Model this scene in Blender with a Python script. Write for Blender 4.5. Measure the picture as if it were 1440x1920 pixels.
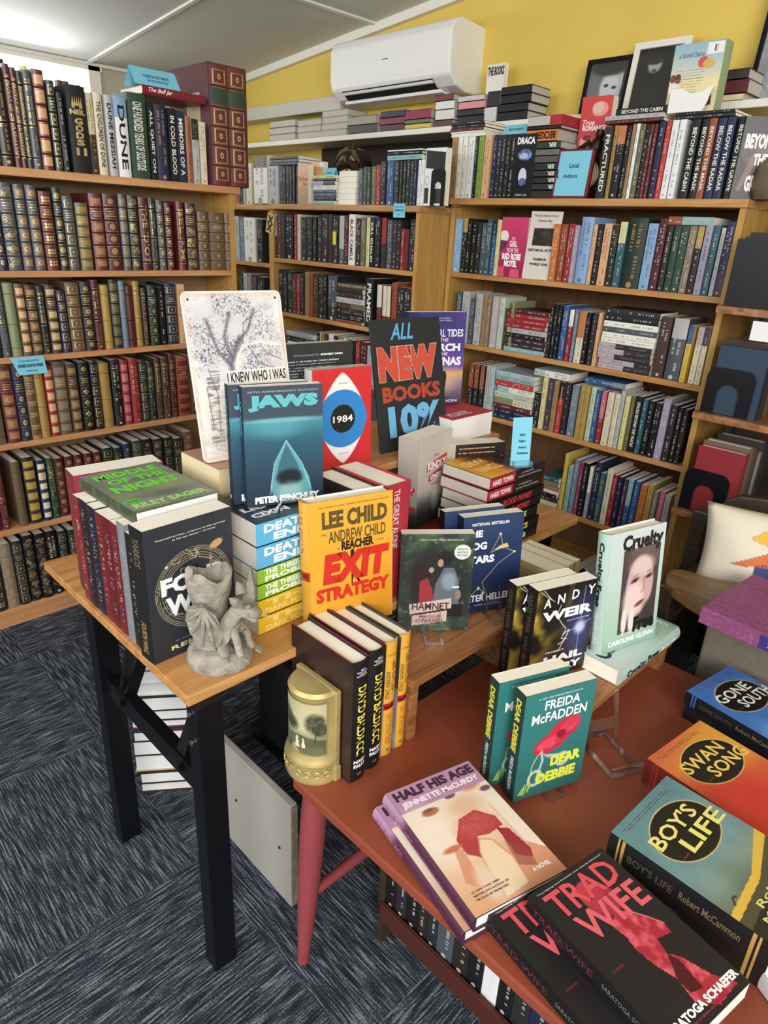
import bpy, bmesh, math, random
import numpy as np
from mathutils import Vector, Matrix
PI = math.pi
SC = bpy.context.scene
COL = SC.collection
for o in list(bpy.data.objects): bpy.data.objects.remove(o)

# ---------------------------------------------------------------- camera
F_PX = 1270.0
H_CAM = 1.27
_pitch, _roll, _a = 0.39232573, 0.04905816, -0.77736143
_cp, _sp = math.cos(_pitch), math.sin(_pitch)
_f = np.array([0, _cp, -_sp]); _r = np.array([1., 0, 0]); _u = np.cross(_r, _f)
_cr, _sr = math.cos(_roll), math.sin(_roll)
_M = np.stack([_cr*_r+_sr*_u, -_sr*_r+_cr*_u, _f])
_W = np.array([[math.cos(_a), math.sin(_a), 0], [-math.sin(_a), math.cos(_a), 0], [0, 0, 1]])
CAMR = _M @ _W.T                       # rows: right, up, forward in world axes
cam_d = bpy.data.cameras.new('camera'); cam = bpy.data.objects.new('camera', cam_d); COL.objects.link(cam)
cam_d.sensor_fit = 'VERTICAL'; cam_d.sensor_height = 24.0; cam_d.lens = 24.0*F_PX/1920.0
cam_d.clip_start = 0.02; cam_d.clip_end = 60
mw = Matrix.Identity(4)
for i in range(3):
    mw[i][0] = CAMR[0][i]; mw[i][1] = CAMR[1][i]; mw[i][2] = -CAMR[2][i]
mw[2][3] = H_CAM
cam.matrix_world = mw
SC.camera = cam

def ray(px, py):
    return CAMR.T @ np.array([(px-720)/F_PX, -(py-960)/F_PX, 1.0])
def onz(px, py, z):
    d = ray(px, py); t = (z-H_CAM)/d[2]; return (d[0]*t, d[1]*t, z)
def onx(px, py, X):
    d = ray(px, py); t = X/d[0]; return (X, d[1]*t, H_CAM+d[2]*t)
def ony(px, py, Y):
    d = ray(px, py); t = Y/d[1]; return (d[0]*t, Y, H_CAM+d[2]*t)

# ---------------------------------------------------------------- light and exposure
SC.view_settings.view_transform = 'Standard'; SC.view_settings.look = 'None'
SC.view_settings.gamma = 1; SC.view_settings.exposure = 0.60
try: SC.view_settings.use_curve_mapping = False
except Exception: pass
world = bpy.data.worlds.new('daylight'); SC.world = world; world.use_nodes = True
wb = world.node_tree.nodes['Background']; wb.inputs[0].default_value = (0.93, 0.96, 1.0, 1); wb.inputs[1].default_value = 0.56

def area(name, loc, target, sx, sy, power, color=(1, 1, 1)):
    l = bpy.data.lights.new(name, 'AREA'); l.shape = 'RECTANGLE'; l.size = sx; l.size_y = sy
    l.energy = power; l.color = color
    o = bpy.data.objects.new(name, l); COL.objects.link(o); o.location = loc
    o.rotation_euler = (Vector(target)-Vector(loc)).to_track_quat('-Z', 'Y').to_euler()
    return o
# shop-front windows behind and to the right of the photographer, window in the left wall
area('shopfront_window_light', (1.9, -1.3, 2.0), (-1.4, 1.2, 0.7), 2.6, 1.3, 88, (1.0, 0.98, 0.95))
area('side_window_light', (-1.3, -1.9, 1.9), (-1.6, 1.3, 0.8), 2.0, 1.2, 34, (0.95, 0.98, 1.0))
area('left_window_light', (-3.85, 0.9, 1.82), (-2.8, .9, 2.1), 1.3, 0.25, 5, (0.92, 0.97, 1.0))

# ---------------------------------------------------------------- materials
def lin(c):
    c = np.asarray(c, float)
    return np.where(c <= 0.04045, c/12.92, ((np.maximum(c, 0)+0.055)/1.055)**2.4)
def hx(s):
    s = s.lstrip('#'); return np.array([int(s[i:i+2], 16)/255 for i in (0, 2, 4)])
def new_mat(name):
    m = bpy.data.materials.new(name); m.use_nodes = True
    return m, m.node_tree.nodes, m.node_tree.links, m.node_tree.nodes['Principled BSDF']
def mat(name, color, rough=.6, metal=0., spec=.5, coat=0., bump=0., bscale=60., noise=0., nscale=8., trans=0., ior=1.45):
    m, n, l, b = new_mat(name); c = lin(hx(color) if isinstance(color, str) else color)
    b.inputs['Base Color'].default_value = (*c, 1); b.inputs['Roughness'].default_value = rough
    b.inputs['Metallic'].default_value = metal; b.inputs['Specular IOR Level'].default_value = spec
    b.inputs['Coat Weight'].default_value = coat; b.inputs['Coat Roughness'].default_value = .15
    b.inputs['Transmission Weight'].default_value = trans; b.inputs['IOR'].default_value = ior
    if noise or bump: tc = n.new('ShaderNodeTexCoord')
    if noise:
        t = n.new('ShaderNodeTexNoise'); t.inputs['Scale'].default_value = nscale; t.inputs['Detail'].default_value = 5
        l.new(tc.outputs['Object'], t.inputs['Vector'])
        r = n.new('ShaderNodeValToRGB'); r.color_ramp.elements[0].position = .3; r.color_ramp.elements[1].position = .7
        r.color_ramp.elements[0].color = (*(c*(1-noise)), 1); r.color_ramp.elements[1].color = (*np.minimum(c*(1+noise), 1), 1)
        l.new(t.outputs['Fac'], r.inputs[0]); l.new(r.outputs[0], b.inputs['Base Color'])
    if bump:
        t = n.new('ShaderNodeTexNoise'); t.inputs['Scale'].default_value = bscale; t.inputs['Detail'].default_value = 4
        l.new(tc.outputs['Object'], t.inputs['Vector'])
        q = n.new('ShaderNodeBump'); q.inputs['Strength'].default_value = bump; q.inputs['Distance'].default_value = .004
        l.new(t.outputs['Fac'], q.inputs['Height']); l.new(q.outputs[0], b.inputs['Normal'])
    return m
def attr_mat(name, rough=.5, spec=.5, coat=0., metal=0., bump=0., bscale=90.):
    m, n, l, b = new_mat(name)
    a = n.new('ShaderNodeVertexColor'); a.layer_name = 'col'
    l.new(a.outputs['Color'], b.inputs['Base Color'])
    b.inputs['Roughness'].default_value = rough; b.inputs['Specular IOR Level'].default_value = spec
    b.inputs['Coat Weight'].default_value = coat; b.inputs['Coat Roughness'].default_value = .2; b.inputs['Metallic'].default_value = metal
    if bump:
        tc = n.new('ShaderNodeTexCoord'); t = n.new('ShaderNodeTexNoise'); t.inputs['Scale'].default_value = bscale
        l.new(tc.outputs['Object'], t.inputs['Vector'])
        q = n.new('ShaderNodeBump'); q.inputs['Strength'].default_value = bump; q.inputs['Distance'].default_value = .002
        l.new(t.outputs['Fac'], q.inputs['Height']); l.new(q.outputs[0], b.inputs['Normal'])
    return m
def wood(name, c1, c2, axis='X', rough=.45, coat=.0, scale=1., contrast=.5):
    """long grain streaks along one axis plus plain colour drift"""
    m, n, l, b = new_mat(name); tc = n.new('ShaderNodeTexCoord'); mp = n.new('ShaderNodeMapping')
    s = {'X': (1.2, 14, 14), 'Y': (14, 1.2, 14), 'Z': (14, 14, 1.2)}[axis]
    mp.inputs['Scale'].default_value = tuple(q*scale for q in s)
    l.new(tc.outputs['Object'], mp.inputs['Vector'])
    t = n.new('ShaderNodeTexNoise'); t.inputs['Scale'].default_value = 2.6; t.inputs['Detail'].default_value = 8; t.inputs['Distortion'].default_value = 1.4
    l.new(mp.outputs[0], t.inputs['Vector'])
    r = n.new('ShaderNodeValToRGB'); e = r.color_ramp.elements
    e[0].position = .5-contrast*.4; e[1].position = .5+contrast*.4
    e[0].color = (*lin(hx(c1)), 1); e[1].color = (*lin(hx(c2)), 1)
    l.new(t.outputs['Fac'], r.inputs[0]); l.new(r.outputs[0], b.inputs['Base Color'])
    b.inputs['Roughness'].default_value = rough; b.inputs['Coat Weight'].default_value = coat; b.inputs['Coat Roughness'].default_value = .25
    q = n.new('ShaderNodeBump'); q.inputs['Strength'].default_value = .12; q.inputs['Distance'].default_value = .002
    l.new(t.outputs['Fac'], q.inputs['Height']); l.new(q.outputs[0], b.inputs['Normal'])
    return m
def page_mat(name, c, axis=2):
    """paper edges: fine lines across the book's thickness"""
    m, n, l, b = new_mat(name); tc = n.new('ShaderNodeTexCoord'); sp = n.new('ShaderNodeSeparateXYZ'); l.new(tc.outputs['Object'], sp.inputs[0])
    cb = n.new('ShaderNodeCombineXYZ'); l.new(sp.outputs[axis], cb.inputs[0])
    t = n.new('ShaderNodeTexNoise'); t.inputs['Scale'].default_value = 900; t.inputs['Detail'].default_value = 2
    l.new(cb.outputs[0], t.inputs['Vector'])
    r = n.new('ShaderNodeValToRGB'); e = r.color_ramp.elements; cc = lin(hx(c))
    e[0].position = .3; e[1].position = .62; e[0].color = (*(cc*.80), 1); e[1].color = (*cc, 1)
    l.new(t.outputs['Fac'], r.inputs[0]); l.new(r.outputs[0], b.inputs['Base Color']); b.inputs['Roughness'].default_value = .9
    b.inputs['Specular IOR Level'].default_value = .2
    return m
def clear_mat():
    m, n, l, b = new_mat('clear_acrylic'); n.remove(b); out = n['Material Output']
    tr = n.new('ShaderNodeBsdfTransparent'); tr.inputs[0].default_value = (.95, .96, .97, 1); gl = n.new('ShaderNodeBsdfGlossy'); gl.inputs['Roughness'].default_value = .08
    lw = n.new('ShaderNodeLayerWeight'); lw.inputs[0].default_value = .35; mx = n.new('ShaderNodeMixShader'); l.new(lw.outputs['Facing'], mx.inputs[0]); l.new(tr.outputs[0], mx.inputs[1]); l.new(gl.outputs[0], mx.inputs[2]); l.new(mx.outputs[0], out.inputs[0]); return m
MA = dict(
    leather=attr_mat('leather_cloth', .36, .5, .14, bump=.35, bscale=240), jacket=attr_mat('printed_jacket', .48, .35, .05),
    matte=attr_mat('matte_card', .62, .4), art=attr_mat('printed_cover', .38, .45, .08), artm=attr_mat('matte_print', .7, .3),
    gilt=mat('gilt_stamping', '#cdb682', .42, .6), gilt_dull=mat('dull_gilt', '#bfa878', .45, .6),
    page=page_mat('cream_pages', '#fbf4e2', 1), pagez=page_mat('cream_pages_spread', '#fbf4e2', 0),
    pagew=page_mat('white_pages', '#f4f3ef', 1), pageg=page_mat('grey_pages', '#c9c3b6', 1), pageb=page_mat('buff_pages', '#e3d3ab', 1),
    white=mat('white_plastic', '#eeece6', .28, coat=.3), black=mat('black_metal', '#0f1115', .38, .3),
    shelf=wood('honey_pine', '#a8743a', '#c9975a', 'X', .5), shelfy=wood('honey_pine_y', '#b57a4c', '#cf9c6c', 'Y', .5),
    shelfz=wood('honey_pine_upright', '#a97f3c', '#c49a52', 'Z', .55), back=wood('shelf_back', '#5a3d20', '#6f4d2b', 'Z', .7),
    backl=wood('shelf_back_light', '#8b6f50', '#a08361', 'Y', .7),
    oak=wood('oak_laminate', '#a9713c', '#cf9a5f', 'Y', .4, .1), walnut=wood('walnut', '#6d4326', '#b27a48', 'Y', .42, .15),
    walnutd=wood('dark_chair_wood', '#2a2018', '#43352a', 'X', .45, .2), armwood=wood('arm_wood', '#5a4128', '#83633f', 'X', .4, .2),
    rust=mat('rust_painted_top', '#8c4630', .36, noise=.12, nscale=5, bump=.04, bscale=200), rustd=mat('rust_edge', '#4a2018', .6), shadesheet=mat('dark_shade_sheet', '#2b251f', .8),
    pink=mat('pink_paint', '#8e4044', .45, noise=.06), clear=clear_mat(),
    bronze=mat('dark_bronze', '#3a2c20', .38, .7, noise=.3, nscale=30), gold=mat('gold_paint', '#b8a56c', .40, .35, noise=.12, nscale=25, bump=.1, bscale=80),
    stone=mat('carved_stone', '#968f82', .9, noise=.34, nscale=38, bump=1., bscale=110),
    stonef=mat('smooth_stone', '#8f887b', .95, spec=.2),
    blue=mat('blue_paper', '#7cc6dc', .75), ink=mat('printed_ink', '#1f2a33', .6), silver=mat('bright_wire', '#e9ebee', .18, 1.),
    greypanel=mat('pale_grey_board', '#a9a49a', .6, noise=.08, nscale=3), dark=mat('dark_recess', '#0b0b0d', .8),
)
# ---------------------------------------------------------------- mesh helpers
class MB:
    """collects faces with a colour and a material slot, links them as ONE mesh object"""
    def __init__(s, mats): s.v = []; s.f = []; s.c = []; s.m = []; s.mats = mats
    def add(s, verts, faces, col=(1, 1, 1), mi=0):
        o = len(s.v); s.v.extend(tuple(map(float, p)) for p in verts)
        for f in faces: s.f.append(tuple(o+i for i in f)); s.c.append(col); s.m.append(mi)
    def box(s, x0, x1, y0, y1, z0, z1, col=(1, 1, 1), mi=0, T=None):
        v = [(x, y, z) for x in (x0, x1) for y in (y0, y1) for z in (z0, z1)]
        if T is not None: v = [T @ Vector(p) for p in v]
        s.add(v, [(0, 1, 3, 2), (4, 6, 7, 5), (0, 4, 5, 1), (2, 3, 7, 6), (0, 2, 6, 4), (1, 5, 7, 3)], col, mi)
    def prism(s, poly, axis, a, b, col=(1, 1, 1), mi=0):
        """poly in the two other axes, extruded along axis from a to b"""
        n = len(poly)
        def P(p, t):
            return {'x': (t, p[0], p[1]), 'y': (p[0], t, p[1]), 'z': (p[0], p[1], t)}[axis]
        v = [P(p, a) for p in poly]+[P(p, b) for p in poly]
        s.add(v, [tuple(range(n))[::-1], tuple(range(n, 2*n))]+[(i, (i+1) % n, n+(i+1) % n, n+i) for i in range(n)], col, mi)
    def tube(s, pts, r, k=8, col=(1, 1, 1), mi=0, cap=True):
        rs = r if isinstance(r, (list, tuple)) else [r]*len(pts)
        pts = [Vector(p) for p in pts]; rings = []
        up = None
        for i, p in enumerate(pts):
            d = (pts[min(i+1, len(pts)-1)]-pts[max(i-1, 0)]).normalized()
            if up is None:
                up = Vector((0, 0, 1)) if abs(d.z) < .9 else Vector((1, 0, 0))
            a = d.cross(up).normalized(); b = a.cross(d).normalized(); up = b
            rings.append([p+(a*math.cos(2*PI*j/k)+b*math.sin(2*PI*j/k))*rs[i] for j in range(k)])
        v = [q for R in rings for q in R]; f = []
        for i in range(len(pts)-1):
            for j in range(k): f.append((i*k+j, i*k+(j+1) % k, (i+1)*k+(j+1) % k, (i+1)*k+j))
        if cap: f += [tuple(range(k))[::-1], tuple(range((len(pts)-1)*k, len(pts)*k))]
        s.add(v, f, col, mi)
    def lathe(s, prof, cx=0, cy=0, k=24, a0=0, a1=2*PI, col=(1, 1, 1), mi=0, sx=1, sy=1):
        full = abs(a1-a0-2*PI) < 1e-6; m = k if full else k+1
        v = [(cx+r*math.cos(a0+(a1-a0)*j/k)*sx, cy+r*math.sin(a0+(a1-a0)*j/k)*sy, z) for r, z in prof for j in range(m)]
        f = []
        for i in range(len(prof)-1):
            for j in range(k): f.append((i*m+j, i*m+(j+1) % m, (i+1)*m+(j+1) % m, (i+1)*m+j))
        s.add(v, f, col, mi)
    def build(s, name, parent=None, loc=(0, 0, 0), rot=(0, 0, 0), smooth=False, fix=True, bevel=0):
        me = bpy.data.meshes.new(name); me.from_pydata(s.v, [], s.f)
        for m in s.mats: me.materials.append(MA[m] if isinstance(m, str) else m)
        me.polygons.foreach_set('material_index', s.m)
        ca = me.color_attributes.new('col', 'FLOAT_COLOR', 'CORNER')
        tot = np.repeat(np.array([list(c)+[1.] for c in s.c], dtype=np.float32).reshape(-1, 4), [len(f) for f in s.f], axis=0)
        ca.data.foreach_set('color', tot.ravel())
        if smooth: me.polygons.foreach_set('use_smooth', [True]*len(s.f))
        me.update()
        if fix:
            bm = bmesh.new(); bm.from_mesh(me); bmesh.ops.recalc_face_normals(bm, faces=bm.faces); bm.to_mesh(me); bm.free()
        o = bpy.data.objects.new(name, me); COL.objects.link(o); o.location = loc; o.rotation_euler = rot
        if parent is not None: o.parent = parent
        if bevel:
            md = o.modifiers.new('bevel', 'BEVEL'); md.width = bevel; md.segments = 2; md.limit_method = 'ANGLE'
        if smooth:
            try: me.set_sharp_from_angle(angle=math.radians(40))
            except Exception: pass
        return o
def tag(o, label=None, cat=None, group=None, kind=None):
    if label: o['label'] = label
    if cat: o['category'] = cat
    if group: o['group'] = group
    if kind: o['kind'] = kind
    return o
def empty(name, loc=(0, 0, 0), rot=(0, 0, 0)):
    o = bpy.data.objects.new(name, None); COL.objects.link(o); o.location = loc; o.rotation_euler = rot; o.empty_display_size = .05
    return o
def struct(o): o['kind'] = 'structure'; return o
def one(name, m, fn, parent=None, **kw):
    b = MB(m if isinstance(m, list) else [m]); fn(b); return b.build(name, parent, **kw)
def boxobj(name, m, x0, x1, y0, y1, z0, z1, parent=None, bevel=0, **kw):
    b = MB([m]); b.box(x0, x1, y0, y1, z0, z1); return b.build(name, parent, bevel=bevel, **kw)

_tc = {}
def text2d(s, bold=0., shear=0.):
    """letters as flat polygons scaled to the unit square: verts, faces"""
    k = (s, bold, shear)
    if k in _tc: return _tc[k]
    cu = bpy.data.curves.new('t', 'FONT'); cu.body = s; cu.size = 1; cu.resolution_u = 2; cu.offset = bold; cu.shear = shear
    cu.align_x = 'LEFT'; o = bpy.data.objects.new('t', cu); COL.objects.link(o)
    dg = bpy.context.evaluated_depsgraph_get(); me = bpy.data.meshes.new_from_object(o.evaluated_get(dg))
    v = np.array([p.co[:2] for p in me.vertices]).reshape(-1, 2); f = [tuple(p.vertices) for p in me.polygons]
    bpy.data.objects.remove(o); bpy.data.curves.remove(cu); bpy.data.meshes.remove(me)
    if len(v):
        lo = v.min(0); hi = v.max(0); asp = (hi[0]-lo[0])/max(hi[1]-lo[1], 1e-6); v = (v-lo)/np.maximum(hi-lo, 1e-6)
    else: asp = 1
    _tc[k] = (v, f, asp); return _tc[k]
def put_text(mb, s, u0, v0, u1, v1, fn, col, mi=0, bold=0.02, shear=0., rot=0):
    """text fitted to the box; rot=-90 reads top to bottom; fn maps plane coords to 3D"""
    tv, tf, asp = text2d(s, bold, shear)
    if not len(tv): return
    if rot == -90: q = np.stack([u0+(u1-u0)*tv[:, 1], v1-(v1-v0)*tv[:, 0]], 1)
    elif rot == 90: q = np.stack([u1-(u1-u0)*tv[:, 1], v0+(v1-v0)*tv[:, 0]], 1)
    elif rot == 180: q = np.stack([u1-(u1-u0)*tv[:, 0], v1-(v1-v0)*tv[:, 1]], 1)
    else: q = np.stack([u0+(u1-u0)*tv[:, 0], v0+(v1-v0)*tv[:, 1]], 1)
    mb.add([fn(a, b) for a, b in q], tf, col, mi)
def L(c): return tuple(lin(hx(c) if isinstance(c, str) else c))
def lettering(name, parent, items, fn, m='art'):
    """items: (text,u0,v0,u1,v1,color[,dict])"""
    small = MB([m]); o = None; where = name.split('_')[0]
    for it in items:
        kw = it[6] if len(it) > 6 else {}
        if min(abs(it[3]-it[1]), abs(it[4]-it[2])) < .0045: put_text(small, it[0], it[1], it[2], it[3], it[4], fn, L(it[5]), **kw); continue
        b = MB([m]); put_text(b, it[0], it[1], it[2], it[3], it[4], fn, L(it[5]), **kw)
        o = b.build(name, parent, fix=False)
    if small.v: o = small.build(where+'_small_print', parent, fix=False)
    return o

# ---------------------------------------------------------------- painted cover art
class Art:
    """albedo painting on a grid, u to the right 0..1, v up 0..1"""
    def __init__(s, w, h, base, step=.0013):
        s.w, s.h = w, h; s.nx = max(int(w/step), 8); s.ny = max(int(h/step), 8)
        u = (np.arange(s.nx)+.5)/s.nx; v = (np.arange(s.ny)+.5)/s.ny
        s.u, s.v = np.meshgrid(u, v); s.x = s.u*w; s.y = s.v*h
        s.c = np.ones((s.ny, s.nx, 3))*(hx(base) if isinstance(base, str) else base)
    def mix(s, color, a):
        c = hx(color) if isinstance(color, str) else color
        a = np.clip(a, 0, 1)[..., None]; s.c = s.c*(1-a)+np.asarray(c)*a; return s
    def ell(s, cu, cv, ru, rv, soft=.08, ang=0):
        du = (s.u-cu)*s.w; dv = (s.v-cv)*s.h; c_, s_ = math.cos(ang), math.sin(ang)
        a = (du*c_+dv*s_)/(ru*s.w); b = (-du*s_+dv*c_)/(rv*s.h); r = np.sqrt(a*a+b*b)
        return np.clip((1-r)/soft+.5, 0, 1)
    def ring(s, cu, cv, rx, ry, t):
        du = (s.u-cu)*s.w/rx; dv = (s.v-cv)*s.h/ry; r = np.sqrt(du*du+dv*dv)
        return np.clip(1.3-np.abs(r-1)*min(rx, ry)/t, 0, 1)
    def poly(s, pts):
        x, y = s.u, s.v; ins = np.zeros(x.shape, bool); n = len(pts)
        for i in range(n):
            x0, y0 = pts[i]; x1, y1 = pts[(i+1) % n]
            if y0 == y1: continue
            c = ((y0 > y) != (y1 > y)) & (x < (x1-x0)*(y-y0)/(y1-y0)+x0); ins ^= c
        return ins.astype(float)
    def line(s, pts, t):
        a = np.zeros(s.u.shape)
        for (x0, y0), (x1, y1) in zip(pts[:-1], pts[1:]):
            X0, Y0, X1, Y1 = x0*s.w, y0*s.h, x1*s.w, y1*s.h; dx, dy = X1-X0, Y1-Y0; L2 = dx*dx+dy*dy+1e-12
            q = np.clip(((s.x-X0)*dx+(s.y-Y0)*dy)/L2, 0, 1); d = np.hypot(s.x-X0-q*dx, s.y-Y0-q*dy)
            a = np.maximum(a, np.clip(1.2-d/t, 0, 1))
        return a
    def noise(s, sc, seed=0, oct=3, ax=1., ay=1.):
        r = np.random.RandomState(seed); out = 0; amp = 1; tot = 0
        for o in range(oct):
            n = 64; g = r.rand(n, n); X = s.x*sc*ax*(2**o); Y = s.y*sc*ay*(2**o)
            xi = np.floor(X).astype(int); yi = np.floor(Y).astype(int); fx = X-xi; fy = Y-yi; fx = fx*fx*(3-2*fx); fy = fy*fy*(3-2*fy)
            a = g[yi % n, xi % n]; b = g[yi % n, (xi+1) % n]; c = g[(yi+1) % n, xi % n]; d = g[(yi+1) % n, (xi+1) % n]
            out = out+amp*((a*(1-fx)+b*fx)*(1-fy)+(c*(1-fx)+d*fx)*fy); tot += amp; amp *= .5
        return out/tot
    def grad(s, stops):
        vs = [q[0] for q in stops]; cs = np.array([hx(q[1]) for q in stops])
        s.c = np.stack([np.interp(s.v, vs, cs[:, i]) for i in range(3)], -1); return s
    def build(s, name, parent, fn, m='art'):
        nx, ny = s.nx, s.ny
        gx, gy = np.meshgrid(np.linspace(0, s.w, nx+1), np.linspace(0, s.h, ny+1))
        v = [fn(a, b) for a, b in zip(gx.ravel(), gy.ravel())]
        i, j = np.meshgrid(np.arange(nx), np.arange(ny)); q = (j*(nx+1)+i).ravel()
        f = np.stack([q, q+1, q+nx+2, q+nx+1], 1)
        me = bpy.data.meshes.new(name); me.from_pydata(v, [], f.tolist()); me.materials.append(MA[m])
        ca = me.color_attributes.new('col', 'FLOAT_COLOR', 'CORNER')
        c = lin(np.clip(s.c, 0, 1)).reshape(-1, 3); c = np.concatenate([c, np.ones((len(c), 1))], 1)
        ca.data.foreach_set('color', np.repeat(c, 4, axis=0).astype(np.float32).ravel()); me.update()
        o = bpy.data.objects.new(name, me); COL.objects.link(o)
        if parent is not None: o.parent = parent
        return o
# ---------------------------------------------------------------- the room
WALL_Y, WALL_X = 2.5, -4.0
def ceil_z(x): return 2.0+.092*(x+4.0)
def carpet():
    m, n, l, b = new_mat('carpet_tiles'); tc = n.new('ShaderNodeTexCoord')
    mp = n.new('ShaderNodeMapping'); mp.inputs['Rotation'].default_value = (0, 0, 0.0); l.new(tc.outputs['Object'], mp.inputs['Vector'])
    ch = n.new('ShaderNodeTexChecker'); ch.inputs['Scale'].default_value = 2.0; l.new(mp.outputs[0], ch.inputs['Vector'])
    ch.inputs['Color1'].default_value = (0, 0, 0, 1); ch.inputs['Color2'].default_value = (1, 1, 1, 1)
    outs = []
    for s in ((16, 300, 1), (300, 16, 1)):
        p = n.new('ShaderNodeMapping'); p.inputs['Scale'].default_value = s; l.new(mp.outputs[0], p.inputs['Vector'])
        t = n.new('ShaderNodeTexNoise'); t.inputs['Scale'].default_value = 1.; t.inputs['Detail'].default_value = 3; t.inputs['Distortion'].default_value = .3
        l.new(p.outputs[0], t.inputs['Vector']); outs.append(t)
    mx = n.new('ShaderNodeMix'); mx.data_type = 'FLOAT'; l.new(ch.outputs['Color'], mx.inputs[0]); l.new(outs[0].outputs['Fac'], mx.inputs[2]); l.new(outs[1].outputs['Fac'], mx.inputs[3])
    fine = n.new('ShaderNodeTexNoise'); fine.inputs['Scale'].default_value = 260; l.new(tc.outputs['Object'], fine.inputs['Vector'])
    ad = n.new('ShaderNodeMath'); ad.operation = 'MULTIPLY_ADD'; ad.inputs[1].default_value = .35; l.new(fine.outputs['Fac'], ad.inputs[0]); l.new(mx.outputs[0], ad.inputs[2])
    r = n.new('ShaderNodeValToRGB'); e = r.color_ramp.elements; e[0].position = .58; e[0].color = (*lin(hx('#23272f')), 1)
    e[1].position = .84; e[1].color = (*lin(hx('#7f8287')), 1); k = r.color_ramp.elements.new(.70); k.color = (*lin(hx('#3d434c')), 1)
    l.new(ad.outputs[0], r.inputs[0]); l.new(r.outputs[0], b.inputs['Base Color']); b.inputs['Roughness'].default_value = .95; b.inputs['Specular IOR Level'].default_value = .1
    q = n.new('ShaderNodeBump'); q.inputs['Strength'].default_value = .6; q.inputs['Distance'].default_value = .004
    l.new(ad.outputs[0], q.inputs['Height']); l.new(q.outputs[0], b.inputs['Normal'])
    return m
MA['carpet'] = carpet()
MA['yellow'] = mat('yellow_painted_wall', '#dcbf5a', .75, noise=.05, nscale=2.5, bump=.05)
MA['olive'] = mat('grey_green_wall', '#b1ad9a', .8, noise=.04)
MA['ceil'] = mat('pale_ceiling_paint', '#d2d2ca', .8)
MA['trimw'] = mat('white_trim', '#e4e1d6', .5); MA['conduit'] = mat('grey_trunking', '#c3bfb2', .55)
struct(boxobj('floor', 'carpet', WALL_X-.1, 3.2, -3, WALL_Y+.1, -.06, 0))
struct(boxobj('wall_back', 'yellow', WALL_X-.1, 3.2, WALL_Y, WALL_Y+.1, 0, 2.8))
b = MB(['olive'])   # left wall with a window opening
wy0, wy1, wz0, wz1 = -.3, 1.78, 1.62, 1.985
b.box(WALL_X-.1, WALL_X, -3, wy0, 0, 2.1); b.box(WALL_X-.1, WALL_X, wy1, WALL_Y, 0, 2.1)
b.box(WALL_X-.1, WALL_X, wy0, wy1, 0, wz0); b.box(WALL_X-.1, WALL_X, wy0, wy1, wz1, 2.1)
struct(b.build('wall_left'))
b = MB(['trimw'])
for y0, y1, z0, z1 in ((wy0-.03, wy1+.03, wz1-.02, wz1+.012), (wy0-.03, wy1+.03, wz0-.03, wz0+.02), (wy0-.03, wy0+.03, wz0, wz1), (wy1-.04, wy1+.02, wz0, wz1), (.7, .74, wz0, wz1)):
    b.box(WALL_X-.04, WALL_X+.015, y0, y1, z0, z1)
win = struct(b.build('window_1'))
m, n, l, bs = new_mat('bright_daylight_pane'); bs.inputs['Base Color'].default_value = (.9, .93, .95, 1)
bs.inputs['Emission Color'].default_value = (.93, .97, 1, 1); bs.inputs['Emission Strength'].default_value = 1.5; MA['pane'] = m
boxobj('window_pane', 'pane', WALL_X-.06, WALL_X-.05, wy0, wy1, wz0, wz1, win)
b = MB(['ceil'])
zl, zr = ceil_z(WALL_X-.1), ceil_z(3.2)
b.add([(WALL_X-.1, -3, zl), (3.2, -3, zr), (3.2, WALL_Y+.1, zr), (WALL_X-.1, WALL_Y+.1, zl), (WALL_X-.1, -3, zl+.05), (3.2, -3, zr+.05), (3.2, WALL_Y+.1, zr+.05), (WALL_X-.1, WALL_Y+.1, zl+.05)],
      [(0, 1, 2, 3), (7, 6, 5, 4), (0, 4, 5, 1), (1, 5, 6, 2), (2, 6, 7, 3), (3, 7, 4, 0)])
struct(b.build('ceiling'))
def slope_bar(name, x0, x1, y0, y1, t, m='trimw'):
    b = MB([m]); z0, z1 = ceil_z(x0), ceil_z(x1)
    b.add([(x0, y0, z0-t), (x1, y0, z1-t), (x1, y1, z1-t), (x0, y1, z0-t), (x0, y0, z0), (x1, y0, z1), (x1, y1, z1), (x0, y1, z0)],
          [(0, 3, 2, 1), (4, 5, 6, 7), (0, 1, 5, 4), (1, 2, 6, 5), (2, 3, 7, 6), (3, 0, 4, 7)])
    return struct(b.build(name))
slope_bar('trim_1', WALL_X, 3.0, 1.735, 1.755, .008)
slope_bar('trim_2', -2.65, -2.63, -3, WALL_Y, .008)
slope_bar('trim_3', -.2, -.18, -3, WALL_Y, .008)
slope_bar('trim_4', WALL_X, 3.0, WALL_Y-.03, WALL_Y, .035)
struct(boxobj('trim_5', 'trimw', WALL_X, WALL_X+.02, -3, WALL_Y, 1.985, 2.0))
tag(boxobj('cable_trunking', 'conduit', -4.0, -2.78, 2.40, WALL_Y, 1.79, 1.85, bevel=.004), 'pale grey box trunking running along the yellow wall into the air conditioner', 'trunking')
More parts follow.
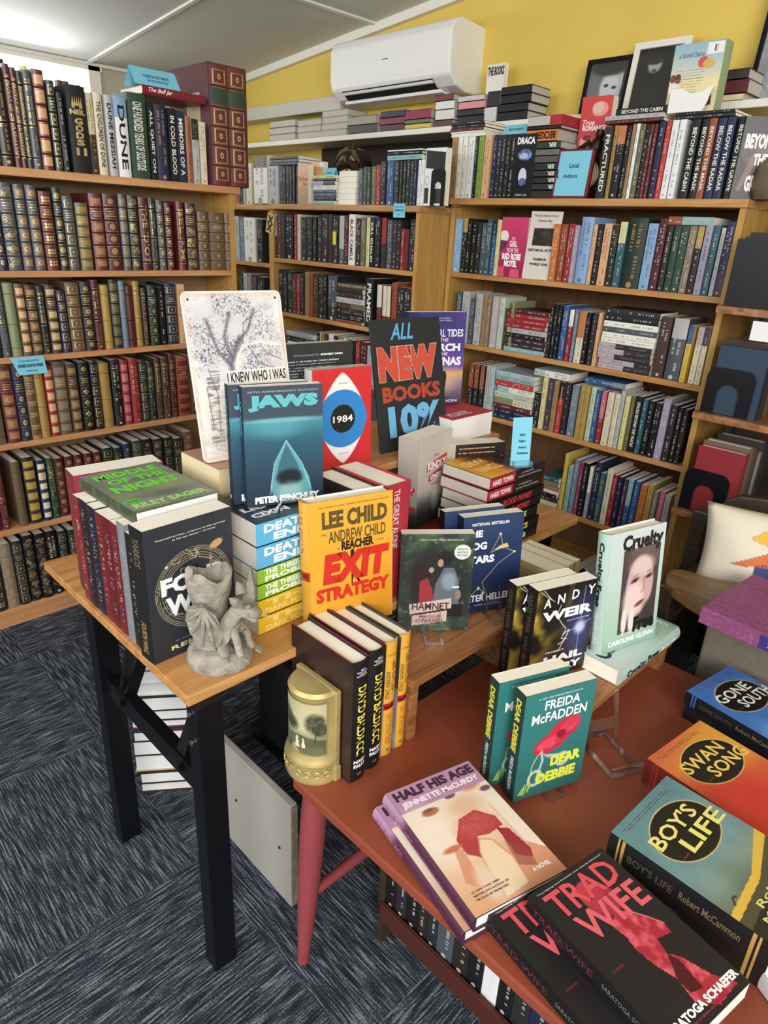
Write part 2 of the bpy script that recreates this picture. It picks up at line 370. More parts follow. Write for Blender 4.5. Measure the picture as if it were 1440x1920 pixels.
# ---- air conditioner
ac = empty('air_conditioner', (-2.74, 2.30, 1.795)); tag(ac, 'white wall-mounted split air conditioner on the yellow wall under the ceiling', 'air conditioner')
prof = [(.22, .0), (.22, .235), (.06, .245), (.02, .232), (.0, .20), (.0, .085), (.01, .05), (.05, .018), (.11, .0)]
one('casing', 'white', lambda q: q.prism(prof, 'x', 0, .71), ac, bevel=.008)
def _v(q):
    q.prism([(.018, .046), (.062, .012), (.066, .010), (.062, .006), (.014, .043)], 'x', .07, .61)
one('air_outlet', 'dark', _v, ac)
one('louver', 'white', lambda q: q.prism([(.006, .056), (.012, .046), (.030, .030), (.024, .032)], 'x', .07, .61), ac)
one('lower_flap', 'white', lambda q: q.prism([(.052, .012), (.056, .001), (.110, -.006), (.110, .001)], 'x', .05, .63), ac)
boxobj('small_badge', 'ink', .335, .37, -.0006, .002, .134, .137, ac)
# ---- long white wall shelf
tag(boxobj('wall_shelf', 'trimw', -4.0, -.2, 2.305, WALL_Y, 1.645, 1.667, bevel=.003), 'long white shelf board fixed along the yellow wall above the bookcases', 'shelf')
boxobj('shelf_shade_sheet', 'shadesheet', -3.02, -1.86, WALL_Y-.012, WALL_Y-.002, 1.385, 1.644, COL.objects['wall_shelf'])  # added dark sheet: colours in the shade on the wall below the shelf
# ---------------------------------------------------------------- bookcases
# left: faces +X, front edge at X=-2.21; the others face -Y
LX, MY, RY = -2.21, 1.98, 2.145
LZ = [1.387, 1.117, .875, .616, .339, .062]
MZ = [1.362, 1.135, .90, .665, .43, .195]
RZ = [1.397, 1.137, .877, .617, .335, .085]
def bookcase(name, label, x0, x1, y0, y1, zs, face, back='back', top_over=.012, skip_kick=False):
    r = empty(name, ((x0+x1)/2, (y0+y1)/2, 0)); tag(r, label, 'bookcase')
    def P(nm, m, *a, **k):
        o = boxobj(nm, m, *a, **k); o.parent = r; o.location = (-(x0+x1)/2, -(y0+y1)/2, 0); return o
    top = zs[0]
    ws = 'shelf' if face == 'y' else 'shelfy'
    if face == 'y':
        P('side_panel', 'shelfz', x0, x0+.018, y0, y1, 0, top-.022); P('side_panel', 'shelfz', x1-.018, x1, y0, y1, 0, top-.022)
        P('back_panel', back, x0+.018, x1-.018, y1-.008, y1, 0, top-.022)
        P('top_board', ws, x0-.004, x1+.004, y0-top_over, y1, top-.022, top, bevel=.002)
        for z in zs[1:]: P('shelf_board', ws, x0+.018, x1-.018, y0+.001, y1-.008, z-.018, z, bevel=.0015)
        P('kick_board', ws, x0+.018, x1-.018, y0+.01, y0+.025, 0, zs[-1]-.018)
    else:
        P('side_panel', 'shelfz', x0, x1, y0, y0+.018, 0, top-.022); P('side_panel', 'shelfz', x0, x1, y1-.018, y1, 0, top-.022)
        P('back_panel', back, x0, x0+.008, y0+.018, y1-.018, 0, top-.022)
        P('top_board', ws, x0, x1+top_over, y0-.004, y1+.02, top-.022, top, bevel=.002)
        for z in zs[1:]: P('shelf_board', ws, x0+.008, x1-.001, y0+.018, y1-.018, z-.018, z, bevel=.0015)
        P('kick_board', ws, x1-.02, x1-.005, y0+.018, y1-.018, 0, zs[-1]-.018)
    return r
bookcase('bookcase', 'tall pine bookcase of leather-bound books along the left side', LX-.19, LX, .02, 1.43, LZ, 'x', 'backl')
bookcase('bookcase', 'pine bookcase of dark thrillers below the air conditioner, standing forward of its neighbours', -2.765, -1.84, MY, 2.29, MZ, 'y')
bookcase('bookcase', 'widest pine bookcase, filled with colourful novels, to the right of the thrillers', -1.832, -.765, RY, 2.44, RZ, 'y')
bookcase('bookcase', 'narrow bookcase glimpsed between the leather books and the thrillers', -3.4, -2.775, 1.99, 2.26, [1.358, 1.105, .85, .6, .35, .1], 'y')

# ---------------------------------------------------------------- shelf books
PAL = dict(black='#191a1d', coal='#2a2b2e', dark='#2c2623', maroon='#571d22', wine='#6b2429', red='#a3262b', bright='#c8322e', rust='#9c4a2c', orange='#cf7233',
    peach='#dfa876', tan='#a67f4e', ochre='#a8823c', gold='#b8953f', yellow='#dcb83c', lemon='#d9d388', cream='#ddd2b2', ivory='#e8e4d6', white='#e6e6e4',
    grey='#86847f', silver='#b3b3b1', slate='#4a525c', steel='#6d7f92', navy='#20294a', blue='#2f5a94', sky='#7ea6cf', pale='#a9c0c4', teal='#2f6068', aqua='#7fb0b0',
    green='#2b4a38', forest='#20332a', sage='#87905f', leaf='#7fa63a', mint='#b9cdb0', brown='#4a3325', umber='#6a5238', taupe='#8a7761', olive='#6b6440', copper='#a4613c',
    purple='#4b3350', plum='#3a2434', lilac='#9d94ad', mauve='#b7a5ab', magenta='#9a3558', pink='#c3375a', rose='#c76a72')
CNAME = dict(coal='charcoal', dark='blackish-brown', wine='wine-red', bright='bright-red', sky='light-blue', steel='grey-blue', leaf='lime-green', pale='ice-blue', umber='mid-brown',
    plum='dark-plum', ochre='ochre', taupe='grey-brown', forest='dark-green', mint='pale-green', lemon='pale-yellow', aqua='pale-teal', silver='light-grey', ivory='off-white', rose='dusty-pink')
for _k in PAL:   # printed colours are a little faded
    _c = hx(PAL[_k]); _g = _c.mean(); PAL[_k] = '#%02x%02x%02x' % tuple(int(255*np.clip(_g+(_c[i]-_g)*.84, 0, 1)) for i in range(3))
INK = dict(g=None, w='#e6e2d6', k='#1c1b1d', y='#e0c34a', r='#b23033', b='#7ea6cf', t='#c9a56a')
rnd = random.Random(7)
def spine_fn(w, bulge):
    def fn(u, v, off=0.):
        q = (2*u/w-1); y = bulge*q*q-off-.0002
        return (u, y, v)
    return fn
def book_mesh(w, h, d, color, style, motif, ink, extra, top='', seed=0):
    """a closed book seen from its spine: spine at y=0, width along x, pages behind; one mesh"""
    R = random.Random(seed); hard = style in 'LH'
    bulge = min(.22*w, .006) if style == 'L' else (min(.16*w, .004) if style == 'H' else 0.0006)
    mb = MB(['leather' if style == 'L' else 'jacket', 'page', 'gilt', 'artm']); c0 = L(PAL.get(color, color)); fn = spine_fn(w, bulge)
    t = .0022 if hard else .0008; rec = .003 if hard else .0006
    pg = L('#efe6cd' if R.random() < .7 else '#d8ccb0')
    y0 = bulge
    mb.box(0, t, y0, d, 0, h, c0); mb.box(w-t, w, y0, d, 0, h, c0)
    mb.box(t, w-t, y0, d-rec, rec*.6, h-rec, pg, 1)
    c2 = L(PAL.get(extra, extra)) if extra else c0
    n = 6
    def patch(u0, u1, v0, v1, col, mi=0, off=.0, seg=None):
        k = seg or max(2, int(n*(u1-u0)/w)); us = [u0+(u1-u0)*i/k for i in range(k+1)]
        mb.add([fn(u, v, off) for v in (v0, v1) for u in us], [(i, i+1, k+2+i, k+1+i) for i in range(k)], col, mi)
    def disc(cu, cv, ru, rv, mi, col=(1, 1, 1), off=.0005, k=14, inner=0.):
        o = [fn(cu+ru*math.cos(2*PI*i/k), cv+rv*math.sin(2*PI*i/k), off) for i in range(k)]
        if inner <= 0: mb.add(o, [tuple(range(k))], col, mi)
        else:
            q = [fn(cu+ru*inner*math.cos(2*PI*i/k), cv+rv*inner*math.sin(2*PI*i/k), off) for i in range(k)]
            mb.add(o+q, [(i, (i+1) % k, k+(i+1) % k, k+i) for i in range(k)], col, mi)
    # spine surface, with a second colour where the jacket changes
    if extra and style != 'L':
        cut = R.choice((.32, .5, .68))*h
        if motif == 'u': cut = .75*h
        patch(0, w, 0, cut, c0, seg=n); patch(0, w, cut, h, c2, seg=n)
    else: patch(0, w, 0, h, c0, seg=n)
    patch(0, w, -0.0, .0001, c0)
    # cap strip at head so the rounded spine closes
    us = [w*i/n for i in range(n+1)]
    mb.add([fn(u, h) for u in us]+[(u, y0+.0005, h) for u in us], [(i, i+1, n+2+i, n+1+i) for i in range(n)], c0)
    inkc = L(INK[ink]) if ink in INK and INK[ink] else None; im = 2 if inkc is None else 3; ic = inkc or (1, 1, 1)
    if style == 'L':
        bands = [.17, .34, .5, .66, .83] if motif not in 'nv' else [.12, .45, .86]
        for q in bands:
            z = q*h; us = [w*i/n for i in range(n+1)]; hh = .0026
            v = [fn(u, z-hh, 0) for u in us]+[fn(u, z, .0022) for u in us]+[fn(u, z+hh, 0) for u in us]
            mb.add(v, [(r*(n+1)+i, r*(n+1)+i+1, (r+1)*(n+1)+i+1, (r+1)*(n+1)+i) for r in (0, 1) for i in range(n)], tuple(x*.9 for x in c0))
            if motif not in 'n': patch(w*.1, w*.9, z+hh+.0012, z+hh+.002, (1, 1, 1), 2, .0005); patch(w*.1, w*.9, z-hh-.002, z-hh-.0012, (1, 1, 1), 2, .0005)
        ed = [0.02]+bands+[.98]; pn = [(ed[i]*h+.006, ed[i+1]*h-.006) for i in range(len(ed)-1)]
        tp = len(pn)-2
        for i, (a, z) in enumerate(pn):
            m_ = (a+z)/2; hh = (z-a)/2; rr = min(w*.38, hh*.8)
            if i == tp and motif not in 'nv':      # title panel: short centred rules
                for k in range(3):
                    ww = w*(.2+.18*R.random()); zz = z-hh*(.5+.5*k); patch(w/2-ww, w/2+ww, zz-.0012, zz+.0012, (1, 1, 1), 2, .0005)
                if extra: patch(w*.08, w*.92, a, z, c2, 0, .0003)
                continue
            if motif == 'o': disc(w/2, m_, rr, rr, 2, inner=.8); disc(w/2, m_, rr*.62, rr*.62, 2, inner=.35)
            elif motif == 'e': disc(w/2, m_, rr*.6, hh*.7, 2, inner=.3)
            elif motif == 's':
                patch(w*.12, w*.88, a+.001, z-.001, tuple(.45*x+.55*y for x, y in zip(c0, L('#b98d5a'))), 0, .0004); disc(w/2, m_, rr*.7, rr*.7, 2, off=.0007, inner=.6)
            elif motif == 'p': patch(w*.10, w*.90, a+.001, z-.001, c2 if extra else L('#c2a878'), 0, .0004)
            elif motif == 'g':
                k = 3 if w > .02 else 2
                for p in range(k):
                    for q in range(max(2, int(hh*2/w*k))):
                        cw = w*.7/k; u0 = w*.15+p*cw; vv = a+hh*.2+q*cw
                        if vv+cw < z: patch(u0+cw*.12, u0+cw*.88, vv+cw*.12, vv+cw*.88, (1, 1, 1), 2, .0005, seg=1)
            elif motif == 'd':
                o = [(w/2, m_-hh*.8), (w/2+rr, m_), (w/2, m_+hh*.8), (w/2-rr, m_)]; q = [(w/2+(u-w/2)*.6, m_+(v-m_)*.6) for u, v in o]
                mb.add([fn(u, v, .0005) for u, v in o+q], [(k, (k+1) % 4, 4+(k+1) % 4, 4+k) for k in range(4)], (1, 1, 1), 2); disc(w/2, m_, rr*.25, rr*.3, 2)
            elif motif == 'l':
                for k in range(7):
                    uu = w*(.15+.7*R.random()); vv = a+(z-a)*(.1+.8*R.random()); disc(uu, vv, w*.13, w*.13, 2, inner=.7, k=8)
                disc(w/2, m_, rr, hh*.85, 2, inner=.88, k=4)
            elif motif == 'b':
                for (u0, u1, v0, v1) in ((.15, .85, .02, .06), (.15, .85, .94, .98), (.15, .22, .02, .98), (.78, .85, .02, .98)):
                    patch(w*u0, w*u1, a+(z-a)*v0, a+(z-a)*v1, (1, 1, 1), 2, .0005)
                disc(w/2, m_, rr*.4, rr*.5, 2, inner=.4)
    if top:
        rot = -90; s = top
        if s.startswith('>'):
            put_text(mb, s[1:], w*.22, h*.12, w*.78, h*.92, lambda u, v: fn(u, v, .0009), ic, im, bold=.02, rot=90)
        elif s.startswith('^'):
            s = s[1:]; put_text(mb, s, w*.1, h*.66, w*.9, h*.66+w*.3, lambda u, v: fn(u, v, .0009), ic, im, bold=.03)
        else:
            put_text(mb, s, w*.24, h*.10, w*.76, h*.90, lambda u, v: fn(u, v, .0009), ic, im, bold=.02, rot=-90)
    elif motif in 'tuv' or (style != 'L' and motif == '-'):
        # lettering too small to read in the photograph: word-like dashes running down the spine
        cols = 1 if w < .02 else 2
        for c in range(cols):
            v = h*(.93-.02*R.random()); stop = h*(.12+.1*R.random()) if c == 0 else h*.4
            icm = tuple(.42*a_+.58*b_ for a_, b_ in zip(c0, ic)) if im == 3 else ic
            cw = w*(.30 if cols == 1 else .20); u0 = (w-cw)/2 if cols == 1 else w*(.56-.36*c)
            gap = R.uniform(.35, .6)*h
            while v > stop:
                ln = R.uniform(.0018, .0042)
                if R.random() < (.72 if style != 'P' or sum(c0) > .25 else .5) and not (abs(v-gap) < .012): patch(u0, u0+cw*R.uniform(.8, 1), v-ln*.8, v, icm, im, .0006, seg=2 if w > .02 else 1)
                v -= ln+.0012
        disc(w/2, h*.05, w*.16, w*.16, im, icm, .0006, 8)
    return mb
def book_at(name, label, cat, loc, rotz, w, h, d, color, style='P', motif='-', ink='w', extra='', top='', group=None, seed=0, roll=0., lie=0):
    mb = book_mesh(w, h, d, color, style, motif, ink, extra, top, seed)
    o = mb.build(name, fix=False)
    if lie:   # lying, spine to the front: the book's height runs along the shelf
        o.matrix_world = Matrix.Translation(loc) @ Matrix.Rotation(rotz, 4, 'Z') @ Matrix.Rotation(PI/2*lie, 4, 'Y')
    else: o.matrix_world = Matrix.Translation(loc) @ Matrix.Rotation(rotz, 4, 'Z') @ Matrix.Rotation(roll, 4, 'Y')
    tag(o, label, cat, group); return o
ORD = ['first', 'second', 'third', 'fourth', 'fifth', 'sixth', 'seventh', 'eighth', 'ninth', 'tenth', 'eleventh', 'twelfth', 'thirteenth', 'fourteenth', 'fifteenth', 'sixteenth', 'seventeenth', 'eighteenth',
       'nineteenth', 'twentieth', 'twenty-first', 'twenty-second', 'twenty-third', 'twenty-fourth', 'twenty-fifth', 'twenty-sixth', 'twenty-seventh', 'twenty-eighth', 'twenty-ninth', 'thirtieth']+['%dth' % i for i in range(31, 60)]
MN = dict(o='with gilt roundels', e='with gilt ovals', s='with gilt squares', p='with paler panels', g='with gilt window grids', d='with gilt diamonds', l='with gilt lattice', b='with gilt frames', t='with gilt lettering', v='with gilt lettering', n='plain-backed')
def cname(c): return CNAME.get(c, c)
def row(where, plane, pos, z, spec, hdef, kind, depth=.13, ypx=None):
    """spec lines: x0px x1px colour style height(mm or -) motif ink extra  "text"   ; pixel marks sit on the shelf's front edge line"""
    i = 0
    for ln in spec.strip().splitlines():
        ln = ln.strip()
        if not ln or ln[0] == '#': continue
        txt = ''
        if '"' in ln: txt = ln[ln.index('"')+1:ln.rindex('"')]; ln = ln[:ln.index('"')]
        p = ln.split(); x0, x1 = float(p[0]), float(p[1]); color, style = p[2], p[3]
        h = hdef if len(p) < 5 or p[4] == '-' else float(p[4])/1000; motif = p[5] if len(p) > 5 else '-'; ink = p[6] if len(p) > 6 else ('g' if style == 'L' else rnd.choice('wwwkt'))
        extra = p[7] if len(p) > 7 and p[7] != '-' else ''
        if ink == 'k' and color in ('black', 'coal', 'dark', 'navy', 'forest', 'plum'): ink = 'w'
        if len(p) < 7 and color in ('white', 'ivory', 'cream', 'silver', 'mint', 'lemon', 'yellow', 'pale', 'peach'): ink = 'k'
        h += rnd.uniform(-.003, .003) if p[4:5] in ([], ['-']) else 0
        def on(px):
            if plane == 'x':
                lo, hi = 0, 1900
                f = lambda y: onx(px, y, pos)[2]-z
            else:
                f = lambda y: ony(px, y, pos)[2]-z
                lo, hi = 0, 1900
            for _ in range(40):
                m_ = (lo+hi)/2
                if f(m_) > 0: lo = m_
                else: hi = m_
            q = onx(px, lo, pos) if plane == 'x' else ony(px, lo, pos); return q
        a, b_ = on(x0), on(x1)
        if plane == 'y' and z < 1.35:
            lo_, hi_ = {MY: (-2.746, -1.860), RY: (-1.812, -.785)}.get(pos, (-3.38, -2.795)); a = (max(a[0], lo_),)+tuple(a[1:]); b_ = (min(b_[0], hi_),)+tuple(b_[1:])
        w = (b_[1]-a[1] if plane == 'x' else b_[0]-a[0])-.0012
        jit = rnd.uniform(0, .006)
        if plane == 'x': loc = (pos-.004-jit, a[1], z+.0006); rz = PI/2
        else: loc = (a[0], pos+.004+jit, z+.0006); rz = 0
        kname = {'L': 'leather_book', 'H': 'hardcover_book', 'P': 'thriller_paperback' if pos == MY else 'paperback_book'}[style]
        if w < .005: continue
        d = depth+rnd.uniform(-.008, .008)
        ex = (' '+MN[motif]) if style == 'L' and motif in MN else (' with '+cname(extra)+' top' if extra else '')
        lab = '%s %s%s, %s from left on %s' % (cname(color), {'L': 'leather book', 'H': 'hardcover', 'P': 'paperback'}[style], ex, ORD[i], where)
        book_at(kname, lab, 'book', loc, rz, w, h, d, color, style, motif, ink, extra, txt, 'books standing on '+where, seed=int(x0*7+z*1000), roll=0)
        i += 1
def pile(where, plane, pos, z, x0, x1, spec, depth=.13):
    """books lying flat, spine to the front; bottom book first: colour style thickness(mm) ink extra "text" """
    zz = z
    lines = [q.strip() for q in spec.strip().splitlines() if q.strip()]
    for i, ln in enumerate(lines):
        txt = ''
        if '"' in ln: txt = ln[ln.index('"')+1:ln.rindex('"')]; ln = ln[:ln.index('"')]
        p = ln.split(); t = float(p[2])/1000; ink = p[3] if len(p) > 3 else 'w'; extra = p[4] if len(p) > 4 and p[4] != '-' else ''
        g = (lambda px: [q for q in [None]][0])
        def on(px, zc):
            lo, hi = 0, 1900
            for _ in range(40):
                m_ = (lo+hi)/2; v = (onx if plane == 'x' else ony)(px, m_, pos)[2]
                if v > zc: lo = m_
                else: hi = m_
            return (onx if plane == 'x' else ony)(px, lo, pos)
        a, b_ = on(x0, z), on(x1, z)
        ln_ = (b_[1]-a[1]) if plane == 'x' else (b_[0]-a[0]); jit = rnd.uniform(-.003, .004)
        # lie=1: rotate +90 about Y: z->+x, x->-z ; keep spine (-y) to the front
        if plane == 'x': loc = (pos-.006-jit, a[1]+jit, zz+t); rz = PI/2
        else: loc = (a[0]+jit, pos+.006+jit, zz+t); rz = 0
        place = 'at the bottom' if i == 0 else ('topmost' if i == len(lines)-1 else '%s up' % ORD[i])
        lab = '%s lying book, %s in %s' % (cname(p[0])+(' and '+cname(extra) if extra else ''), place, where)
        if len(lines) == 1: lab = '%s lying book, alone %s' % (cname(p[0])+(' and '+cname(extra) if extra else ''), where.replace('the place ', ''))
        book_at({'H': 'hardcover_book', 'P': 'thriller_paperback' if int(pos*100) == 198 else 'paperback_book', 'L': 'leather_book'}[p[1]], lab, 'book', loc, rz, t-.0008, ln_-.002, depth, p[0], p[1], 't' if p[1] == 'L' else '-', ink, extra, '>'+txt if txt else '', 'books in '+where, seed=int(zz*9999)+int(x0), lie=1)
        zz += t
    return zz
# ---------------------------------------------------------------- left bookcase
XL = LX+.0
row("the leather bookcase's top", 'x', XL, LZ[0], '''
-12 -3 coal L 235 t
-3 8 dark L 232 b
9 32 dark L 240 v
33 45 maroon L 246 v g - "RUBAIYAT OF OMAR KHAYYAM"
45 56 maroon L 240 v g - "RUBAIYAT OF OMAR KHAYYAM"
56 66 forest L 235 v g - "A MIDSUMMER NIGHT'S DREAM"
67 84 slate L 240 v
85 106 wine L 246 p g peach
109 124 forest L 226 b
125 136 coal H 200 - w
176 191 brown H 212 - y cream
192 208 cream H 216 - k - "THE CHILDREN OF DUNE"
211 226 silver H 214 - k - "DUNE MESSIAH"
228 251 white H 214 u k sky "DUNE"
253 286 green H 232 - w - "ONE HUNDRED YEARS OF SOLITUDE"
288 300 black P 214 - w - "ALL QUIET ON"
301 323 navy H 212 - t
324 339 black P 207 - w - "IN COLD BLOOD"
340 355 navy P 203 - w - "MEMOIRS OF A"
356 366 copper H 192 - k
367 379 silver P 188 - k dark
381 393 cream P 183 - k
''', .235, 'L', .14)
row("the leather bookcase's second shelf", 'x', XL, LZ[1], '''
-15 0 dark L 228 e
1 19 navy L 228 e
21 47 slate L 230 l
50 70 slate L 228 s
71 91 slate L 228 s
93 116 wine L 214 g
118 133 forest L 226 o
135 155 slate L 206 b
158 181 olive L 190 p g ochre
184 208 wine L 218 s
209 235 maroon L 220 o
237 252 slate L 222 p g taupe
253 271 forest L 220 l
272 290 maroon L 216 v g - "THE IDIOT"
291 303 forest L 216 v
305 318 slate L 212 e
319 332 maroon L 206 d
340 354 wine L 212 v g - "BEL AMI"
357 376 brown L 210 l
378 398 umber L 186 e
399 427 umber L 186 d
428 446 umber L 184 e
''', .222, 'L', .14)
row("the leather bookcase's third shelf", 'x', XL, LZ[2], '''
-14 9 coal L 212 o
10 25 slate L 208 v
28 47 sage L 208 n
48 65 umber L 205 p g peach
66 86 brown L 200 s
87 101 forest L 198 v
102 121 brown L 200 p
122 138 navy L 184 b
140 165 umber L 206 b
166 185 dark L 208 o
186 200 maroon L 214 v
203 218 gold L 198 n
219 235 coal L 214 p g olive
236 247 steel L 210 v
248 261 maroon L 194 n
262 274 ochre L 208 v
275 284 brown L 188 v
287 304 forest L 194 e
305 315 black P 188 - w
319 339 navy L 198 b w
341 354 peach P 196 - k
''', .205, 'L', .14)
row("the leather bookcase's fourth shelf", 'x', XL, LZ[3], '''
-16 15 olive L 226 n
19 44 wine L 232 s
45 64 navy L 228 e
65 82 tan L 226 p g umber
83 99 ochre L 222 n
101 117 red L 222 p g peach
118 141 umber L 226 p g taupe
142 161 brown L 222 s
163 182 black L 224 d w
184 199 black L 222 b w
201 219 ochre L 214 n
221 237 black L 222 v w
239 253 red L 216 p g rose
255 271 red L 218 v
272 286 forest L 208 b
287 299 forest L 202 t
300 311 brown L 214 v
312 326 brown L 214 v
327 338 maroon L 224 v
340 362 rust L 208 p g wine
363 378 brown L 208 o
''', .222, 'L', .14)
row("the leather bookcase's fifth shelf", 'x', XL, LZ[4], '''
-10 9 wine L 216 t
10 24 wine L 222 v
41 58 umber L 214 n
61 84 dark L 222 p g gold
86 102 navy L 206 p g cream
104 117 green L 208 t
118 136 maroon L 200 o
138 154 maroon L 200 o
155 171 maroon L 200 o
172 188 maroon L 200 o
189 204 maroon L 200 o
206 226 forest L 206 b w
227 243 forest L 200 t
244 258 navy L 208 e
260 278 green L 214 b
279 297 black L 212 d w
298 316 dark L 206 l
317 333 black L 206 b w
334 352 coal L 196 b w
354 372 umber L 212 o
''', .215, 'L', .14)
row("the leather bookcase's bottom shelf", 'x', XL, LZ[5], '''
-8 18 dark L 232 g w
20 42 taupe L 228 e
43 62 coal L 230 b
64 84 black L 238 l w
85 104 black L 236 l w
105 124 black L 234 t w
126 142 coal L 226 b
144 160 forest L 222 t
''', .23, 'L', .14)
# ---------------------------------------------------------------- middle bookcase (thrillers)
row("the thriller bookcase's upper shelf", 'y', MY, MZ[1], '''
504 517 coal P 186 - w silver
518 525 wine P 190 - w
526 532 coal P 186 - t
533 547 black P 184 - w
550 555 red P 186 - w
556 561 cream P 186 - k
563 572 coal P 176 - w
573 583 dark P 178 - w
584 591 black P 176 - w
593 600 plum P 186 - w
601 612 dark P 190 - w
613 620 coal P 190 - r
621 631 dark P 186 - w
633 642 slate P 186 - w silver
643 650 maroon P 188 - w
651 662 ivory P 192 - k - "BLACK CAMELS"
663 672 dark P 178 - w
673 682 olive P 182 - w
683 689 lemon P 182 - k
690 698 black P 182 - w - "KILL KHALID"
699 709 black P 184 - w
710 719 coal P 182 - r red
721 730 slate P 176 - w
731 738 plum P 176 - w
739 746 dark P 176 - w
747 753 red P 146 - w
754 761 wine P 144 - k
763 773 coal P 180 - w
774 781 navy P 184 - w
782 789 blue P 184 - w
''', .185, 'P', .13)
row("the thriller bookcase's middle shelf", 'y', MY, MZ[2], '''
521 528 black P 186 - w
529 536 coal P 180 - w
537 546 forest P 184 - w
547 554 wine P 172 - w
555 561 red P 172 - w
562 568 coal P 180 - w
569 576 ochre P 188 - k
577 584 rust P 186 - k
585 593 brown P 182 - t
594 603 dark P 184 - w
604 610 black P 188 - w
611 628 coal H 186 - w slate
680 694 black P 190 - w - "FRAMED"
703 712 wine P 172 - w cream
713 720 wine P 170 - w cream
721 728 wine P 170 - w cream
729 738 rust P 186 - k
740 752 coal P 172 - w
753 765 dark P 170 - w
766 775 red P 160 - w
776 785 wine P 150 - w
''', .185, 'P', .13)
pile("the thriller bookcase's middle-shelf pile", 'y', MY, MZ[2], 629, 678, '''
rust P 12 k
black P 24 w
dark P 24 w
brown P 22 t olive
silver P 22 k
coal P 20 w
dark P 20 r
olive P 16 w
''')
pile("the thriller bookcase's third-shelf pile", 'y', MY, MZ[3], 536, 586, '''
black P 30 w silver
slate P 26 w
silver P 24 k
white P 26 k grey
coal P 26 w
silver P 22 k
''')
row("the thriller bookcase's third shelf", 'y', MY, MZ[3], '''
592 598 ivory P 172 - k black
599 605 tan P 176 - k
606 612 maroon P 172 - w
613 622 white P 176 - r
623 629 dark P 172 - w
630 640 grey P 174 - w
642 647 cream P 172 - k
648 662 black P 168 - w
663 671 red P 174 - w
672 684 maroon P 170 - w
685 700 silver P 160 - k
701 715 coal P 172 - w
716 728 navy P 170 - w
''', .17, 'P', .13)
row("the thriller bookcase's fourth shelf", 'y', MY, MZ[4], '''
600 612 coal P 180 - w
613 626 black P 180 - w
627 640 maroon P 176 - w
642 655 dark P 176 - w
656 670 grey P 176 - w
''', .17, 'P', .13)
# narrow bookcase
row("the narrow bookcase's upper shelf", 'y', 1.99, 1.105, '''
440 448 silver P 200 - k
449 457 steel P 195 - w
458 478 ivory P 196 - k
480 490 coal P 190 - w
''', .19, 'P', .13)
row("the narrow bookcase's second shelf", 'y', 1.99, .85, '''
448 455 forest P 196 - w
456 463 silver P 196 - k
464 471 grey P 194 - w
472 480 purple P 196 - w
482 494 coal P 190 - w
''', .19, 'P', .13)
row("the narrow bookcase's top", 'y', 1.99, 1.358, '''
440 447 rust P 100 - w
448 454 coal P 150 - w
455 460 mauve P 120 - k
461 471 cream P 172 - k
''', .15, 'P', .13)
# ---------------------------------------------------------------- top of the thriller bookcase
row("the thriller bookcase's top", 'y', MY, MZ[0]+.0005, '''
474 499 ivory H 196 u k olive
501 520 silver H 152 - k
522 528 coal P 150 - w
529 534 black P 148 - w
535 540 coal P 150 - w
541 546 black P 146 - w
547 551 coal P 150 - w
552 556 black P 148 - w
670 677 slate P 128 - w
678 685 green P 134 - w
686 692 green P 132 - w
693 701 olive P 134 - y
702 710 red P 138 - w
711 720 dark P 150 - w
722 734 blue P 150 - w
736 744 coal P 150 - w
745 750 dark P 148 - t
751 756 forest P 148 - w
757 763 coal P 150 - w
764 770 forest P 148 - w
771 776 navy P 150 - w
777 782 white P 148 - k
783 789 white P 150 - k
''', .15, 'P', .13)
zt = pile("the flat pile left of the mantel clock", 'y', MY, MZ[0], 584, 627, '''
aqua P 14 w
black P 15 w
teal P 14 w
slate P 12 w
ivory P 9 k
white P 9 k
silver P 15 k slate
black P 9 w
lemon P 12 k
''')
pile("the pile on the thriller bookcase's dark top row", 'y', MY+.004, MZ[0]+.153, 722, 787, '''
aqua P 16 k
black H 13 w
white H 5 k
''')
pile("the pile over the thriller bookcase's black top-left books", 'y', MY+.004, MZ[0]+.1525, 503, 556, '''
coal P 12 w
slate P 12 w
coal P 12 w
''')
# white page-edge stack
for i in range(6):
    x0 = ony(629, 350, MY)[0]+(.004 if i > 2 else 0)
    o = book_mesh(.020, .105, .10, 'white', 'P', '-', 'k', '', '', i)
    oo = o.build('paperback_book', fix=False); oo.matrix_world = Matrix.Translation((x0+.105, MY+.115, MZ[0]+.0205*(i+1))) @ Matrix.Rotation(PI, 4, 'Z') @ Matrix.Rotation(PI/2, 4, 'Y')
    tag(oo, 'paperback lying with its white page edges outward beside the clock, %s from the bottom' % ORD[i], 'book', 'paperbacks piled with white page edges showing')
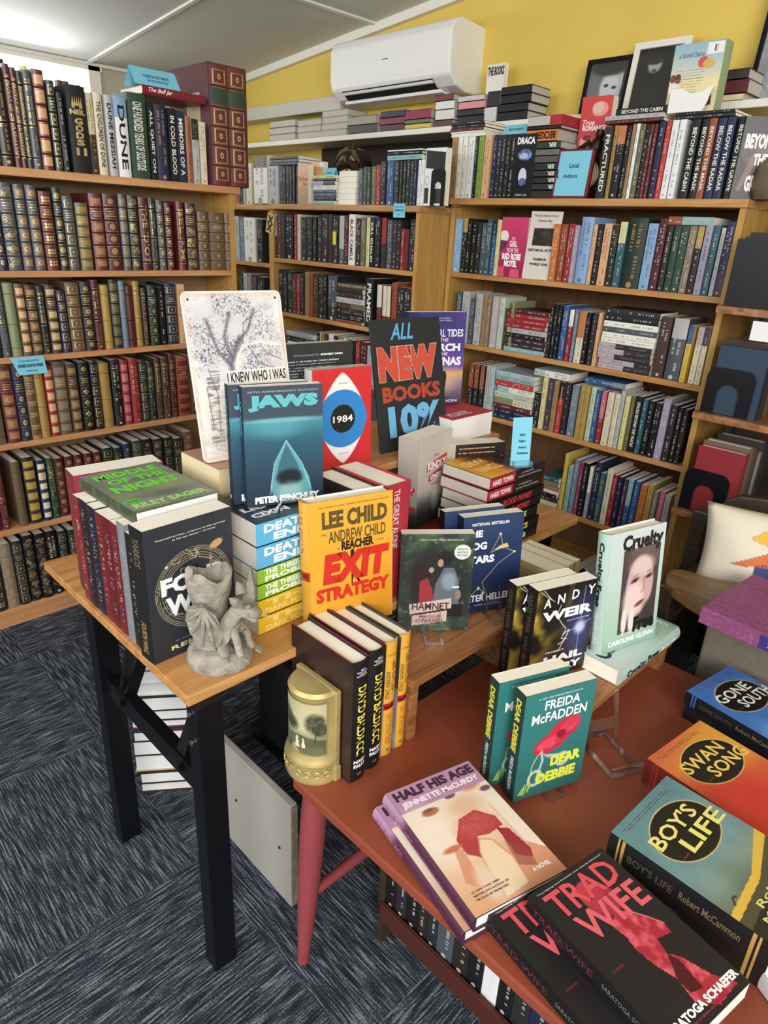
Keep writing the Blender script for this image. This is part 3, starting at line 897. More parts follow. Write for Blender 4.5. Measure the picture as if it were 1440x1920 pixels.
# ---------------------------------------------------------------- right bookcase
row("the widest bookcase's top", 'y', RY, RZ[0], '''
838 850 tan P 202 - k
851 858 ivory P 202 - k
859 867 ivory P 202 - k
868 879 white P 202 - k
881 886 dark P 202 - w
887 897 leaf P 200 - k
899 911 peach P 202 - k
914 921 navy P 202 - w
922 930 coal P 200 - w
931 938 coal P 200 - w
939 946 coal P 200 - w
947 956 black P 200 - w
1114 1129 coal P 200 - w - "FRACTURED"
1130 1137 ochre P 204 - k
1138 1153 black P 202 u w orange
1154 1162 black P 200 - w
1163 1169 tan P 204 - k
1171 1177 white P 204 - k
1178 1187 olive P 202 - w
1188 1195 black P 200 - w
1196 1202 wine P 200 - w
1203 1209 wine P 200 - w
1211 1222 navy P 206 - w
1224 1233 bright P 206 - w
1234 1246 white P 206 - k
1248 1260 white P 206 - k
1270 1285 black P 204 - w - "BEYOND THE CABIN"
1287 1300 black P 204 - w - "BEYOND THE MASK"
1301 1314 rust P 204 - w - "BEYOND THE MASK"
1316 1331 navy P 204 - w - "BELOW THE RADAR"
1333 1348 navy P 204 - w - "BELOW THE RADAR"
1352 1368 black P 204 - w - "BEYOND THE GRAVE"
''', .2, 'P', .14)
row("the widest bookcase's upper shelf", 'y', RY, RZ[1], '''
845 858 sky P 190 - w
860 868 black P 192 u w gold
869 876 black P 186 - w
877 885 black P 184 - w
886 893 coal P 180 - w
894 903 slate P 178 - w
904 913 teal P 190 - w
914 921 blue P 188 - w navy
922 928 lemon P 190 - k
1024 1036 orange P 182 - w
1038 1049 rust P 182 - w
1051 1062 red P 184 - w
1063 1071 lilac P 180 - w
1072 1094 sky H 206 - k
1096 1103 peach P 184 - k
1104 1114 black P 186 - w
1115 1129 peach P 188 - k
1130 1142 dark P 184 - w
1144 1157 teal P 194 - w lemon
1158 1191 forest H 206 - t
1193 1211 sky P 192 - k
1213 1227 maroon P 206 - w
1229 1239 coal P 188 - w
1240 1252 green P 188 - w
1253 1267 green P 188 - w
1268 1281 taupe P 188 - w
1283 1295 dark P 188 - w gold
1297 1310 lilac P 190 - k
1311 1323 teal P 192 - w
1325 1333 silver P 186 - k
1334 1350 purple P 202 - w navy
''', .188, 'P', .14)
pile("the place above the widest bookcase's green upper-shelf books", 'y', RY+.004, RZ[1]+.190, 1252, 1338, '''
rust P 23 w aqua
''')
row("the widest bookcase's second shelf", 'y', RY, RZ[2], '''
849 857 teal P 190 - w
859 872 silver P 192 - k
873 881 slate P 170 - w
883 895 silver P 190 - k
897 904 tan P 188 - k
905 912 taupe P 188 - w
914 926 mauve P 188 - w
927 936 mint P 186 - k
938 947 brown P 150 - t
949 954 sage P 176 - k
1020 1026 black P 186 - w
1027 1033 black P 186 - w
1034 1040 black P 184 - w
1042 1052 blue P 186 - w
1054 1062 red P 174 - w ivory
1064 1070 steel P 176 - w
1072 1084 cream P 172 - k orange
1086 1093 black P 172 - w
1095 1104 coal P 172 - t
1106 1112 peach P 176 - k
1219 1238 brown P 188 - w
1241 1268 slate H 188 - w silver
1270 1280 yellow P 172 - k blue
1286 1297 cream P 170 - k mauve
1298 1308 cream P 172 - k purple
''', .185, 'P', .14)
pile("the widest bookcase's left second-shelf pile", 'y', RY, RZ[2], 944, 1016, '''
aqua P 17 w
plum P 17 w
plum P 17 w
black P 17 w
silver P 18 k
red P 17 w
red P 17 w
red P 17 w
maroon P 17 w
''')
pile("the widest bookcase's right second-shelf pile", 'y', RY, RZ[2], 1116, 1214, '''
mauve P 17 k coal
mauve P 17 k coal
mauve P 17 k coal
mauve P 17 k coal
mauve P 17 k coal
ivory P 17 k
ivory P 17 k
slate P 17 w
ivory P 19 k
black P 20 w
coal P 20 w
''')
row("the widest bookcase's third shelf", 'y', RY, RZ[3], '''
872 880 coal P 186 - w rust
882 890 coal P 186 - w rust
892 900 coal P 186 - w rust
902 909 silver P 190 - k
910 918 pale P 190 - k
993 1004 dark P 130 - w
1006 1014 lemon P 190 - k
1016 1025 purple P 190 - w
1026 1034 tan P 186 - k
1036 1045 bright P 186 - w black
1047 1056 coal P 190 - w
1058 1070 steel P 184 - w
1073 1081 gold P 188 - k
1082 1090 gold P 188 - k
1092 1101 mint P 190 - k
1102 1110 blue P 184 - w
1112 1121 red P 184 - w rose
1123 1134 cream P 184 - k
1136 1145 cream P 184 - k
1146 1153 silver P 198 - k
1155 1163 lemon P 184 - k
1165 1171 olive P 188 - t
1173 1184 black P 190 - w - "STACKS BEYOND THE TRACKS"
1186 1194 teal P 186 - w
1196 1206 black P 184 - w
1208 1220 black P 182 - w
1222 1235 lilac P 200 - w
1237 1248 plum P 186 - w
1250 1258 black P 182 - w
1260 1268 dark P 180 - w
''', .186, 'P', .14)
pile("the widest bookcase's third-shelf pile", 'y', RY, RZ[3], 922, 991, '''
navy P 20 w
navy P 20 w
wine P 19 w
sage P 24 k cream
mint P 22 k
pale P 22 k ivory
bright P 22 w
aqua P 17 k
pale P 17 k
''')
pile("the place on the widest bookcase's third-shelf purple book", 'y', RY+.004, RZ[3]+.1915, 1000, 1066, '''
pale P 24 k ivory
''')
pile("the place on the widest bookcase's third-shelf gold books", 'y', RY+.004, RZ[3]+.1995, 1092, 1168, '''
blue P 20 w steel
''')
row("the widest bookcase's fourth shelf", 'y', RY, RZ[4], '''
1043 1049 yellow P 216 - k
1052 1060 aqua P 176 - k
1062 1070 steel P 206 - w
1071 1077 magenta P 200 - w
1079 1088 black P 204 - w
1090 1096 lilac P 196 - w ivory
1098 1108 navy H 218 - w
1110 1119 teal P 186 - y
1121 1131 cream P 206 - k
1133 1140 red P 192 - w
1142 1149 navy P 190 - w
1151 1158 purple P 186 - w
1160 1169 blue P 190 - w aqua
1171 1180 blue P 190 - w
1182 1193 orange P 184 - k
1195 1205 gold P 192 - k
1207 1215 grey P 176 - w
1217 1226 rose P 180 - w
1228 1238 mauve P 176 - k
''', .19, 'P', .14)
pile("the widest bookcase's short fourth-shelf pile", 'y', RY, RZ[4], 1012, 1040, '''
mint P 16 w
maroon P 17 w
black P 15 w
ivory P 12 k
tan P 17 k
taupe P 18 k
teal P 20 w
''')
# ---------------------------------------------------------------- things facing out on the back bookcases
def panel_book(name, label, cat, BL, yaw, w, h, t, art_fn, texts=(), spine='#333333', tilt=0., hard=False, lying=False, group=None, spine_texts=(), back='#e8e4dc',
               page='page', spine_side='L', roll=0., artm='art', spine_art=None, step=.0013, back_texts=()):
    """a book whose front cover is seen: BL is the lower left corner of the front cover; y runs from the cover backwards"""
    r = empty(name, BL); r.rotation_mode = 'QUATERNION'
    M = Matrix.Rotation(yaw, 4, 'Z') @ Matrix.Rotation(-PI/2 if lying else -tilt, 4, 'X') @ Matrix.Rotation(roll, 4, 'Y')
    r.rotation_quaternion = M.to_quaternion(); tag(r, label, cat, group)
    e = .003 if hard else .0004; cb = .0022 if hard else .0006
    b = MB(['jacket']); sc = L(spine); n = 8; bul = min(.2*t, .007) if hard else .0008
    sgn = 1 if spine_side == 'L' else -1; X = 0 if spine_side == 'L' else w
    us = [t*i/n for i in range(n+1)]
    out = [(X-sgn*(bul*(1-(2*y/t-1)**2)), y) for y in us]; inn = [(X+sgn*cb, t-y) for y in us]
    # wrap: spine strip
    b.prism(out+[(X+sgn*cb, t), (X+sgn*cb, 0)], 'z', 0, h, sc)
    b.box(min(X+sgn*cb, w-X), max(X+sgn*cb, w-X), 0, cb, 0, h, L(spine)); b.box(min(X+sgn*cb, w-X), max(X+sgn*cb, w-X), t-cb, t, 0, h, L(back))
    b.build('cover', r, smooth=False)
    b = MB([page])
    fx = w-X-sgn*e   # fore edge
    b.box(min(X+sgn*cb*1.2, fx), max(X+sgn*cb*1.2, fx), cb, t-cb, e, h-e); b.build('page_block', r)
    if art_fn:
        A = Art(w, h, '#888888', step); art_fn(A); A.build('front_art', r, lambda x, z: (x, -.0004, z), artm)
    if texts: lettering('front_lettering', r, [(q[0], q[1]*w, q[2]*h, q[3]*w, q[4]*h, *q[5:]) for q in texts], lambda u, v: (u, -.0009, v), artm)
    def sfn(off): return lambda y, z: (X-sgn*(bul*(1-(2*y/t-1)**2)+off), y if sgn < 0 else t-y, z)
    if spine_art:
        A = Art(t, h, spine, .0015); spine_art(A); f_ = sfn(.0003); A.build('spine_art', r, f_)
    if spine_texts: lettering('spine_lettering', r, [(q[0], q[1]*t, q[2]*h, q[3]*t, q[4]*h, *q[5:]) for q in spine_texts], sfn(.0008))
    if back_texts: lettering('back_lettering', r, [(q[0], q[1]*w, q[2]*h, q[3]*w, q[4]*h, *q[5:]) for q in back_texts], lambda u, v: (w-u, t+.0006, v))
    return r
S = dict(rot=-90); SB = dict(rot=-90, bold=.04); B = dict(bold=.05); U180 = dict(rot=180, bold=.04)
def flatcard(name, label, cat, m, loc, rot, w, h, texts, t=.0012, parent=None):
    r = empty(name, loc, rot); tag(r, label, cat); boxobj('card', m, 0, w, 0, t, 0, h, r)
    if texts: lettering('card_lettering', r, [(q[0], q[1]*w, q[2]*h, q[3]*w, q[4]*h, *q[5:]) for q in texts], lambda u, v: (u, -.0008, v), 'artm')
    return r
def rules(A, u0, u1, v0, v1, n, col, seed=0, t=.0007):
    """lines of print too small to read"""
    R = random.Random(seed)
    for i in range(n):
        v = v1-(v1-v0)*i/max(n-1, 1); e = u1-(u1-u0)*R.uniform(0, .25)
        m = (np.abs(A.v-v)*A.h < t)*(A.u > u0)*(A.u < e); m = m*(A.noise(420, seed+i, 1, 1, .01) > .33); A.mix(col, m*.9)
# pink book facing out, upper shelf
def a_girl(A):
    A.grad([(0, '#8f1f4a'), (.5, '#b92a5c'), (1, '#cf3d6c')]); A.mix('#d9506c', A.poly([(.0, 0), (.25, 0), (.22, .17), (.02, .16)])+A.poly([(.45, 0), (.85, 0), (.8, .14), (.5, .14)]))
    A.mix('#e8dfd8', A.ell(.13, .68, .17, .10)); A.mix('#5a2a52', A.poly([(.0, .62), (.30, .60), (.22, .50), (.0, .40)]))
x0 = ony(929, 512, RY)
panel_book('paperback_book', 'bright pink paperback facing outward on the upper shelf of the widest bookcase', 'book', (x0[0], RY+.012, RZ[1]+.0006), math.radians(4), .108, .2, .03, a_girl,
    [('THE', .42, .62, .56, .67, '#f3c9d4'), ('GIRL', .36, .51, .66, .61, '#ffffff'), ('FROM THE', .28, .41, .72, .49, '#f3c9d4'), ('RED ROSE', .12, .29, .84, .40, '#ffffff', B), ('MOTEL', .22, .17, .72, .28, '#ffffff', B)], '#c8c35a')
x0 = ony(976, 520, RY)
def a_sheet(A):
    A.c[:] = hx('#d9cfc4'); A.mix('#2a2220', A.poly([(.16, .50), (.97, .50), (.97, .76), (.16, .76)])*(.75+.4*A.noise(60, 3)))
r = empty('printed_notice', (x0[0], RY+.006, RZ[1]+.0006), (-.09, 0, math.radians(3))); tag(r, 'cream printed notice with a dark photograph standing on the upper shelf beside the pink book', 'notice')
boxobj('card', 'artm', 0, .122, .0004, .0014, 0, .222, r)
A = Art(.122, .222, '#d9cfc4'); a_sheet(A); A.build('notice_print', r, lambda x, z: (x, 0, z), 'artm')
lettering('notice_lettering', r, [('The Secretaries of Juno,', .012, .203, .108, .212, '#4a4440'), ('Clement Bay', .03, .186, .086, .196, '#4a4440'), ('HISTORICAL FICTION', .008, .092, .118, .101, '#2a2624', B), ('WOMEN IN', .034, .062, .086, .071, '#2a2624', B), ('WORLD WAR', .022, .046, .096, .055, '#2a2624', B)], lambda u, v: (u, -.0006, v), 'artm')
# DRACA facing out
def a_draca(A):
    A.c[:] = hx('#0d0f16'); m = A.ell(.5, .68, .34, .09)*A.noise(90, 2); A.mix('#7f97d8', m*1.3); A.mix('#c9d2ea', A.ell(.45, .66, .2, .05)*.8)
    A.mix('#d3d8e8', A.ell(.48, .34, .2, .14)); A.mix('#39518f', A.ell(.5, .26, .19, .06)*.8)
x0 = ony(957, 360, RY)
panel_book('paperback_book', 'black paperback facing out with a white egg shape on its cover beside the clock-side stack', 'book', (x0[0], RY+.004, RZ[0]+.0006), 0, .083, .198, .028, a_draca,
    [('DRACA', .08, .84, .94, .95, '#f2f2f2', B), ('JOSE LIU', .2, .03, .8, .07, '#c9c9d6')], '#101218')
# blue folded tent cards
def tent(loc, rz, w, h, spread, label, texts, tiltx=.35):
    r = empty('tent_card', loc, (0, 0, rz)); tag(r, label, 'sign'); t = .001; y = spread/2
    b = MB(['blue']); b.add([(0, 0, 0), (w, 0, 0), (w, y, h), (0, y, h), (w, 2*y, 0), (0, 2*y, 0)], [(0, 1, 2, 3), (3, 2, 4, 5)]); o = b.build('card', r, fix=False)
    md = o.modifiers.new('thick', 'SOLIDIFY'); md.thickness = .0009; md.offset = -1
    L_ = math.hypot(y, h)
    if texts: lettering('card_lettering', r, [(q[0], q[1]*w, q[2], q[3]*w, q[4], q[5], *q[6:]) for q in texts], lambda u, v: (u, y*v-.0012, h*v+.0002), 'artm')
    return r
# tall stack right of DRACA: thick books, spines outward and upside down
zz = RZ[0]+.0006; x0 = ony(994, 360, RY)[0]; x1 = ony(1046, 360, RY)[0]
sp = [('#2f2a28', .026), ('#33302e', .020), ('#2b2927', .020), ('#3a2f2e', .020), ('#2c2d30', .022), ('#55534f', .022), ('#6c6a63', .020), ('#2f3a38', .022), ('#d07a35', .036), ('#2a2624', .010), ('#b9b6b1', .030)]
for i, (c, t) in enumerate(sp):
    tx = 'ER' if i in (1, 2, 3, 4, 7) else ('BECKER' if i == 8 else '')
    w_ = x1-x0+(.012 if i > 6 else 0)+(.01 if i > 8 else 0); xx = x0-(.004*i if i < 8 else .045)
    mb = MB(['jacket', 'pageg']); mb.box(0, w_, 0, .13, 0, .0015, L(c)); mb.box(0, w_, 0, .13, t-.002, t-.0006, L(c)); mb.box(0, w_, 0, .0018, 0, t-.0006, L(c)); mb.box(.002, w_-.002, .0018, .127, .0015, t-.002, (1, 1, 1), 1)
    if i == 10: mb.box(w_*.66, w_+.0005, -.0006, .131, 0, t-.0004, L('#a82c3a'))
    r = empty('hardcover_book', (xx, RY+.005, zz)); mb.build('cover', r)
    if tx == 'ER': lettering('spine_lettering', r, [('ER', w_*.62, t*.2, w_*.86, t*.8, '#d8d6d0', U180)], lambda u, v: (u, -.0006, v))
    if tx == 'BECKER': lettering('spine_lettering', r, [('BECKER', w_*.32, t*.2, w_*.94, t*.82, '#241a14', U180)], lambda u, v: (u, -.0006, v))
    tag(r, ('orange thick book with its title upside down, high in the stack beside the mantel clock' if i == 8 else 'grey box-like book with a red end, topmost of the stack beside the clock' if i == 10 else 'thin dark book between the orange and the grey one in that clock-side stack' if i == 9 else 'dark thick book lying %s from the bottom of the stack beside the mantel clock' % ORD[i]), 'book', 'thick books stacked beside the mantel clock')
    zz += t
tent((ony(935, 250, RY)[0], RY+.02, RZ[0]+.2035), .05, .10, .032, .05, 'small blue folded card on top of the dark books beside the egg cover', [('MYSTERY', .2, .35, .8, .6, '#2a5a66')])
# lying books over the row left of the DRACA set
zq = RZ[0]+.2035
for i, (a, b_, lst) in enumerate([(842, 905, [('ivory', 'P', 12), ('white', 'P', 6), ('wine', 'P', 10), ('black', 'P', 11), ('coal', 'P', 9)])]):
    pile('the pile over the widest bookcase top-left pale books', 'y', RY+.004, zq, a, b_, '\n'.join('%s %s %d %s' % (c, s_, t, 'w') for c, s_, t in lst))
def blockbook(label, loc, rz, w, d, t, c, pc='pageg', cover_side=None, group=None, cat='book'):
    mb = MB(['jacket', pc]); mb.box(0, w, 0, d, 0, .0016, L(c)); mb.box(0, w, 0, d, t-.0016, t, L(c)); mb.box(0, w, 0, .0018, 0, t, L(c)); mb.box(.002, w-.003, .0018, d-.003, .0016, t-.0016, (1, 1, 1), 1)
    r = empty('hardcover_book', loc, (0, 0, rz)); mb.build('cover', r); tag(r, label, cat, group); return r
# books on the white wall shelf, page edges outward
R5 = random.Random(5); SH = 1.6676
def wshelf(px0, px1, cols, pre, flip=True, y0=2.31, d=.12, spine=False):
    z = SH; xa = ony(px0, 260, y0)[0]; xb = ony(px1, 260, y0)[0]
    for i, (c, t) in enumerate(cols):
        j = R5.uniform(-.006, .006)
        if spine: blockbook('%s, %s' % (pre, 'lowest' if i == 0 else ORD[i]+' up'), (xa+j, y0, z), 0, xb-xa, d, t-.0005, c, 'pageg', group=pre+' pile on the wall shelf')
        else: blockbook('%s, %s' % (pre, 'lowest' if i == 0 else ORD[i]+' up'), (xb+j, y0+d, z), PI, xb-xa, d, t-.0005, c, 'pageg', group=pre+' pile on the wall shelf')
        z += t
    return z
wshelf(505, 552, [('#8d8778', .028), ('#3a3c3e', .03), ('#45484a', .03)], 'book with grey page edges at the left end of the white wall shelf')
wshelf(556, 600, [('#8c8a72', .026), ('#8a8970', .026), ('#8d8b74', .026)], 'drab green book on the white wall shelf, left pile')
wshelf(602, 650, [('#a39a82', .026), ('#968f78', .026), ('#9a937c', .026), ('#8c866f', .026)], 'drab book on the white wall shelf, second pile')
wshelf(652, 705, [('#3a2c28', .034), ('#9a9484', .034)], 'book on the white wall shelf above the mantel clock', spine=True)
wshelf(712, 758, [('#4a2430', .024), ('#7d2d30', .026), ('#33304a', .024)], 'dark red or blue book on the white wall shelf, middle pile', spine=True)
wshelf(758, 806, [('#c9b84a', .018), ('#6a6a4a', .016), ('#8f2448', .034)], 'book in the magenta-topped pile on the white wall shelf', spine=True)
wshelf(812, 846, [('#5a4034', .022), ('#d9d7d2', .036), ('#e0ddd8', .03), ('#7a3a30', .022)], 'book in the white-spined pile right of the magenta one on the wall shelf', spine=True)
wshelf(855, 903, [('#23252a', .028), ('#26282c', .022), ('#d98f94', .026), ('#c9c5bd', .02)], 'book in the pink-banded pile on the white wall shelf', spine=True)
wshelf(906, 928, [('#cfccc6', .05), ('#2c2c2e', .05)], 'small thick book left of the black stack on the wall shelf', spine=True)
wshelf(930, 985, [('#1c1c1e', .028), ('#1a1a1c', .026), ('#1d1d1f', .028), ('#1b1b1d', .026)], 'black book in the black stack on the white wall shelf', spine=True)
bx = ony(905, 200, 2.35)[0]
panel_book('paperback_book', 'white book with bold black capitals standing tallest on the wall shelf', 'book', (ony(918, 190, 2.43)[0], 2.40, SH+.108), 0, .085, .10, .02,
    lambda A: A.c.__setitem__(slice(None), hx('#e3e0d8')), [('THE BOOKS', .05, .62, .95, .92, '#201f1f', B)], '#39302c')
wshelf(1322, 1378, [('#d9cfa4', .018), ('#5c2832', .036), ('#3a3436', .026)], 'book stacked on the wall shelf right of the framed portraits', spine=True)
# framed portraits on the wall shelf
def portrait(label, px, w, h, fr, seed, yy=2.44):
    x = ony(px, 180, yy)[0]; r = empty('framed_portrait', (x, yy-.03, SH+.001), (-.13, 0, 0)); tag(r, label, 'picture')
    b = MB(['black' if fr == 'k' else 'trimw']); t = .014 if fr == 'k' else .02
    for a in ((0, w, 0, t), (0, w, h-t, h), (0, t, t, h-t), (w-t, w, t, h-t)): b.box(a[0], a[1], 0, .012, a[2], a[3])
    b.build('frame', r, bevel=.0015); boxobj('backing', 'black', t*.8, w-t*.8, .008, .011, t*.8, h-t*.8, r)
    A = Art(w-2*t, h-2*t, '#15151a' if fr != 'k' else '#cfcfcf', .002)
    if seed == 1:
        A.c[:] = hx('#26262a'); A.mix('#d8d8d8', A.poly([(.12, .08), (.9, .08), (.92, .95), (.15, .9)])); A.mix('#8b8b8b', A.ell(.25, .6, .3, .5, .5)); A.mix('#f0f0f0', A.ell(.58, .50, .24, .30, .3)); A.mix('#3a3a3a', A.ell(.55, .9, .5, .16, .4))
        A.mix('#333333', A.ell(.5, .55, .06, .03, .6)+A.ell(.72, .5, .06, .03, .6)+A.ell(.62, .33, .08, .03, .6)); A.mix('#2a2a2a', A.ell(.2, .1, .3, .2, .5))
    elif seed == 2:
        A.c[:] = hx('#17171a'); A.mix('#c9c9c9', A.ell(.42, .72, .16, .14, .4)); A.mix('#2a2a2a', A.ell(.40, .80, .2, .08, .4)); A.mix('#5a5a5a', A.ell(.42, .62, .05, .03, .5)); A.mix('#e8e8e8', A.poly([(.88, .4), (.95, .4), (.99, 1), (.92, 1)])); A.mix('#3c3c40', A.ell(.55, .2, .4, .25, .6)*.5)
    else: A.c[:] = .62+.25*A.noise(60, 4)[..., None]*np.ones(3)
    A.build('portrait_print', r, lambda q, z: (q+t, .006, z+t), 'artm')
    boxobj('glass', 'clear', t, w-t, .0045, .0055, t, h-t, r)
    return r
portrait('black-framed black and white portrait photo of a person, leaning on the yellow wall', 1096, .17, .185, 'k', 1)
portrait('white-framed dark portrait photo of a person, leaning on the yellow wall', 1177, .19, .215, 'w', 2)
portrait('large black-framed picture cut by the right edge, above the wall shelf', 1404, .34, .34, 'k', 3)
# ---------------------------------------------------------------- ornaments on the back bookcases
def bookend(name, label, loc, rz, w=.10, h=.13, m='black'):
    """bent sheet bookend: base plate plus an arch with a cut-out"""
    r = empty(name, loc, (0, 0, rz)); tag(r, label, 'bookend'); b = MB([m]); k = 10
    def arch(W, H, R0):
        pts = [(-W/2, 0)]+[(-W/2+R0-R0*math.cos(i/k*PI/2), H-R0+R0*math.sin(i/k*PI/2)) for i in range(k+1)]+[(W/2-R0+R0*math.sin(i/k*PI/2), H-R0+R0*math.cos(i/k*PI/2)) for i in range(k+1)]+[(W/2, 0)]
        return pts
    o = arch(w, h, w*.22); q = arch(w*.46, h*.66, w*.225); n = len(o)
    for y in (0, .0018):
        b.add([(p[0], y, p[1]) for p in o+q], [(i, i+1, n+i+1, n+i) for i in range(n-1)])
    b.add([(p[0], y, p[1]) for y in (0, .0018) for p in o], [(i, i+1, n+i+1, n+i) for i in range(n-1)])
    b.add([(p[0], y, p[1]) for y in (0, .0018) for p in q], [(i, i+1, n+i+1, n+i) for i in range(n-1)])
    b.build('arch_plate', r); boxobj('base_plate', m, -w/2, w/2, .0018, .10, 0, .0012, r); return r
def clock(label, loc, rz, s=1.0, figure=True):
    r = empty('mantel_clock', loc, (0, 0, rz)); tag(r, label, 'clock')
    b = MB(['bronze']); prof = [(-.10, 0), (-.10, .012), (-.085, .02), (-.075, .045), (-.058, .075), (-.05, .10), (-.032, .125), (0, .136)]
    P = prof+[(-x, z) for x, z in prof[::-1][1:]]
    b.prism([(x*s, z*s) for x, z in P], 'y', 0, .05*s); b.build('case', r, bevel=.003)
    def dial(q):
        q.lathe([(0, .0), (.036*s, .0), (.036*s, .004)], k=28)
    d = one('dial', 'artm', dial, r, loc=(0, -.001, .072*s), rot=(PI/2, 0, 0)); 
    ca = d.data.color_attributes['col']; ca.data.foreach_set('color', np.tile(np.array([*L('#d9cfa0'), 1.], dtype=np.float32), len(ca.data)))
    one('bezel', 'gold', lambda q: q.tube([(math.cos(a)*.038*s, 0, math.sin(a)*.038*s) for a in np.linspace(0, 2*PI, 29)], .0032*s, 6), r, loc=(0, -.003, .072*s), smooth=True)
    for a, l_ in ((.5, .022), (2.2, .03)):
        one('hand', 'dark', lambda q: q.prism([(-.0012*s, 0), (.0012*s, 0), (0, l_*s)], 'y', -.006, -.0045), r, loc=(0, 0, .072*s), rot=(0, a, 0))
    if figure:   # seated figure leaning on the case
        def fig(q):
            q.tube([(.0, .02, .125), (.005, .02, .15), (.012, .018, .178)], [.022*s, .026*s, .015*s], 10); q.tube([(.012, .018, .178), (.015, .016, .19), (.018, .014, .205)], [.010*s, .014*s, .010*s], 10)
            q.tube([(-.012, .01, .172), (-.045, .0, .15), (-.07, -.005, .128)], [.008*s, .007*s, .006*s], 8); q.tube([(.01, .01, .13), (.05, .0, .118), (.07, .0, .06), (.085, -.01, .015)], [.018*s, .016*s, .012*s, .010*s], 8)
            q.tube([(-.005, .01, .13), (-.04, 0, .12), (-.075, -.005, .07), (-.09, -.01, .02)], [.018*s, .015*s, .011*s, .009*s], 8)
        one('figure', 'bronze', fig, r, smooth=True)
    return r
p = ony(640, 300, MY+.06); clock('small dark bronze clock with pale dial and reclining figure on the thriller bookcase', (ony(634, 300, MY+.10)[0], MY+.15, MZ[0]+.0366), .1, 1.45)
tag(boxobj('wooden_block', 'walnut', ony(634, 300, MY+.10)[0]-.12, ony(634, 300, MY+.10)[0]+.12, MY+.145, MY+.225, MZ[0]+.0005, MZ[0]+.0362), 'flat wooden block hidden under the small bronze clock', 'block')
p = ony(1085, 360, RY); clock('larger dark bronze figural clock behind the framed blue sign on the widest bookcase', (ony(1075, 360, RY)[0]+.01, RY+.055, RZ[0]+.0006), -.05, 1.05)
# framed "Local Authors" sign
p = ony(1034, 361, RY-.005)
r = empty('framed_sign', (p[0], RY-.005, RZ[0]+.0006), (-.12, 0, .06)); tag(r, 'pale blue card in a small dark red frame reading Local Authors', 'sign')
b = MB([mat('red_frame', '#6d1c22', .4)]); W_, H_ = .128, .148
for a in ((0, W_, 0, .008), (0, W_, H_-.006, H_), (0, .006, 0, H_), (W_-.010, W_, 0, H_)): b.box(a[0], a[1], 0, .012, a[2], a[3])
b.build('frame', r, bevel=.001); boxobj('card', 'blue', .006, W_-.010, .002, .006, .008, H_-.006, r)
lettering('card_lettering', r, [('Local', .046, .092, .080, .106, '#1d3a45'), ('Authors', .030, .062, .080, .074, '#1d3a45')], lambda u, v: (u, .0014, v), 'artm')
# red tin standing on the books behind the clock
def a_red(A):
    A.c[:] = hx('#c83a36'); A.mix('#e0928a', A.ell(.62, .78, .26, .13)); A.mix('#d9b3a8', A.ell(.55, .80, .18, .10)); A.mix('#e0a79c', A.ell(.28, .2, .2, .12)); A.mix('#7a1d1d', A.ell(.3, .28, .14, .05))
p = ony(1066, 262, RY+.05)
tag(boxobj('wooden_block', 'walnut', p[0]+.0, p[0]+.115, RY+.110, RY+.15, RZ[0]+.0006, RZ[0]+.142), 'plain wooden block hidden behind the dark mantel clock, under the red boxed book', 'block')
panel_book('boxed_book', 'bright red boxed book with two sketched heads standing above the mantel clock', 'book', (p[0], RY+.105, RZ[0]+.1427), .1, .105, .165, .04, a_red,
    [('True', .1, .5, .5, .6, '#f5dcd4', dict(shear=.3)), ('ROMANCE', .12, .40, .88, .5, '#f5e4da', B)], '#b03330')
# books lying on the row to the right, and the tall picture box
zq = RZ[0]+.2085
def rpile(lst, px0, px1, z, pre, dy=.002, d=.13):
    return pile(pre, 'y', RY+dy, z, px0, px1, '\n'.join(lst), d)
z1 = rpile(['wine P 9 w', 'silver P 12 k'], 1134, 1244, zq, 'the pile under the lying black-titled book')
rpile(['black P 19 w - "BEYOND THE CABIN"'], 1150, 1247, z1, 'the place beside the red boxed book')
rpile(['coal P 9 w', 'black P 8 w'], 1262, 1375, RZ[0]+.2075, 'the low pile under the picture box')
def a_pic(A):
    A.grad([(0, '#d8cfa6'), (.45, '#e6d9a0'), (.6, '#c9cdbd'), (1, '#8fb4c4')]); A.mix('#ece9df', A.poly([(.66, .82), (.98, .82), (.98, .98), (.66, .98)])); A.mix('#5f6b6b', A.poly([(.75, .85), (.86, .85), (.86, .95), (.75, .95)])*(A.noise(500, 3, 1, 1, .01) > .5))
    A.mix('#d0524a', A.ell(.62, .72, .10, .08)); A.mix('#cfae63', A.ell(.74, .69, .12, .07)); A.mix('#7b3f34', A.ell(.06, .52, .06, .06)+A.ell(.17, .50, .06, .06)); A.mix('#e8e0d8', A.ell(.12, .38, .12, .07)); A.mix('#3a2e28', A.ell(.16, .54, .06, .04))
    A.mix('#4a3b33', A.poly([(.72, .08), (.92, .10), (.90, .26), (.70, .24)])); rules(A, .1, .7, .30, .62, 9, '#8a8468', 4)
p = ony(1228, 205, RY+.02)
panel_book('picture_box', 'pale blue and yellow picture box with two small printed people, above the widest bookcase', 'book', (ony(1243, 208, RY+.02)[0], RY+.03, RZ[0]+.2255), .0, .142, .172, .05, a_pic,
    [('a Second Chance', .12, .80, .62, .88, '#5d7f8f')], '#96a77a', spine_side='R')
r = empty('torn_paper', (ony(1262, 205, RY+.0)[0]-.02, RY+.008, RZ[0]+.2255)); tag(r, 'white torn paper slip in front of the pale blue boxed set', 'paper')
one('sheet', 'pagew', lambda q: q.prism([(0, 0), (.10, 0), (.11, .02), (.12, .062), (.09, .048), (.06, .045), (.03, .06), (.0, .055)], 'y', 0, .001), r)
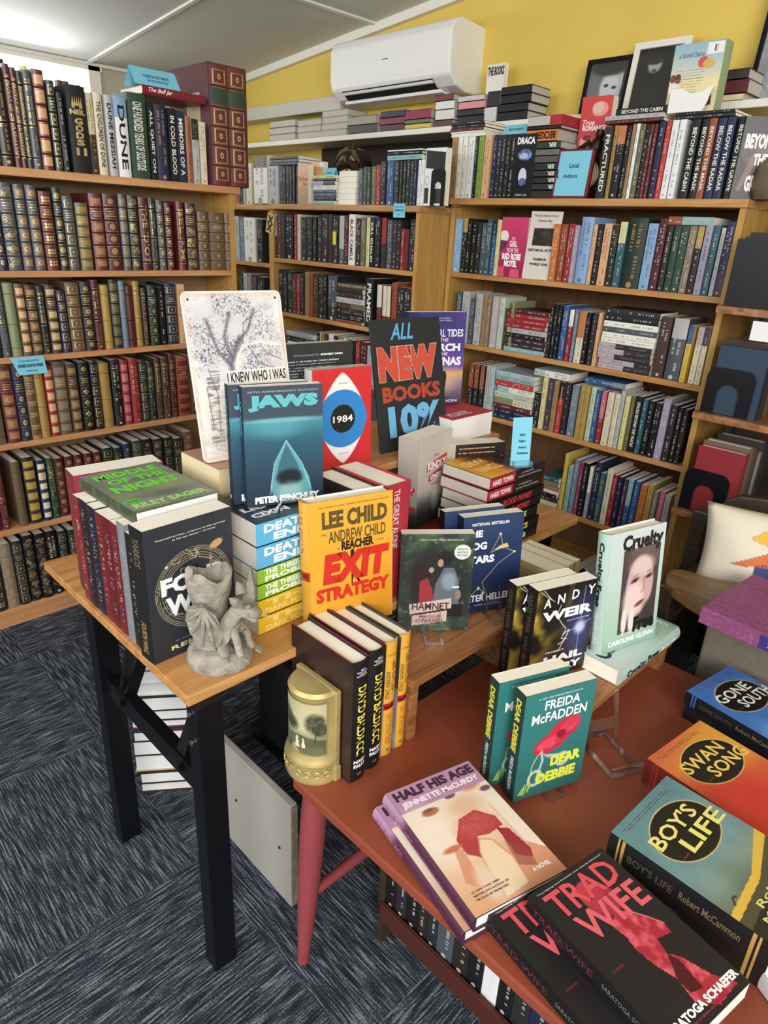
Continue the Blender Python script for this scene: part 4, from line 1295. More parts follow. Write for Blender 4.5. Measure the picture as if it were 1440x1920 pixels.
# black book turned outward and stone animal bookend at the right end
def a_grave(A):
    A.c[:] = hx('#222022'); A.mix('#6a4a36', A.ell(.4, .6, .35, .18)*A.noise(60, 1)*1.6); A.mix('#8a6a52', A.poly([(.35, .55), (.5, .5), (.2, .1), (.1, .12)])*.8)
p = ony(1370, 360, RY)
panel_book('paperback_book', 'black paperback with pale capitals turned outward at the right end of the local books', 'book', (p[0]+.0, RY+.0, RZ[0]+.0006), math.radians(35), .10, .202, .018, a_grave,
    [('BEYOND', .1, .62, .92, .80, '#e9e6df', B), ('THE', .4, .42, .75, .56, '#e9e6df', B), ('GRAVE', .3, .1, .9, .3, '#e9e6df', B)], '#19191b')
def a_owl(q):
    pr = [(0, 0), (.055, 0), (.062, .02), (.066, .05), (.06, .08), (.045, .10), (.022, .112), (0, .115)]
    q.lathe(pr, k=20)
r = empty('stone_bookend', (ony(1415, 362, RY)[0]+.035, RY+.055, RZ[0]+.0006)); tag(r, 'rounded brown and grey stone bookend at the right end of the widest bookcase', 'bookend')
o = one('stone_body', mat('mottled_stone', '#6b5c48', .6, noise=.35, nscale=22, bump=.4, bscale=50), a_owl, r, smooth=True)
book_at('hardcover_book', 'plain royal-blue book behind the stone bookend at the right end', 'book', (ony(1398, 300, RY+.14)[0], RY+.13, RZ[0]+.0006), 0, .05, .19, .12, '#22357a', 'H', 'n', 'w', '', '', None, 9)
for i, (px_, rr_) in enumerate(((1098, .030), (1112, .028), (1126, .026))):
    q_ = ony(px_, 1000, RY+.01); r_ = one('rolled_paper', 'pageg', lambda q: q.lathe([(0, 0), (rr_*.3, .002), (rr_, 0), (rr_, .13), (0, .13)], k=20), loc=(q_[0], RY+.14, RZ[5]+rr_+.001), rot=(PI/2, 0, 0), smooth=True); tag(r_, 'grey paper roll on the widest bookcase bottom shelf, %s from left' % ORD[i], 'paper roll', 'paper rolls')
p = ony(623, 480, MY-.002); tag(boxobj('price_sticker', mat('yellow_sticker', '#e2cf3a', .6), p[0], p[0]+.018, MY-.001, MY+.003, MZ[1]+.075, MZ[1]+.125), 'bright yellow sticker on the spine of a dark book, thriller bookcase upper shelf', 'sticker')
r = flatcard('patterned_tag', 'yellow and black striped paper tag at the left end of the thriller upper shelf', 'tag', mat('yellow_tag', '#cdb45c', .7), (-2.80, MY-.004, 1.245), (0, .25, 0), .055, .085, [('X', .1, .1, .9, .5, '#25242a', B), ('X', .1, .5, .9, .9, '#25242a', B)])
# white case with two photo panels and its bookend
def a_ab(A):
    A.c[:] = hx('#e9e8e4'); A.mix('#202326', A.poly([(.03, .66), (.98, .62), (.98, .92), (.03, .97)])); A.mix('#33302f', A.poly([(.02, .04), (.22, .04), (.22, .32), (.02, .32)])); A.mix('#3b3836', A.poly([(.45, .04), (.85, .04), (.85, .30), (.45, .30)]))
    A.mix('#b8b2a8', A.ring(.62, .42, .012, .018, .002)); A.mix('#b8b2a8', A.ring(.12, .44, .008, .014, .002))
p = ony(791, 368, MY)
panel_book('boxed_book', 'black and white patterned box facing outward at the right end of the thriller bookcase', 'book', (p[0], MY+.01, MZ[0]+.0006), 0, .094, .185, .03, a_ab, [('HARDCORE', .5, .76, .9, .80, '#c9c9c9')] if 0 else [], '#e6e5e1')
bookend('bookend', 'black arched metal bookend in front of the black and white box', (ony(818, 368, MY)[0], MY+.004, MZ[0]+.0005), 0, .066, .118)
# peach book with script title
def a_peach(A):
    A.grad([(0, '#a58d70'), (.42, '#b49a7c'), (.44, '#d9a37c'), (1, '#e3b48a')]); A.mix('#c58a66', A.noise(30, 5)*.4)
p = ony(557, 372, MY)
panel_book('paperback_book', 'peach-coloured book with a red script title on the thriller bookcase, left of the flat pile', 'book', (p[0], MY+.004, MZ[0]+.0006), .08, .066, .152, .03, a_peach, [('The Rose', .08, .58, .95, .70, '#b0553c', dict(shear=.3)), ('Tattoo', .5, .46, .95, .56, '#b0553c', dict(shear=.3))], '#d9c5a4')
panel_book('paperback_book', 'flat-backed peach book with a barcode label behind the script-titled one', 'book', (p[0]+.02, MY+.05, MZ[0]+.0006), .0, .10, .165, .02, lambda A: (A.grad([(0, '#c79a70'), (1, '#e0b282')]), A.mix('#d8d4cc', A.poly([(.72, .88), (.98, .88), (.98, .99), (.72, .99)]))), [], '#d9c5a4')
# blue cards
r = flatcard('shelf_label', 'blue label card hanging from the top board of the thriller bookcase', 'sign', 'blue', (ony(738, 385, MY-.014)[0], MY-.014, 1.32), (0, 0, 0), .060, .048, [('YOUNG ADULT FICTION', .1, .72, .9, .82, '#3e7d8c'), ('PARANORMAL FICTION', .1, .45, .9, .6, '#2a5a66'), ('#1', .42, .15, .56, .28, '#2a5a66')])
tent((ony(612, 300, MY+.02)[0]-.02, MY+.02, MZ[0]+.1), .12, .055, .04, .04, 'small blue tent card on the flat pile beside the mantel clock', [('POETRY', .25, .4, .7, .6, '#2f6876')])
p = onx(12, 690, LX+.004)
r = empty('shelf_label', (LX+.0135, onx(18, 672, LX+.01)[1], LZ[2]+.0), (0, 0, PI/2)); tag(r, 'blue label card hanging over the edge of the third shelf of the leather bookcase', 'sign')
one('card', 'blue', lambda q: q.prism([(.0, 0.001), (.094, 0.001), (.100, -.052), (.018, -.052)], 'y', 0, .001), r)
lettering('card_lettering', r, [('COLLECTIBLE EDITIONS', .022, -.014, .080, -.008, '#2a5a66'), ('SIGNED EASTON PRESS', .018, -.030, .090, -.020, '#173c46', B), ('Hardcovers', .04, -.043, .072, -.037, '#2a5a66')], lambda u, v: (u, -.0006, v), 'artm')
# leather top: lying red book, tent card, slipcase
y0 = onx(288, 340, LX)[1]; y1 = onx(390, 345, LX)[1]
book_at('hardcover_book', 'deep red book lying across novels under the blue tent card, white script on spine', 'book', (LX-.004, y0-.012, LZ[0]+.2335+.0245), PI/2, .024, y1-y0+.020, .15, '#7c2230', 'H', 'n', 'w', '', '', None, 3, 0, 1)
r = empty('title_holder', (0, 0, 0)); bpy.data.objects.remove(r)
bk = [o for o in COL.objects if o.name.startswith('hardcover_book') and o.get('label', '').startswith('deep red book lying across')][0]
b = MB(['art']); put_text(b, 'The Bell Jar', .004, .02, .019, .10, lambda u, v: (u, -.0012, v), L('#f0e2dc'), rot=90, shear=.35); o = b.build('spine_lettering', bk, fix=False)
LROT = [o]
tent((LX-.01, y0-.03, LZ[0]+.2595), PI/2, .150, .05, .07, 'long blue folded tent card on top of the deep red lying book', [('PLEASE DO NOT REMOVE', .25, .45, .8, .62, '#2a6472'), ('ANY BOOK WITHOUT HELP', .3, .22, .75, .36, '#2a6472')])
# thick black novel whose side and spine both show
ya = onx(139, 318, LX)[1]; yb = onx(174, 322, LX)[1]; w = yb-ya
mb = book_mesh(w, .222, .15, 'black', 'H', 'n', 'g', '', '', 77); fn = spine_fn(w, min(.16*w, .004)); f2 = lambda u, v: fn(u, v, .0009)
for q_, a, b_, c_ in (('NEIL', .150, .163, .8), ('SCOG'[::-1] if 0 else 'G', .125, .142, .42), ('O', .107, .124, .42), ('D', .089, .106, .42), ('S', .071, .088, .42)): put_text(mb, q_, w*(.5-c_/2), a, w*(.5+c_/2), b_, f2, (1, 1, 1), 2, bold=.05)
for i in range(5): mb.add([f2(w*(.22+.11*i), .172), f2(w*(.33+.11*i), .172), f2(w*(.30+.11*i), .196)], [(0, 1, 2)], (1, 1, 1), 2)
mb.add([f2(w*.22, .166), f2(w*.77, .166), f2(w*.77, .178), f2(w*.22, .178)], [(0, 1, 2, 3)], (1, 1, 1), 2); mb.add([f2(w*.22, .046), f2(w*.77, .046), f2(w*.77, .066), f2(w*.22, .066)], [(0, 1, 2, 3)], L('#b49a70'), 3)
o = mb.build('hardcover_book', fix=False); o.matrix_world = Matrix.Translation((LX+.004, ya, LZ[0]+.0006)) @ Matrix.Rotation(PI/2, 4, 'Z'); tag(o, 'thick black book with a gold crown and gold letters down its spine, leather bookcase top', 'book')
# two-volume slipcase
ya = onx(400, 345, LX)[1]; yb = onx(468, 348, LX)[1]; Wd = yb-ya
r = empty('slipcased_book_set', (LX-.0, ya, LZ[0]+.0006), (0, 0, PI/2)); tag(r, 'tall maroon slipcase holding two large gilt volumes with green labels, on the leather bookcase', 'book set')
HT = .355; D = .26
b = MB(['artm']); c = L('#5c3236'); b.box(0, .003, .004, D, 0, HT, c); b.box(Wd-.003, Wd, .004, D, 0, HT, c); b.box(.003, Wd-.003, .004, D, HT-.003, HT, c); b.box(.003, Wd-.003, .004, D, 0, .003, c); b.box(.003, Wd-.003, D-.003, D, .003, HT-.003, c); b.build('slipcase', r)
ca = boxobj('picture_label', 'artm', -.0006, 0, .06, .145, .17, .275, r); q_ = ca.data.color_attributes['col']; q_.data.foreach_set('color', np.tile(np.array([*L('#c9b58c'), 1.], dtype=np.float32), len(q_.data)))
for i in range(2):
    w = (Wd-.008)/2; mb = book_mesh(w, HT-.007, D-.02, 'wine', 'L', 'b', 'g', '', '', 40+i)
    fn = spine_fn(w, min(.22*w, .006)); k = 6; us = [w*j/k for j in range(k+1)]
    mb.add([fn(u, v, .0007) for v in (HT*.665, HT*.80) for u in us], [(j, j+1, k+2+j, k+1+j) for j in range(k)], L('#2a4434'), 0)
    for zz_ in (.70, .735, .77): mb.add([fn(u, v, .0011) for v in (HT*zz_, HT*zz_+.0016) for u in us[1:-1]], [(j, j+1, k-1+j+0+0, k-1+j) for j in range(0)], (1, 1, 1), 2)
    o = mb.build('volume', r, fix=False); o.location = (.0035+i*(w+.001), -.001, .003)
# second row of books against the left window, behind the top row
R6 = random.Random(11)
cols = ['ivory', 'maroon', 'cream', 'white', 'steel', 'lemon', 'cream', 'ivory', 'slate', 'white', 'wine', 'wine', 'pale', 'blue', 'ivory', 'coal']
pxs = [4, 14, 28, 40, 46, 56, 68, 76, 90, 108, 118, 128, 140, 150, 161, 173, 184]
hs = [.255, .282, .24, .25, .255, .275, .27, .24, .225, .22, .255, .255, .25, .25, .225, .215]
for i, c in enumerate(cols):
    ya = onx(pxs[i]+8, 300, LX-.16)[1]; yb = onx(pxs[i+1]+7, 300, LX-.16)[1]
    book_at('hardcover_book', '%s book in the back row against the bright window, %s from left' % (cname(c), ORD[i]), 'book', (LX-.165, ya, LZ[0]+.0006), PI/2, yb-ya-.001, hs[i], .02 if 0 else .022, c, 'H', 'n', 'w', '', '', 'back row of books on top of the leather bookcase', i)
boxobj('cap_ledge', 'shelfy', LX-.25, LX-.19, .02, 1.43, LZ[0]-.022, LZ[0], [o for o in COL.objects if o.get('label', '').startswith('tall pine bookcase of leather')][0])
o = COL.objects['cap_ledge']; o.location = (-(LX-.19+LX)/2, -(.02+1.43)/2, 0)
# ---------------------------------------------------------------- dark bookcase at the right edge
ux0, ux1, uy0, uy1 = -.735, -.50, 2.0, 2.33
r = empty('bookcase', ((ux0+ux1)/2, (uy0+uy1)/2, 0)); tag(r, 'dark open-ended bookcase at the right edge, books shut in by black bookends', 'bookcase')
def U(nm, m, *a, **k):
    o = boxobj(nm, m, *a, **k); o.parent = r; o.location = (-(ux0+ux1)/2, -(uy0+uy1)/2, 0)
uz = [1.125, .83, .53, .23]
for z in uz: U('shelf_board', 'walnut', ux0, ux1+.05, uy0, uy1, z-.02, z, bevel=.002)
U('back_board', 'walnutd', ux0, .3, uy1+.002, uy1+.012, 0, 1.40); U('back_post', 'walnutd', ux0, ux0+.02, uy1-.02, uy1, 0, 1.4); U('back_post', 'walnutd', ux1-.02, ux1, uy1-.02, uy1, 0, 1.4); U('front_post', 'walnutd', ux0+.001, ux0+.016, uy0+.001, uy0+.02, 0, .21)
rows3 = [(uz[0], '#17171a', ['#1d1b1c', '#26211f', '#1b1a1c', '#2a2422', '#1e1e22'], .175, 'top'), (uz[1], '#2c3f52', ['#16243a', '#3a2d22', '#5a4a34', '#4b3a28', '#2a2622'], .19, 'middle'), (uz[2], '#8c2b33', ['#7c2a30', '#6a5c4c', '#52483e', '#8b8378', '#3a3430', '#2c2a28'], .2, 'lower')]
for z, cc, sp_, hh, nm in rows3:
    y = uy0+.03
    for i, c in enumerate(sp_):
        t = .028+.008*((i*7) % 3); hgt = hh+(.0 if i == 0 else .012*((i*5) % 3-1))
        mb = book_mesh(t, hgt, .135, c, 'H', 'n', 'w', '', '', i+int(z*10))
        if i == 0: mb.box(-.0008, 0, .003, .135, 0, hgt, L(cc))
        o = mb.build('hardcover_book', fix=False); o.matrix_world = Matrix.Translation((ux0+.16 if nm != 'lower' else ux0+.165, y, z+.0006)) @ Matrix.Rotation(PI/2, 4, 'Z')
        tag(o, ('%s book whose cover shows behind the bookend, %s shelf, dark right-edge bookcase' % ({'top': 'near-black', 'middle': 'blue-grey', 'lower': 'deep red'}[nm], nm)) if i == 0 else 'dark book %s behind the bookend on the %s shelf of the dark right-edge bookcase' % (ORD[i], nm), 'book', 'books on the dark right-edge bookcase'); y += t+.001
    if nm != 'top': bookend('bookend', 'black arched bookend on the %s shelf of the dark right-edge bookcase' % nm, (ux0+.075, uy0+.022, z+.0005), 0, .13, .13)
    else: boxobj('slab_bookend', 'black', ux0+.01, ux0+.16, uy0+.02, uy0+.024, z+.0005, z+.17); tag(COL.objects['slab_bookend'], 'plain black slab bookend on the top shelf of the dark right-edge bookcase', 'bookend')
tag(boxobj('white_card', 'pagew', ux0+.10, ux0+.16, uy0+.01, uy0+.012, uz[1]+.215, uz[1]+.265), 'small white card above the middle row of the dark right-edge bookcase', 'card')
# ---------------------------------------------------------------- wooden settle with cushion
r = empty('wooden_armchair', (-.3, 1.75, 0)); tag(r, 'dark carved wooden armchair at the right with a curved arm and a cream cushion', 'chair')
cx, cy = -.3, 1.75
def prismobj(nm, m, poly, axis, a, b_, bevel=.004, par=None):
    q = MB([m]); q.prism(poly, axis, a, b_); o = q.build(nm, par or r, bevel=bevel); o.location = (-cx, -cy, 0); return o
# scroll-topped back panel in the XZ plane
bp = [(-.60, .20), (-.60, .600), (-.585, .610), (-.56, .612), (-.545, .635), (-.53, .665), (-.50, .685), (-.44, .695), (-.36, .710), (-.25, .74), (.1, .76), (.1, .20)]
prismobj('back_panel', 'walnutd', bp, 'y', 1.80, 1.835)
k = 14
ap = [(-.50+.055*math.cos(a), 1.40+.06*math.sin(a)) for a in np.linspace(PI*.55, PI*1.6, k)]
ap = [onz(px_, py_, .578)[:2] for px_, py_ in ((1248, 1088), (1250, 1074), (1262, 1065), (1280, 1066), (1300, 1072), (1340, 1084), (1400, 1092), (1500, 1100), (1500, 1170), (1390, 1172), (1330, 1148), (1290, 1124), (1262, 1104))]
prismobj('arm_rest', 'armwood', ap, 'z', .555, .578, .006)
prismobj('arm_post', 'walnutd', [(-.52, 1.43), (-.48, 1.43), (-.48, 1.47), (-.52, 1.47)], 'z', 0, .556); prismobj('back_post', 'walnutd', [(-.60, 1.79), (-.56, 1.79), (-.56, 1.84), (-.60, 1.84)], 'z', 0, .62)
prismobj('seat', 'walnutd', [(-.55, 1.59), (.1, 1.59), (.1, 1.80), (-.55, 1.80)], 'z', .462, .488)
prismobj('side_panel', 'walnutd', [(-.53, 1.46), (-.515, 1.46), (-.515, 1.80), (-.53, 1.80)], 'z', .05, .40)
# cushion
cu = bmesh.new(); N = 22; vs = {}
for s in (1, -1):
    for i in range(N+1):
        for j in range(N+1):
            if s == -1 and (i in (0, N) or j in (0, N)): vs[(s, i, j)] = vs[(1, i, j)]; continue
            u = i/N*2-1; v = j/N*2-1; e = (1-abs(u)**2.6)*(1-abs(v)**2.6); pin = 1-.07*(1-abs(v)**2)*abs(u)**3; pin2 = 1-.07*(1-abs(u)**2)*abs(v)**3
            th = .055*max(e, 0)**.55; wr = .004*math.sin(9*u+3*v)*e
            vs[(s, i, j)] = cu.verts.new((u*.19*pin, -s*(th+wr), v*.115*pin2))
for s in (1, -1):
    for i in range(N):
        for j in range(N):
            f = [vs[(s, i, j)], vs[(s, i+1, j)], vs[(s, i+1, j+1)], vs[(s, i, j+1)]]
            if len(set(f)) == 4:
                try: cu.faces.new(f if s == 1 else f[::-1])
                except ValueError: pass
me = bpy.data.meshes.new('cushion_cover'); bmesh.ops.recalc_face_normals(cu, faces=cu.faces); cu.to_mesh(me); cu.free(); me.materials.append(mat('cream_canvas', '#d6ccb8', .85, bump=.3, bscale=400)); me.polygons.foreach_set('use_smooth', [True]*len(me.polygons))
r = empty('cushion', (-.325, 1.655, .605), (-.25, 0, math.radians(22))); tag(r, 'cream canvas cushion printed with a yellow, orange and blue design, leaning in the wooden armchair', 'cushion')
o = bpy.data.objects.new('cushion_cover', me); COL.objects.link(o); o.parent = r
def cf(u, v):
    a, c = u/.19, v/.115; e = (1-abs(a)**2.6)*(1-abs(c)**2.6); return (u, -(.055*max(e, 0)**.55+.0032+.004*math.sin(9*a+3*c)*max(e, 0)), v)
def patchgrid(q, poly, col):
    """a printed patch following the cushion's swell"""
    n = 26; xs = [p[0] for p in poly]; zs = [p[1] for p in poly]
    A = Art(max(xs)-min(xs), max(zs)-min(zs), '#000000', .004); m = A.poly([((x-min(xs))/A.w, (z-min(zs))/A.h) for x, z in poly])
    for j in range(A.ny):
        for i in range(A.nx):
            if m[j, i] > .5:
                a0, a1 = min(xs)+A.w*i/A.nx, min(xs)+A.w*(i+1)/A.nx; b0, b1 = min(zs)+A.h*j/A.ny, min(zs)+A.h*(j+1)/A.ny
                q.add([cf(a0, b0), cf(a1, b0), cf(a1, b1), cf(a0, b1)], [(0, 1, 2, 3)], col)
b = MB(['artm']); patchgrid(b, [(-.09, .05), (-.04, .085), (.17, .09), (.17, .035), (-.02, .03)], L('#d9a93a')); patchgrid(b, [(-.12, -.015), (-.05, .022), (.17, .028), (.17, .0), (-.04, -.01)], L('#c76b3a')); patchgrid(b, [(-.07, -.055), (-.07, -.005), (.17, .010), (.17, -.045)], L('#33406f'))
for q in ([(-.06, -.107), (-.06, -.103), (.13, -.097), (.13, -.101)], [(-.06, -.107), (-.056, -.107), (-.056, -.067), (-.06, -.067)], [(-.06, -.070), (-.06, -.066), (.13, -.060), (.13, -.064)], [(.0, -.09), (.008, -.09), (.03, -.07), (.022, -.07)]): patchgrid(b, q, L('#3a3436'))
b.build('cushion_print', r, fix=False)
# grey-beige storage box carrying the purple box
tag(boxobj('storage_box', mat('beige_fabric_box', '#6f685a', .9, noise=.1, nscale=60, bump=.4, bscale=300), -.385, -.02, 1.395, 1.582, 0, .552, bevel=.006), 'grey-beige fabric covered box standing on the floor under the purple box', 'box')
r = empty('boxed_set', (-.372, 1.285, .5795), (0, 0, math.radians(-4))); tag(r, 'purple patterned box with a dark blue label edge beside the cream cushion', 'box')
m, n, l, bs = new_mat('purple_wave_paper'); tc = n.new('ShaderNodeTexCoord'); wv = n.new('ShaderNodeTexWave'); wv.bands_direction = 'Y'; wv.inputs['Scale'].default_value = 28; wv.inputs['Distortion'].default_value = 6; wv.inputs['Detail Scale'].default_value = 3
l.new(tc.outputs['Object'], wv.inputs['Vector']); rr = n.new('ShaderNodeValToRGB'); rr.color_ramp.elements[0].color = (*lin(hx('#7a3d64')), 1); rr.color_ramp.elements[1].color = (*lin(hx('#95507c')), 1); l.new(wv.outputs[0], rr.inputs[0]); l.new(rr.outputs[0], bs.inputs['Base Color']); bs.inputs['Roughness'].default_value = .6; MA['purp'] = m
boxobj('box_body', 'purp', 0, .30, 0, .24, 0, .034, r, bevel=.001)
boxobj('box_label', mat('indigo_label', '#3b2c78', .4), .115, .30, -.0008, .001, .002, .030, r)
A_ = Matrix.Identity(4)
lettering('label_lettering', r, [('2025 AWARD WINNERS', .13, .010, .24, .020, '#9d94c9')], lambda u, v: (u, -.0014, v))
def easel(label, loc, rz, s=1., lip=.03, name='display_stand'):
    """clear plastic easel: foot frame, two slanting back arms, front lip"""
    r = empty(name, loc, (0, 0, rz)); tag(r, label, 'display stand'); q = MB(['clear'])
    for x in (-.028, .028):
        q.box((x-.005)*s, (x+.005)*s, -.05*s, .05*s, 0, .004*s)
    q.box(-.033*s, .033*s, -.054*s, -.045*s, 0, .004*s); q.box(-.033*s, .033*s, .045*s, .054*s, 0, .004*s); q.build('foot_frame', r, bevel=.0006)
    for x in (-.028, .028):
        q = MB(['clear']); T = Matrix.Translation((0, .012*s, .004*s)) @ Matrix.Rotation(-.28, 4, 'X'); q.box((x-.005)*s, (x+.005)*s, 0, .004*s, 0, .105*s, T=T); q.build('back_arm', r, bevel=.0006)
    q = MB(['clear']); T = Matrix.Translation((0, .012*s, .004*s)) @ Matrix.Rotation(-.28, 4, 'X'); q.box(-.028*s, .028*s, 0, .004*s, .035*s, .055*s, T=T); q.build('cross_bar', r)
    q = MB(['clear']); q.box(-.033*s, .033*s, -.054*s, -.050*s, .004*s, lip*s); q.build('front_lip', r, bevel=.0006); return r
r2_ = empty('display_stand', (-.18, 1.42, .6137), (0, 0, math.radians(60))); tag(r2_, 'clear plastic stand lying on top of the purple box', 'display stand')
q = MB(['clear']); q.box(-.04, .04, 0, .12, 0, .004); q.box(-.04, .04, 0, .004, .004, .03); q.build('plate', r2_, bevel=.001)
boxobj('rail', 'clear', -.04, -.034, .01, .12, .004, .012, r2_)
# ---------------------------------------------------------------- tall folding table
TX0, TX1, TY0, TY1, TZ = -1.353, -.775, .39, 1.50, .615
OZ = .42
r = empty('folding_table', ((TX0+TX1)/2, (TY0+TY1)/2, 0)); tag(r, 'tall folding table with an oak top and black metal legs, covered in new books', 'table')
def TT(nm, m, *a, **k):
    o = boxobj(nm, m, *a, **k); o.parent = r; o.location = (-(TX0+TX1)/2, -(TY0+TY1)/2, 0); return o
TT('tabletop', 'oak', TX0, TX1, TY0, TY1, TZ-.018, TZ, bevel=.0015)
def tube_part(nm, m, pts, rad, par, off, k=8):
    q = MB([m]); q.tube(pts, rad, k); o = q.build(nm, par, smooth=True); o.location = off; return o
OFF = (-(TX0+TX1)/2, -(TY0+TY1)/2, 0)
for (x, y) in ((-.786, .42), (-1.168, .42), (-.83, 1.42), (-1.20, 1.42)):
    o = TT('leg', 'black', x-.013, x+.022, y-.022, y+.022, 0, TZ-.018, bevel=.002)
for y in (.42, 1.42):
    TT('cross_rail', 'black', -1.155, -.80, y-.012, y+.012, .395, .435, bevel=.001)
def bar(nm, p, q_, w, m='black', par=None, off=None):
    P, Q = Vector(p), Vector(q_); d = Q-P; T = Matrix.Translation(P) @ d.to_track_quat('Z', 'Y').to_matrix().to_4x4()
    b = MB([m]); b.box(-w/2, w/2, -w/2, w/2, 0, d.length, T=T); o = b.build(nm, par, bevel=.001)
    if off: o.location = off
    return o
bar('brace', (-1.085, .425, .43), (-1.085, .50, .597), .026, 'black', r, OFF); bar('brace', (-.865, .425, .43), (-.865, .50, .597), .026, 'black', r, OFF)
bar('brace', (-1.10, .418, .41), (-1.02, .418, .597), .012, 'black', r, OFF)
for (x, z) in ((-.80, .575), (-.80, .52)): one('bolt', 'silver', lambda q: q.lathe([(0, .0), (.005, .0), (.005, .003), (0, .0035)], k=12), r, loc=(x+.015+OFF[0], .397+OFF[1], z), rot=(PI/2, 0, 0))
for i in range(2): tube_part('hinge_pin', 'black', [(-1.085+.22*i-.018, .41, .425), (-1.085+.22*i+.02, .41, .425)], .012, r, OFF)
# ---------------------------------------------------------------- low rust coloured table
OX0, OX1, OY0, OY1 = -.705, .45, .53, 1.352
r = empty('low_table', ((OX0+OX1)/2, (OY0+OY1)/2, 0)); tag(r, 'low table with a glossy rust-orange top and splayed pink-red legs', 'table'); OO = (-(OX0+OX1)/2, -(OY0+OY1)/2, 0)
o = boxobj('tabletop', 'rust', OX0, OX1, OY0, OY1, OZ-.02, OZ, r, bevel=.003); o.location = OO
for (x0, y0, x1, y1) in ((-.676, .556, -.676, .529), (.42, .56, .43, .53), (-.66, 1.31, -.67, 1.34), (.42, 1.31, .43, 1.34)):
    pts = [(x0+(x1-x0)*t, y0+(y1-y0)*t, (OZ-.02)*(1-t)) for t in (0, .12, .3, .5, .7, .88, 1)]
    tube_part('leg', 'pink', pts, [.020, .0225, .0225, .020, .017, .013, .011], r, OO, 14)
tube_part('stretcher', 'pink', [(-.676, .545, .16), (-.674, .72, .165), (-.67, 1.0, .165), (-.665, 1.32, .16)], [.009, .012, .013, .009], r, OO, 10)
# low bookcase under it
r = empty('low_bookcase', (-.05, .9, 0)); tag(r, 'low dark bookcase full of books standing on the carpet under the rust-topped table', 'bookcase'); LO = (.05, -.9, 0)
for nm, a in (('bottom_board', (-.60, .42, .66, .93, .085, .105)), ('trim_rail', (-.60, .42, .650, .659, .075, .118)), ('back_panel', (-.60, .42, .93, .94, .0, .36)), ('side_panel', (-.615, -.60, .66, .94, .0, .36)), ('side_panel', (.42, .435, .66, .94, .0, .36)), ('top_board', (-.615, .435, .70, .94, .36, .372))):
    o = boxobj(nm, 'rustd' if nm in ('trim_rail',) else 'walnutd', *a, r, bevel=.001); o.location = LO
x = -.598; i = 0; R9 = random.Random(3)
lc = ['black', 'coal', 'black', 'dark', 'coal', 'slate', 'dark', 'black', 'white', 'black', 'coal', 'navy', 'dark', 'black', 'steel', 'coal', 'black', 'dark', 'coal', 'maroon', 'black', 'forest', 'dark', 'coal', 'black', 'ivory', 'coal', 'black', 'dark', 'navy', 'black', 'coal', 'silver', 'dark']
while x < .38 and i < len(lc):
    t = R9.uniform(.02, .036)
    book_at('paperback_book', '%s book, %s from left in the low row under the rust-topped table' % (cname(lc[i]), ORD[i]), 'book', (x, .664, .1056), 0, t-.001, R9.uniform(.19, .245), .14, lc[i], 'P', '-', 'w', '', '', 'books under the low table', 500+i); x += t; i += 1
# open cream books lying on the floor end, beside the black rack
tag(boxobj('white_folder', 'pagew', -.10, .10, .60, .64, .0, .33), 'white-edged folder standing on the carpet at the front of the low bookcase', 'folder')
# pale grey leaning board and black rack under the tall table
q = onz(421, 1560, 0); p2 = onz(546, 1701, 0)
b = MB(['greypanel']); x0, y0 = q[0], q[1]; x1, y1 = p2[0], p2[1]; dx, dy = x1-x0, y1-y0; ln = math.hypot(dx, dy)
r = empty('leaning_board', (x0-dx*.25, y0-dy*.25, 0), (0, 0, math.atan2(dy, dx))); tag(r, 'pale grey scuffed board standing on the carpet under the tables, behind the pink leg', 'board')
W_ = ln*1.25
b.box(0, W_, 0, .016, 0, .268); b.build('board', r, bevel=.002)
boxobj('end_cap', mat('chipped_edge', '#857b68', .8, noise=.25, nscale=60), W_+.0002, W_+.003, .001, .015, .004, .264, r)
for (a, c) in ((W_-.035, .135), (W_-.19, .14)): one('screw', 'dark', lambda q: q.lathe([(0, 0), (.003, 0), (.003, .0012)], k=10), r, loc=(a, -.001, c), rot=(PI/2, 0, 0))
tag(boxobj('white_drawer_unit', 'trimw', -.70+.0, -.615, .80, 1.25, .0, .34, bevel=.003), 'white low cabinet end glimpsed between the pink leg and the low bookcase', 'cabinet')
# slanted dark magazines rack behind the board
r = empty('magazine_rack', (-.98, .75, 0)); tag(r, 'black rack holding dark folders under the tall table', 'rack'); r.location = (-1.0, .86, 0)
for i in range(7):
    o = boxobj('folder', 'black' if i % 2 else 'dark', -.20, .16, -.06+i*.03, -.045+i*.03, .05, .40-.02*(i % 3), r)
o = boxobj('rack_frame', 'black', -.21, .17, -.075, .15, .03, .05, r); boxobj('top_rail', 'silver' if 0 else 'black', -.21, .17, -.075, -.068, .33, .342, r)
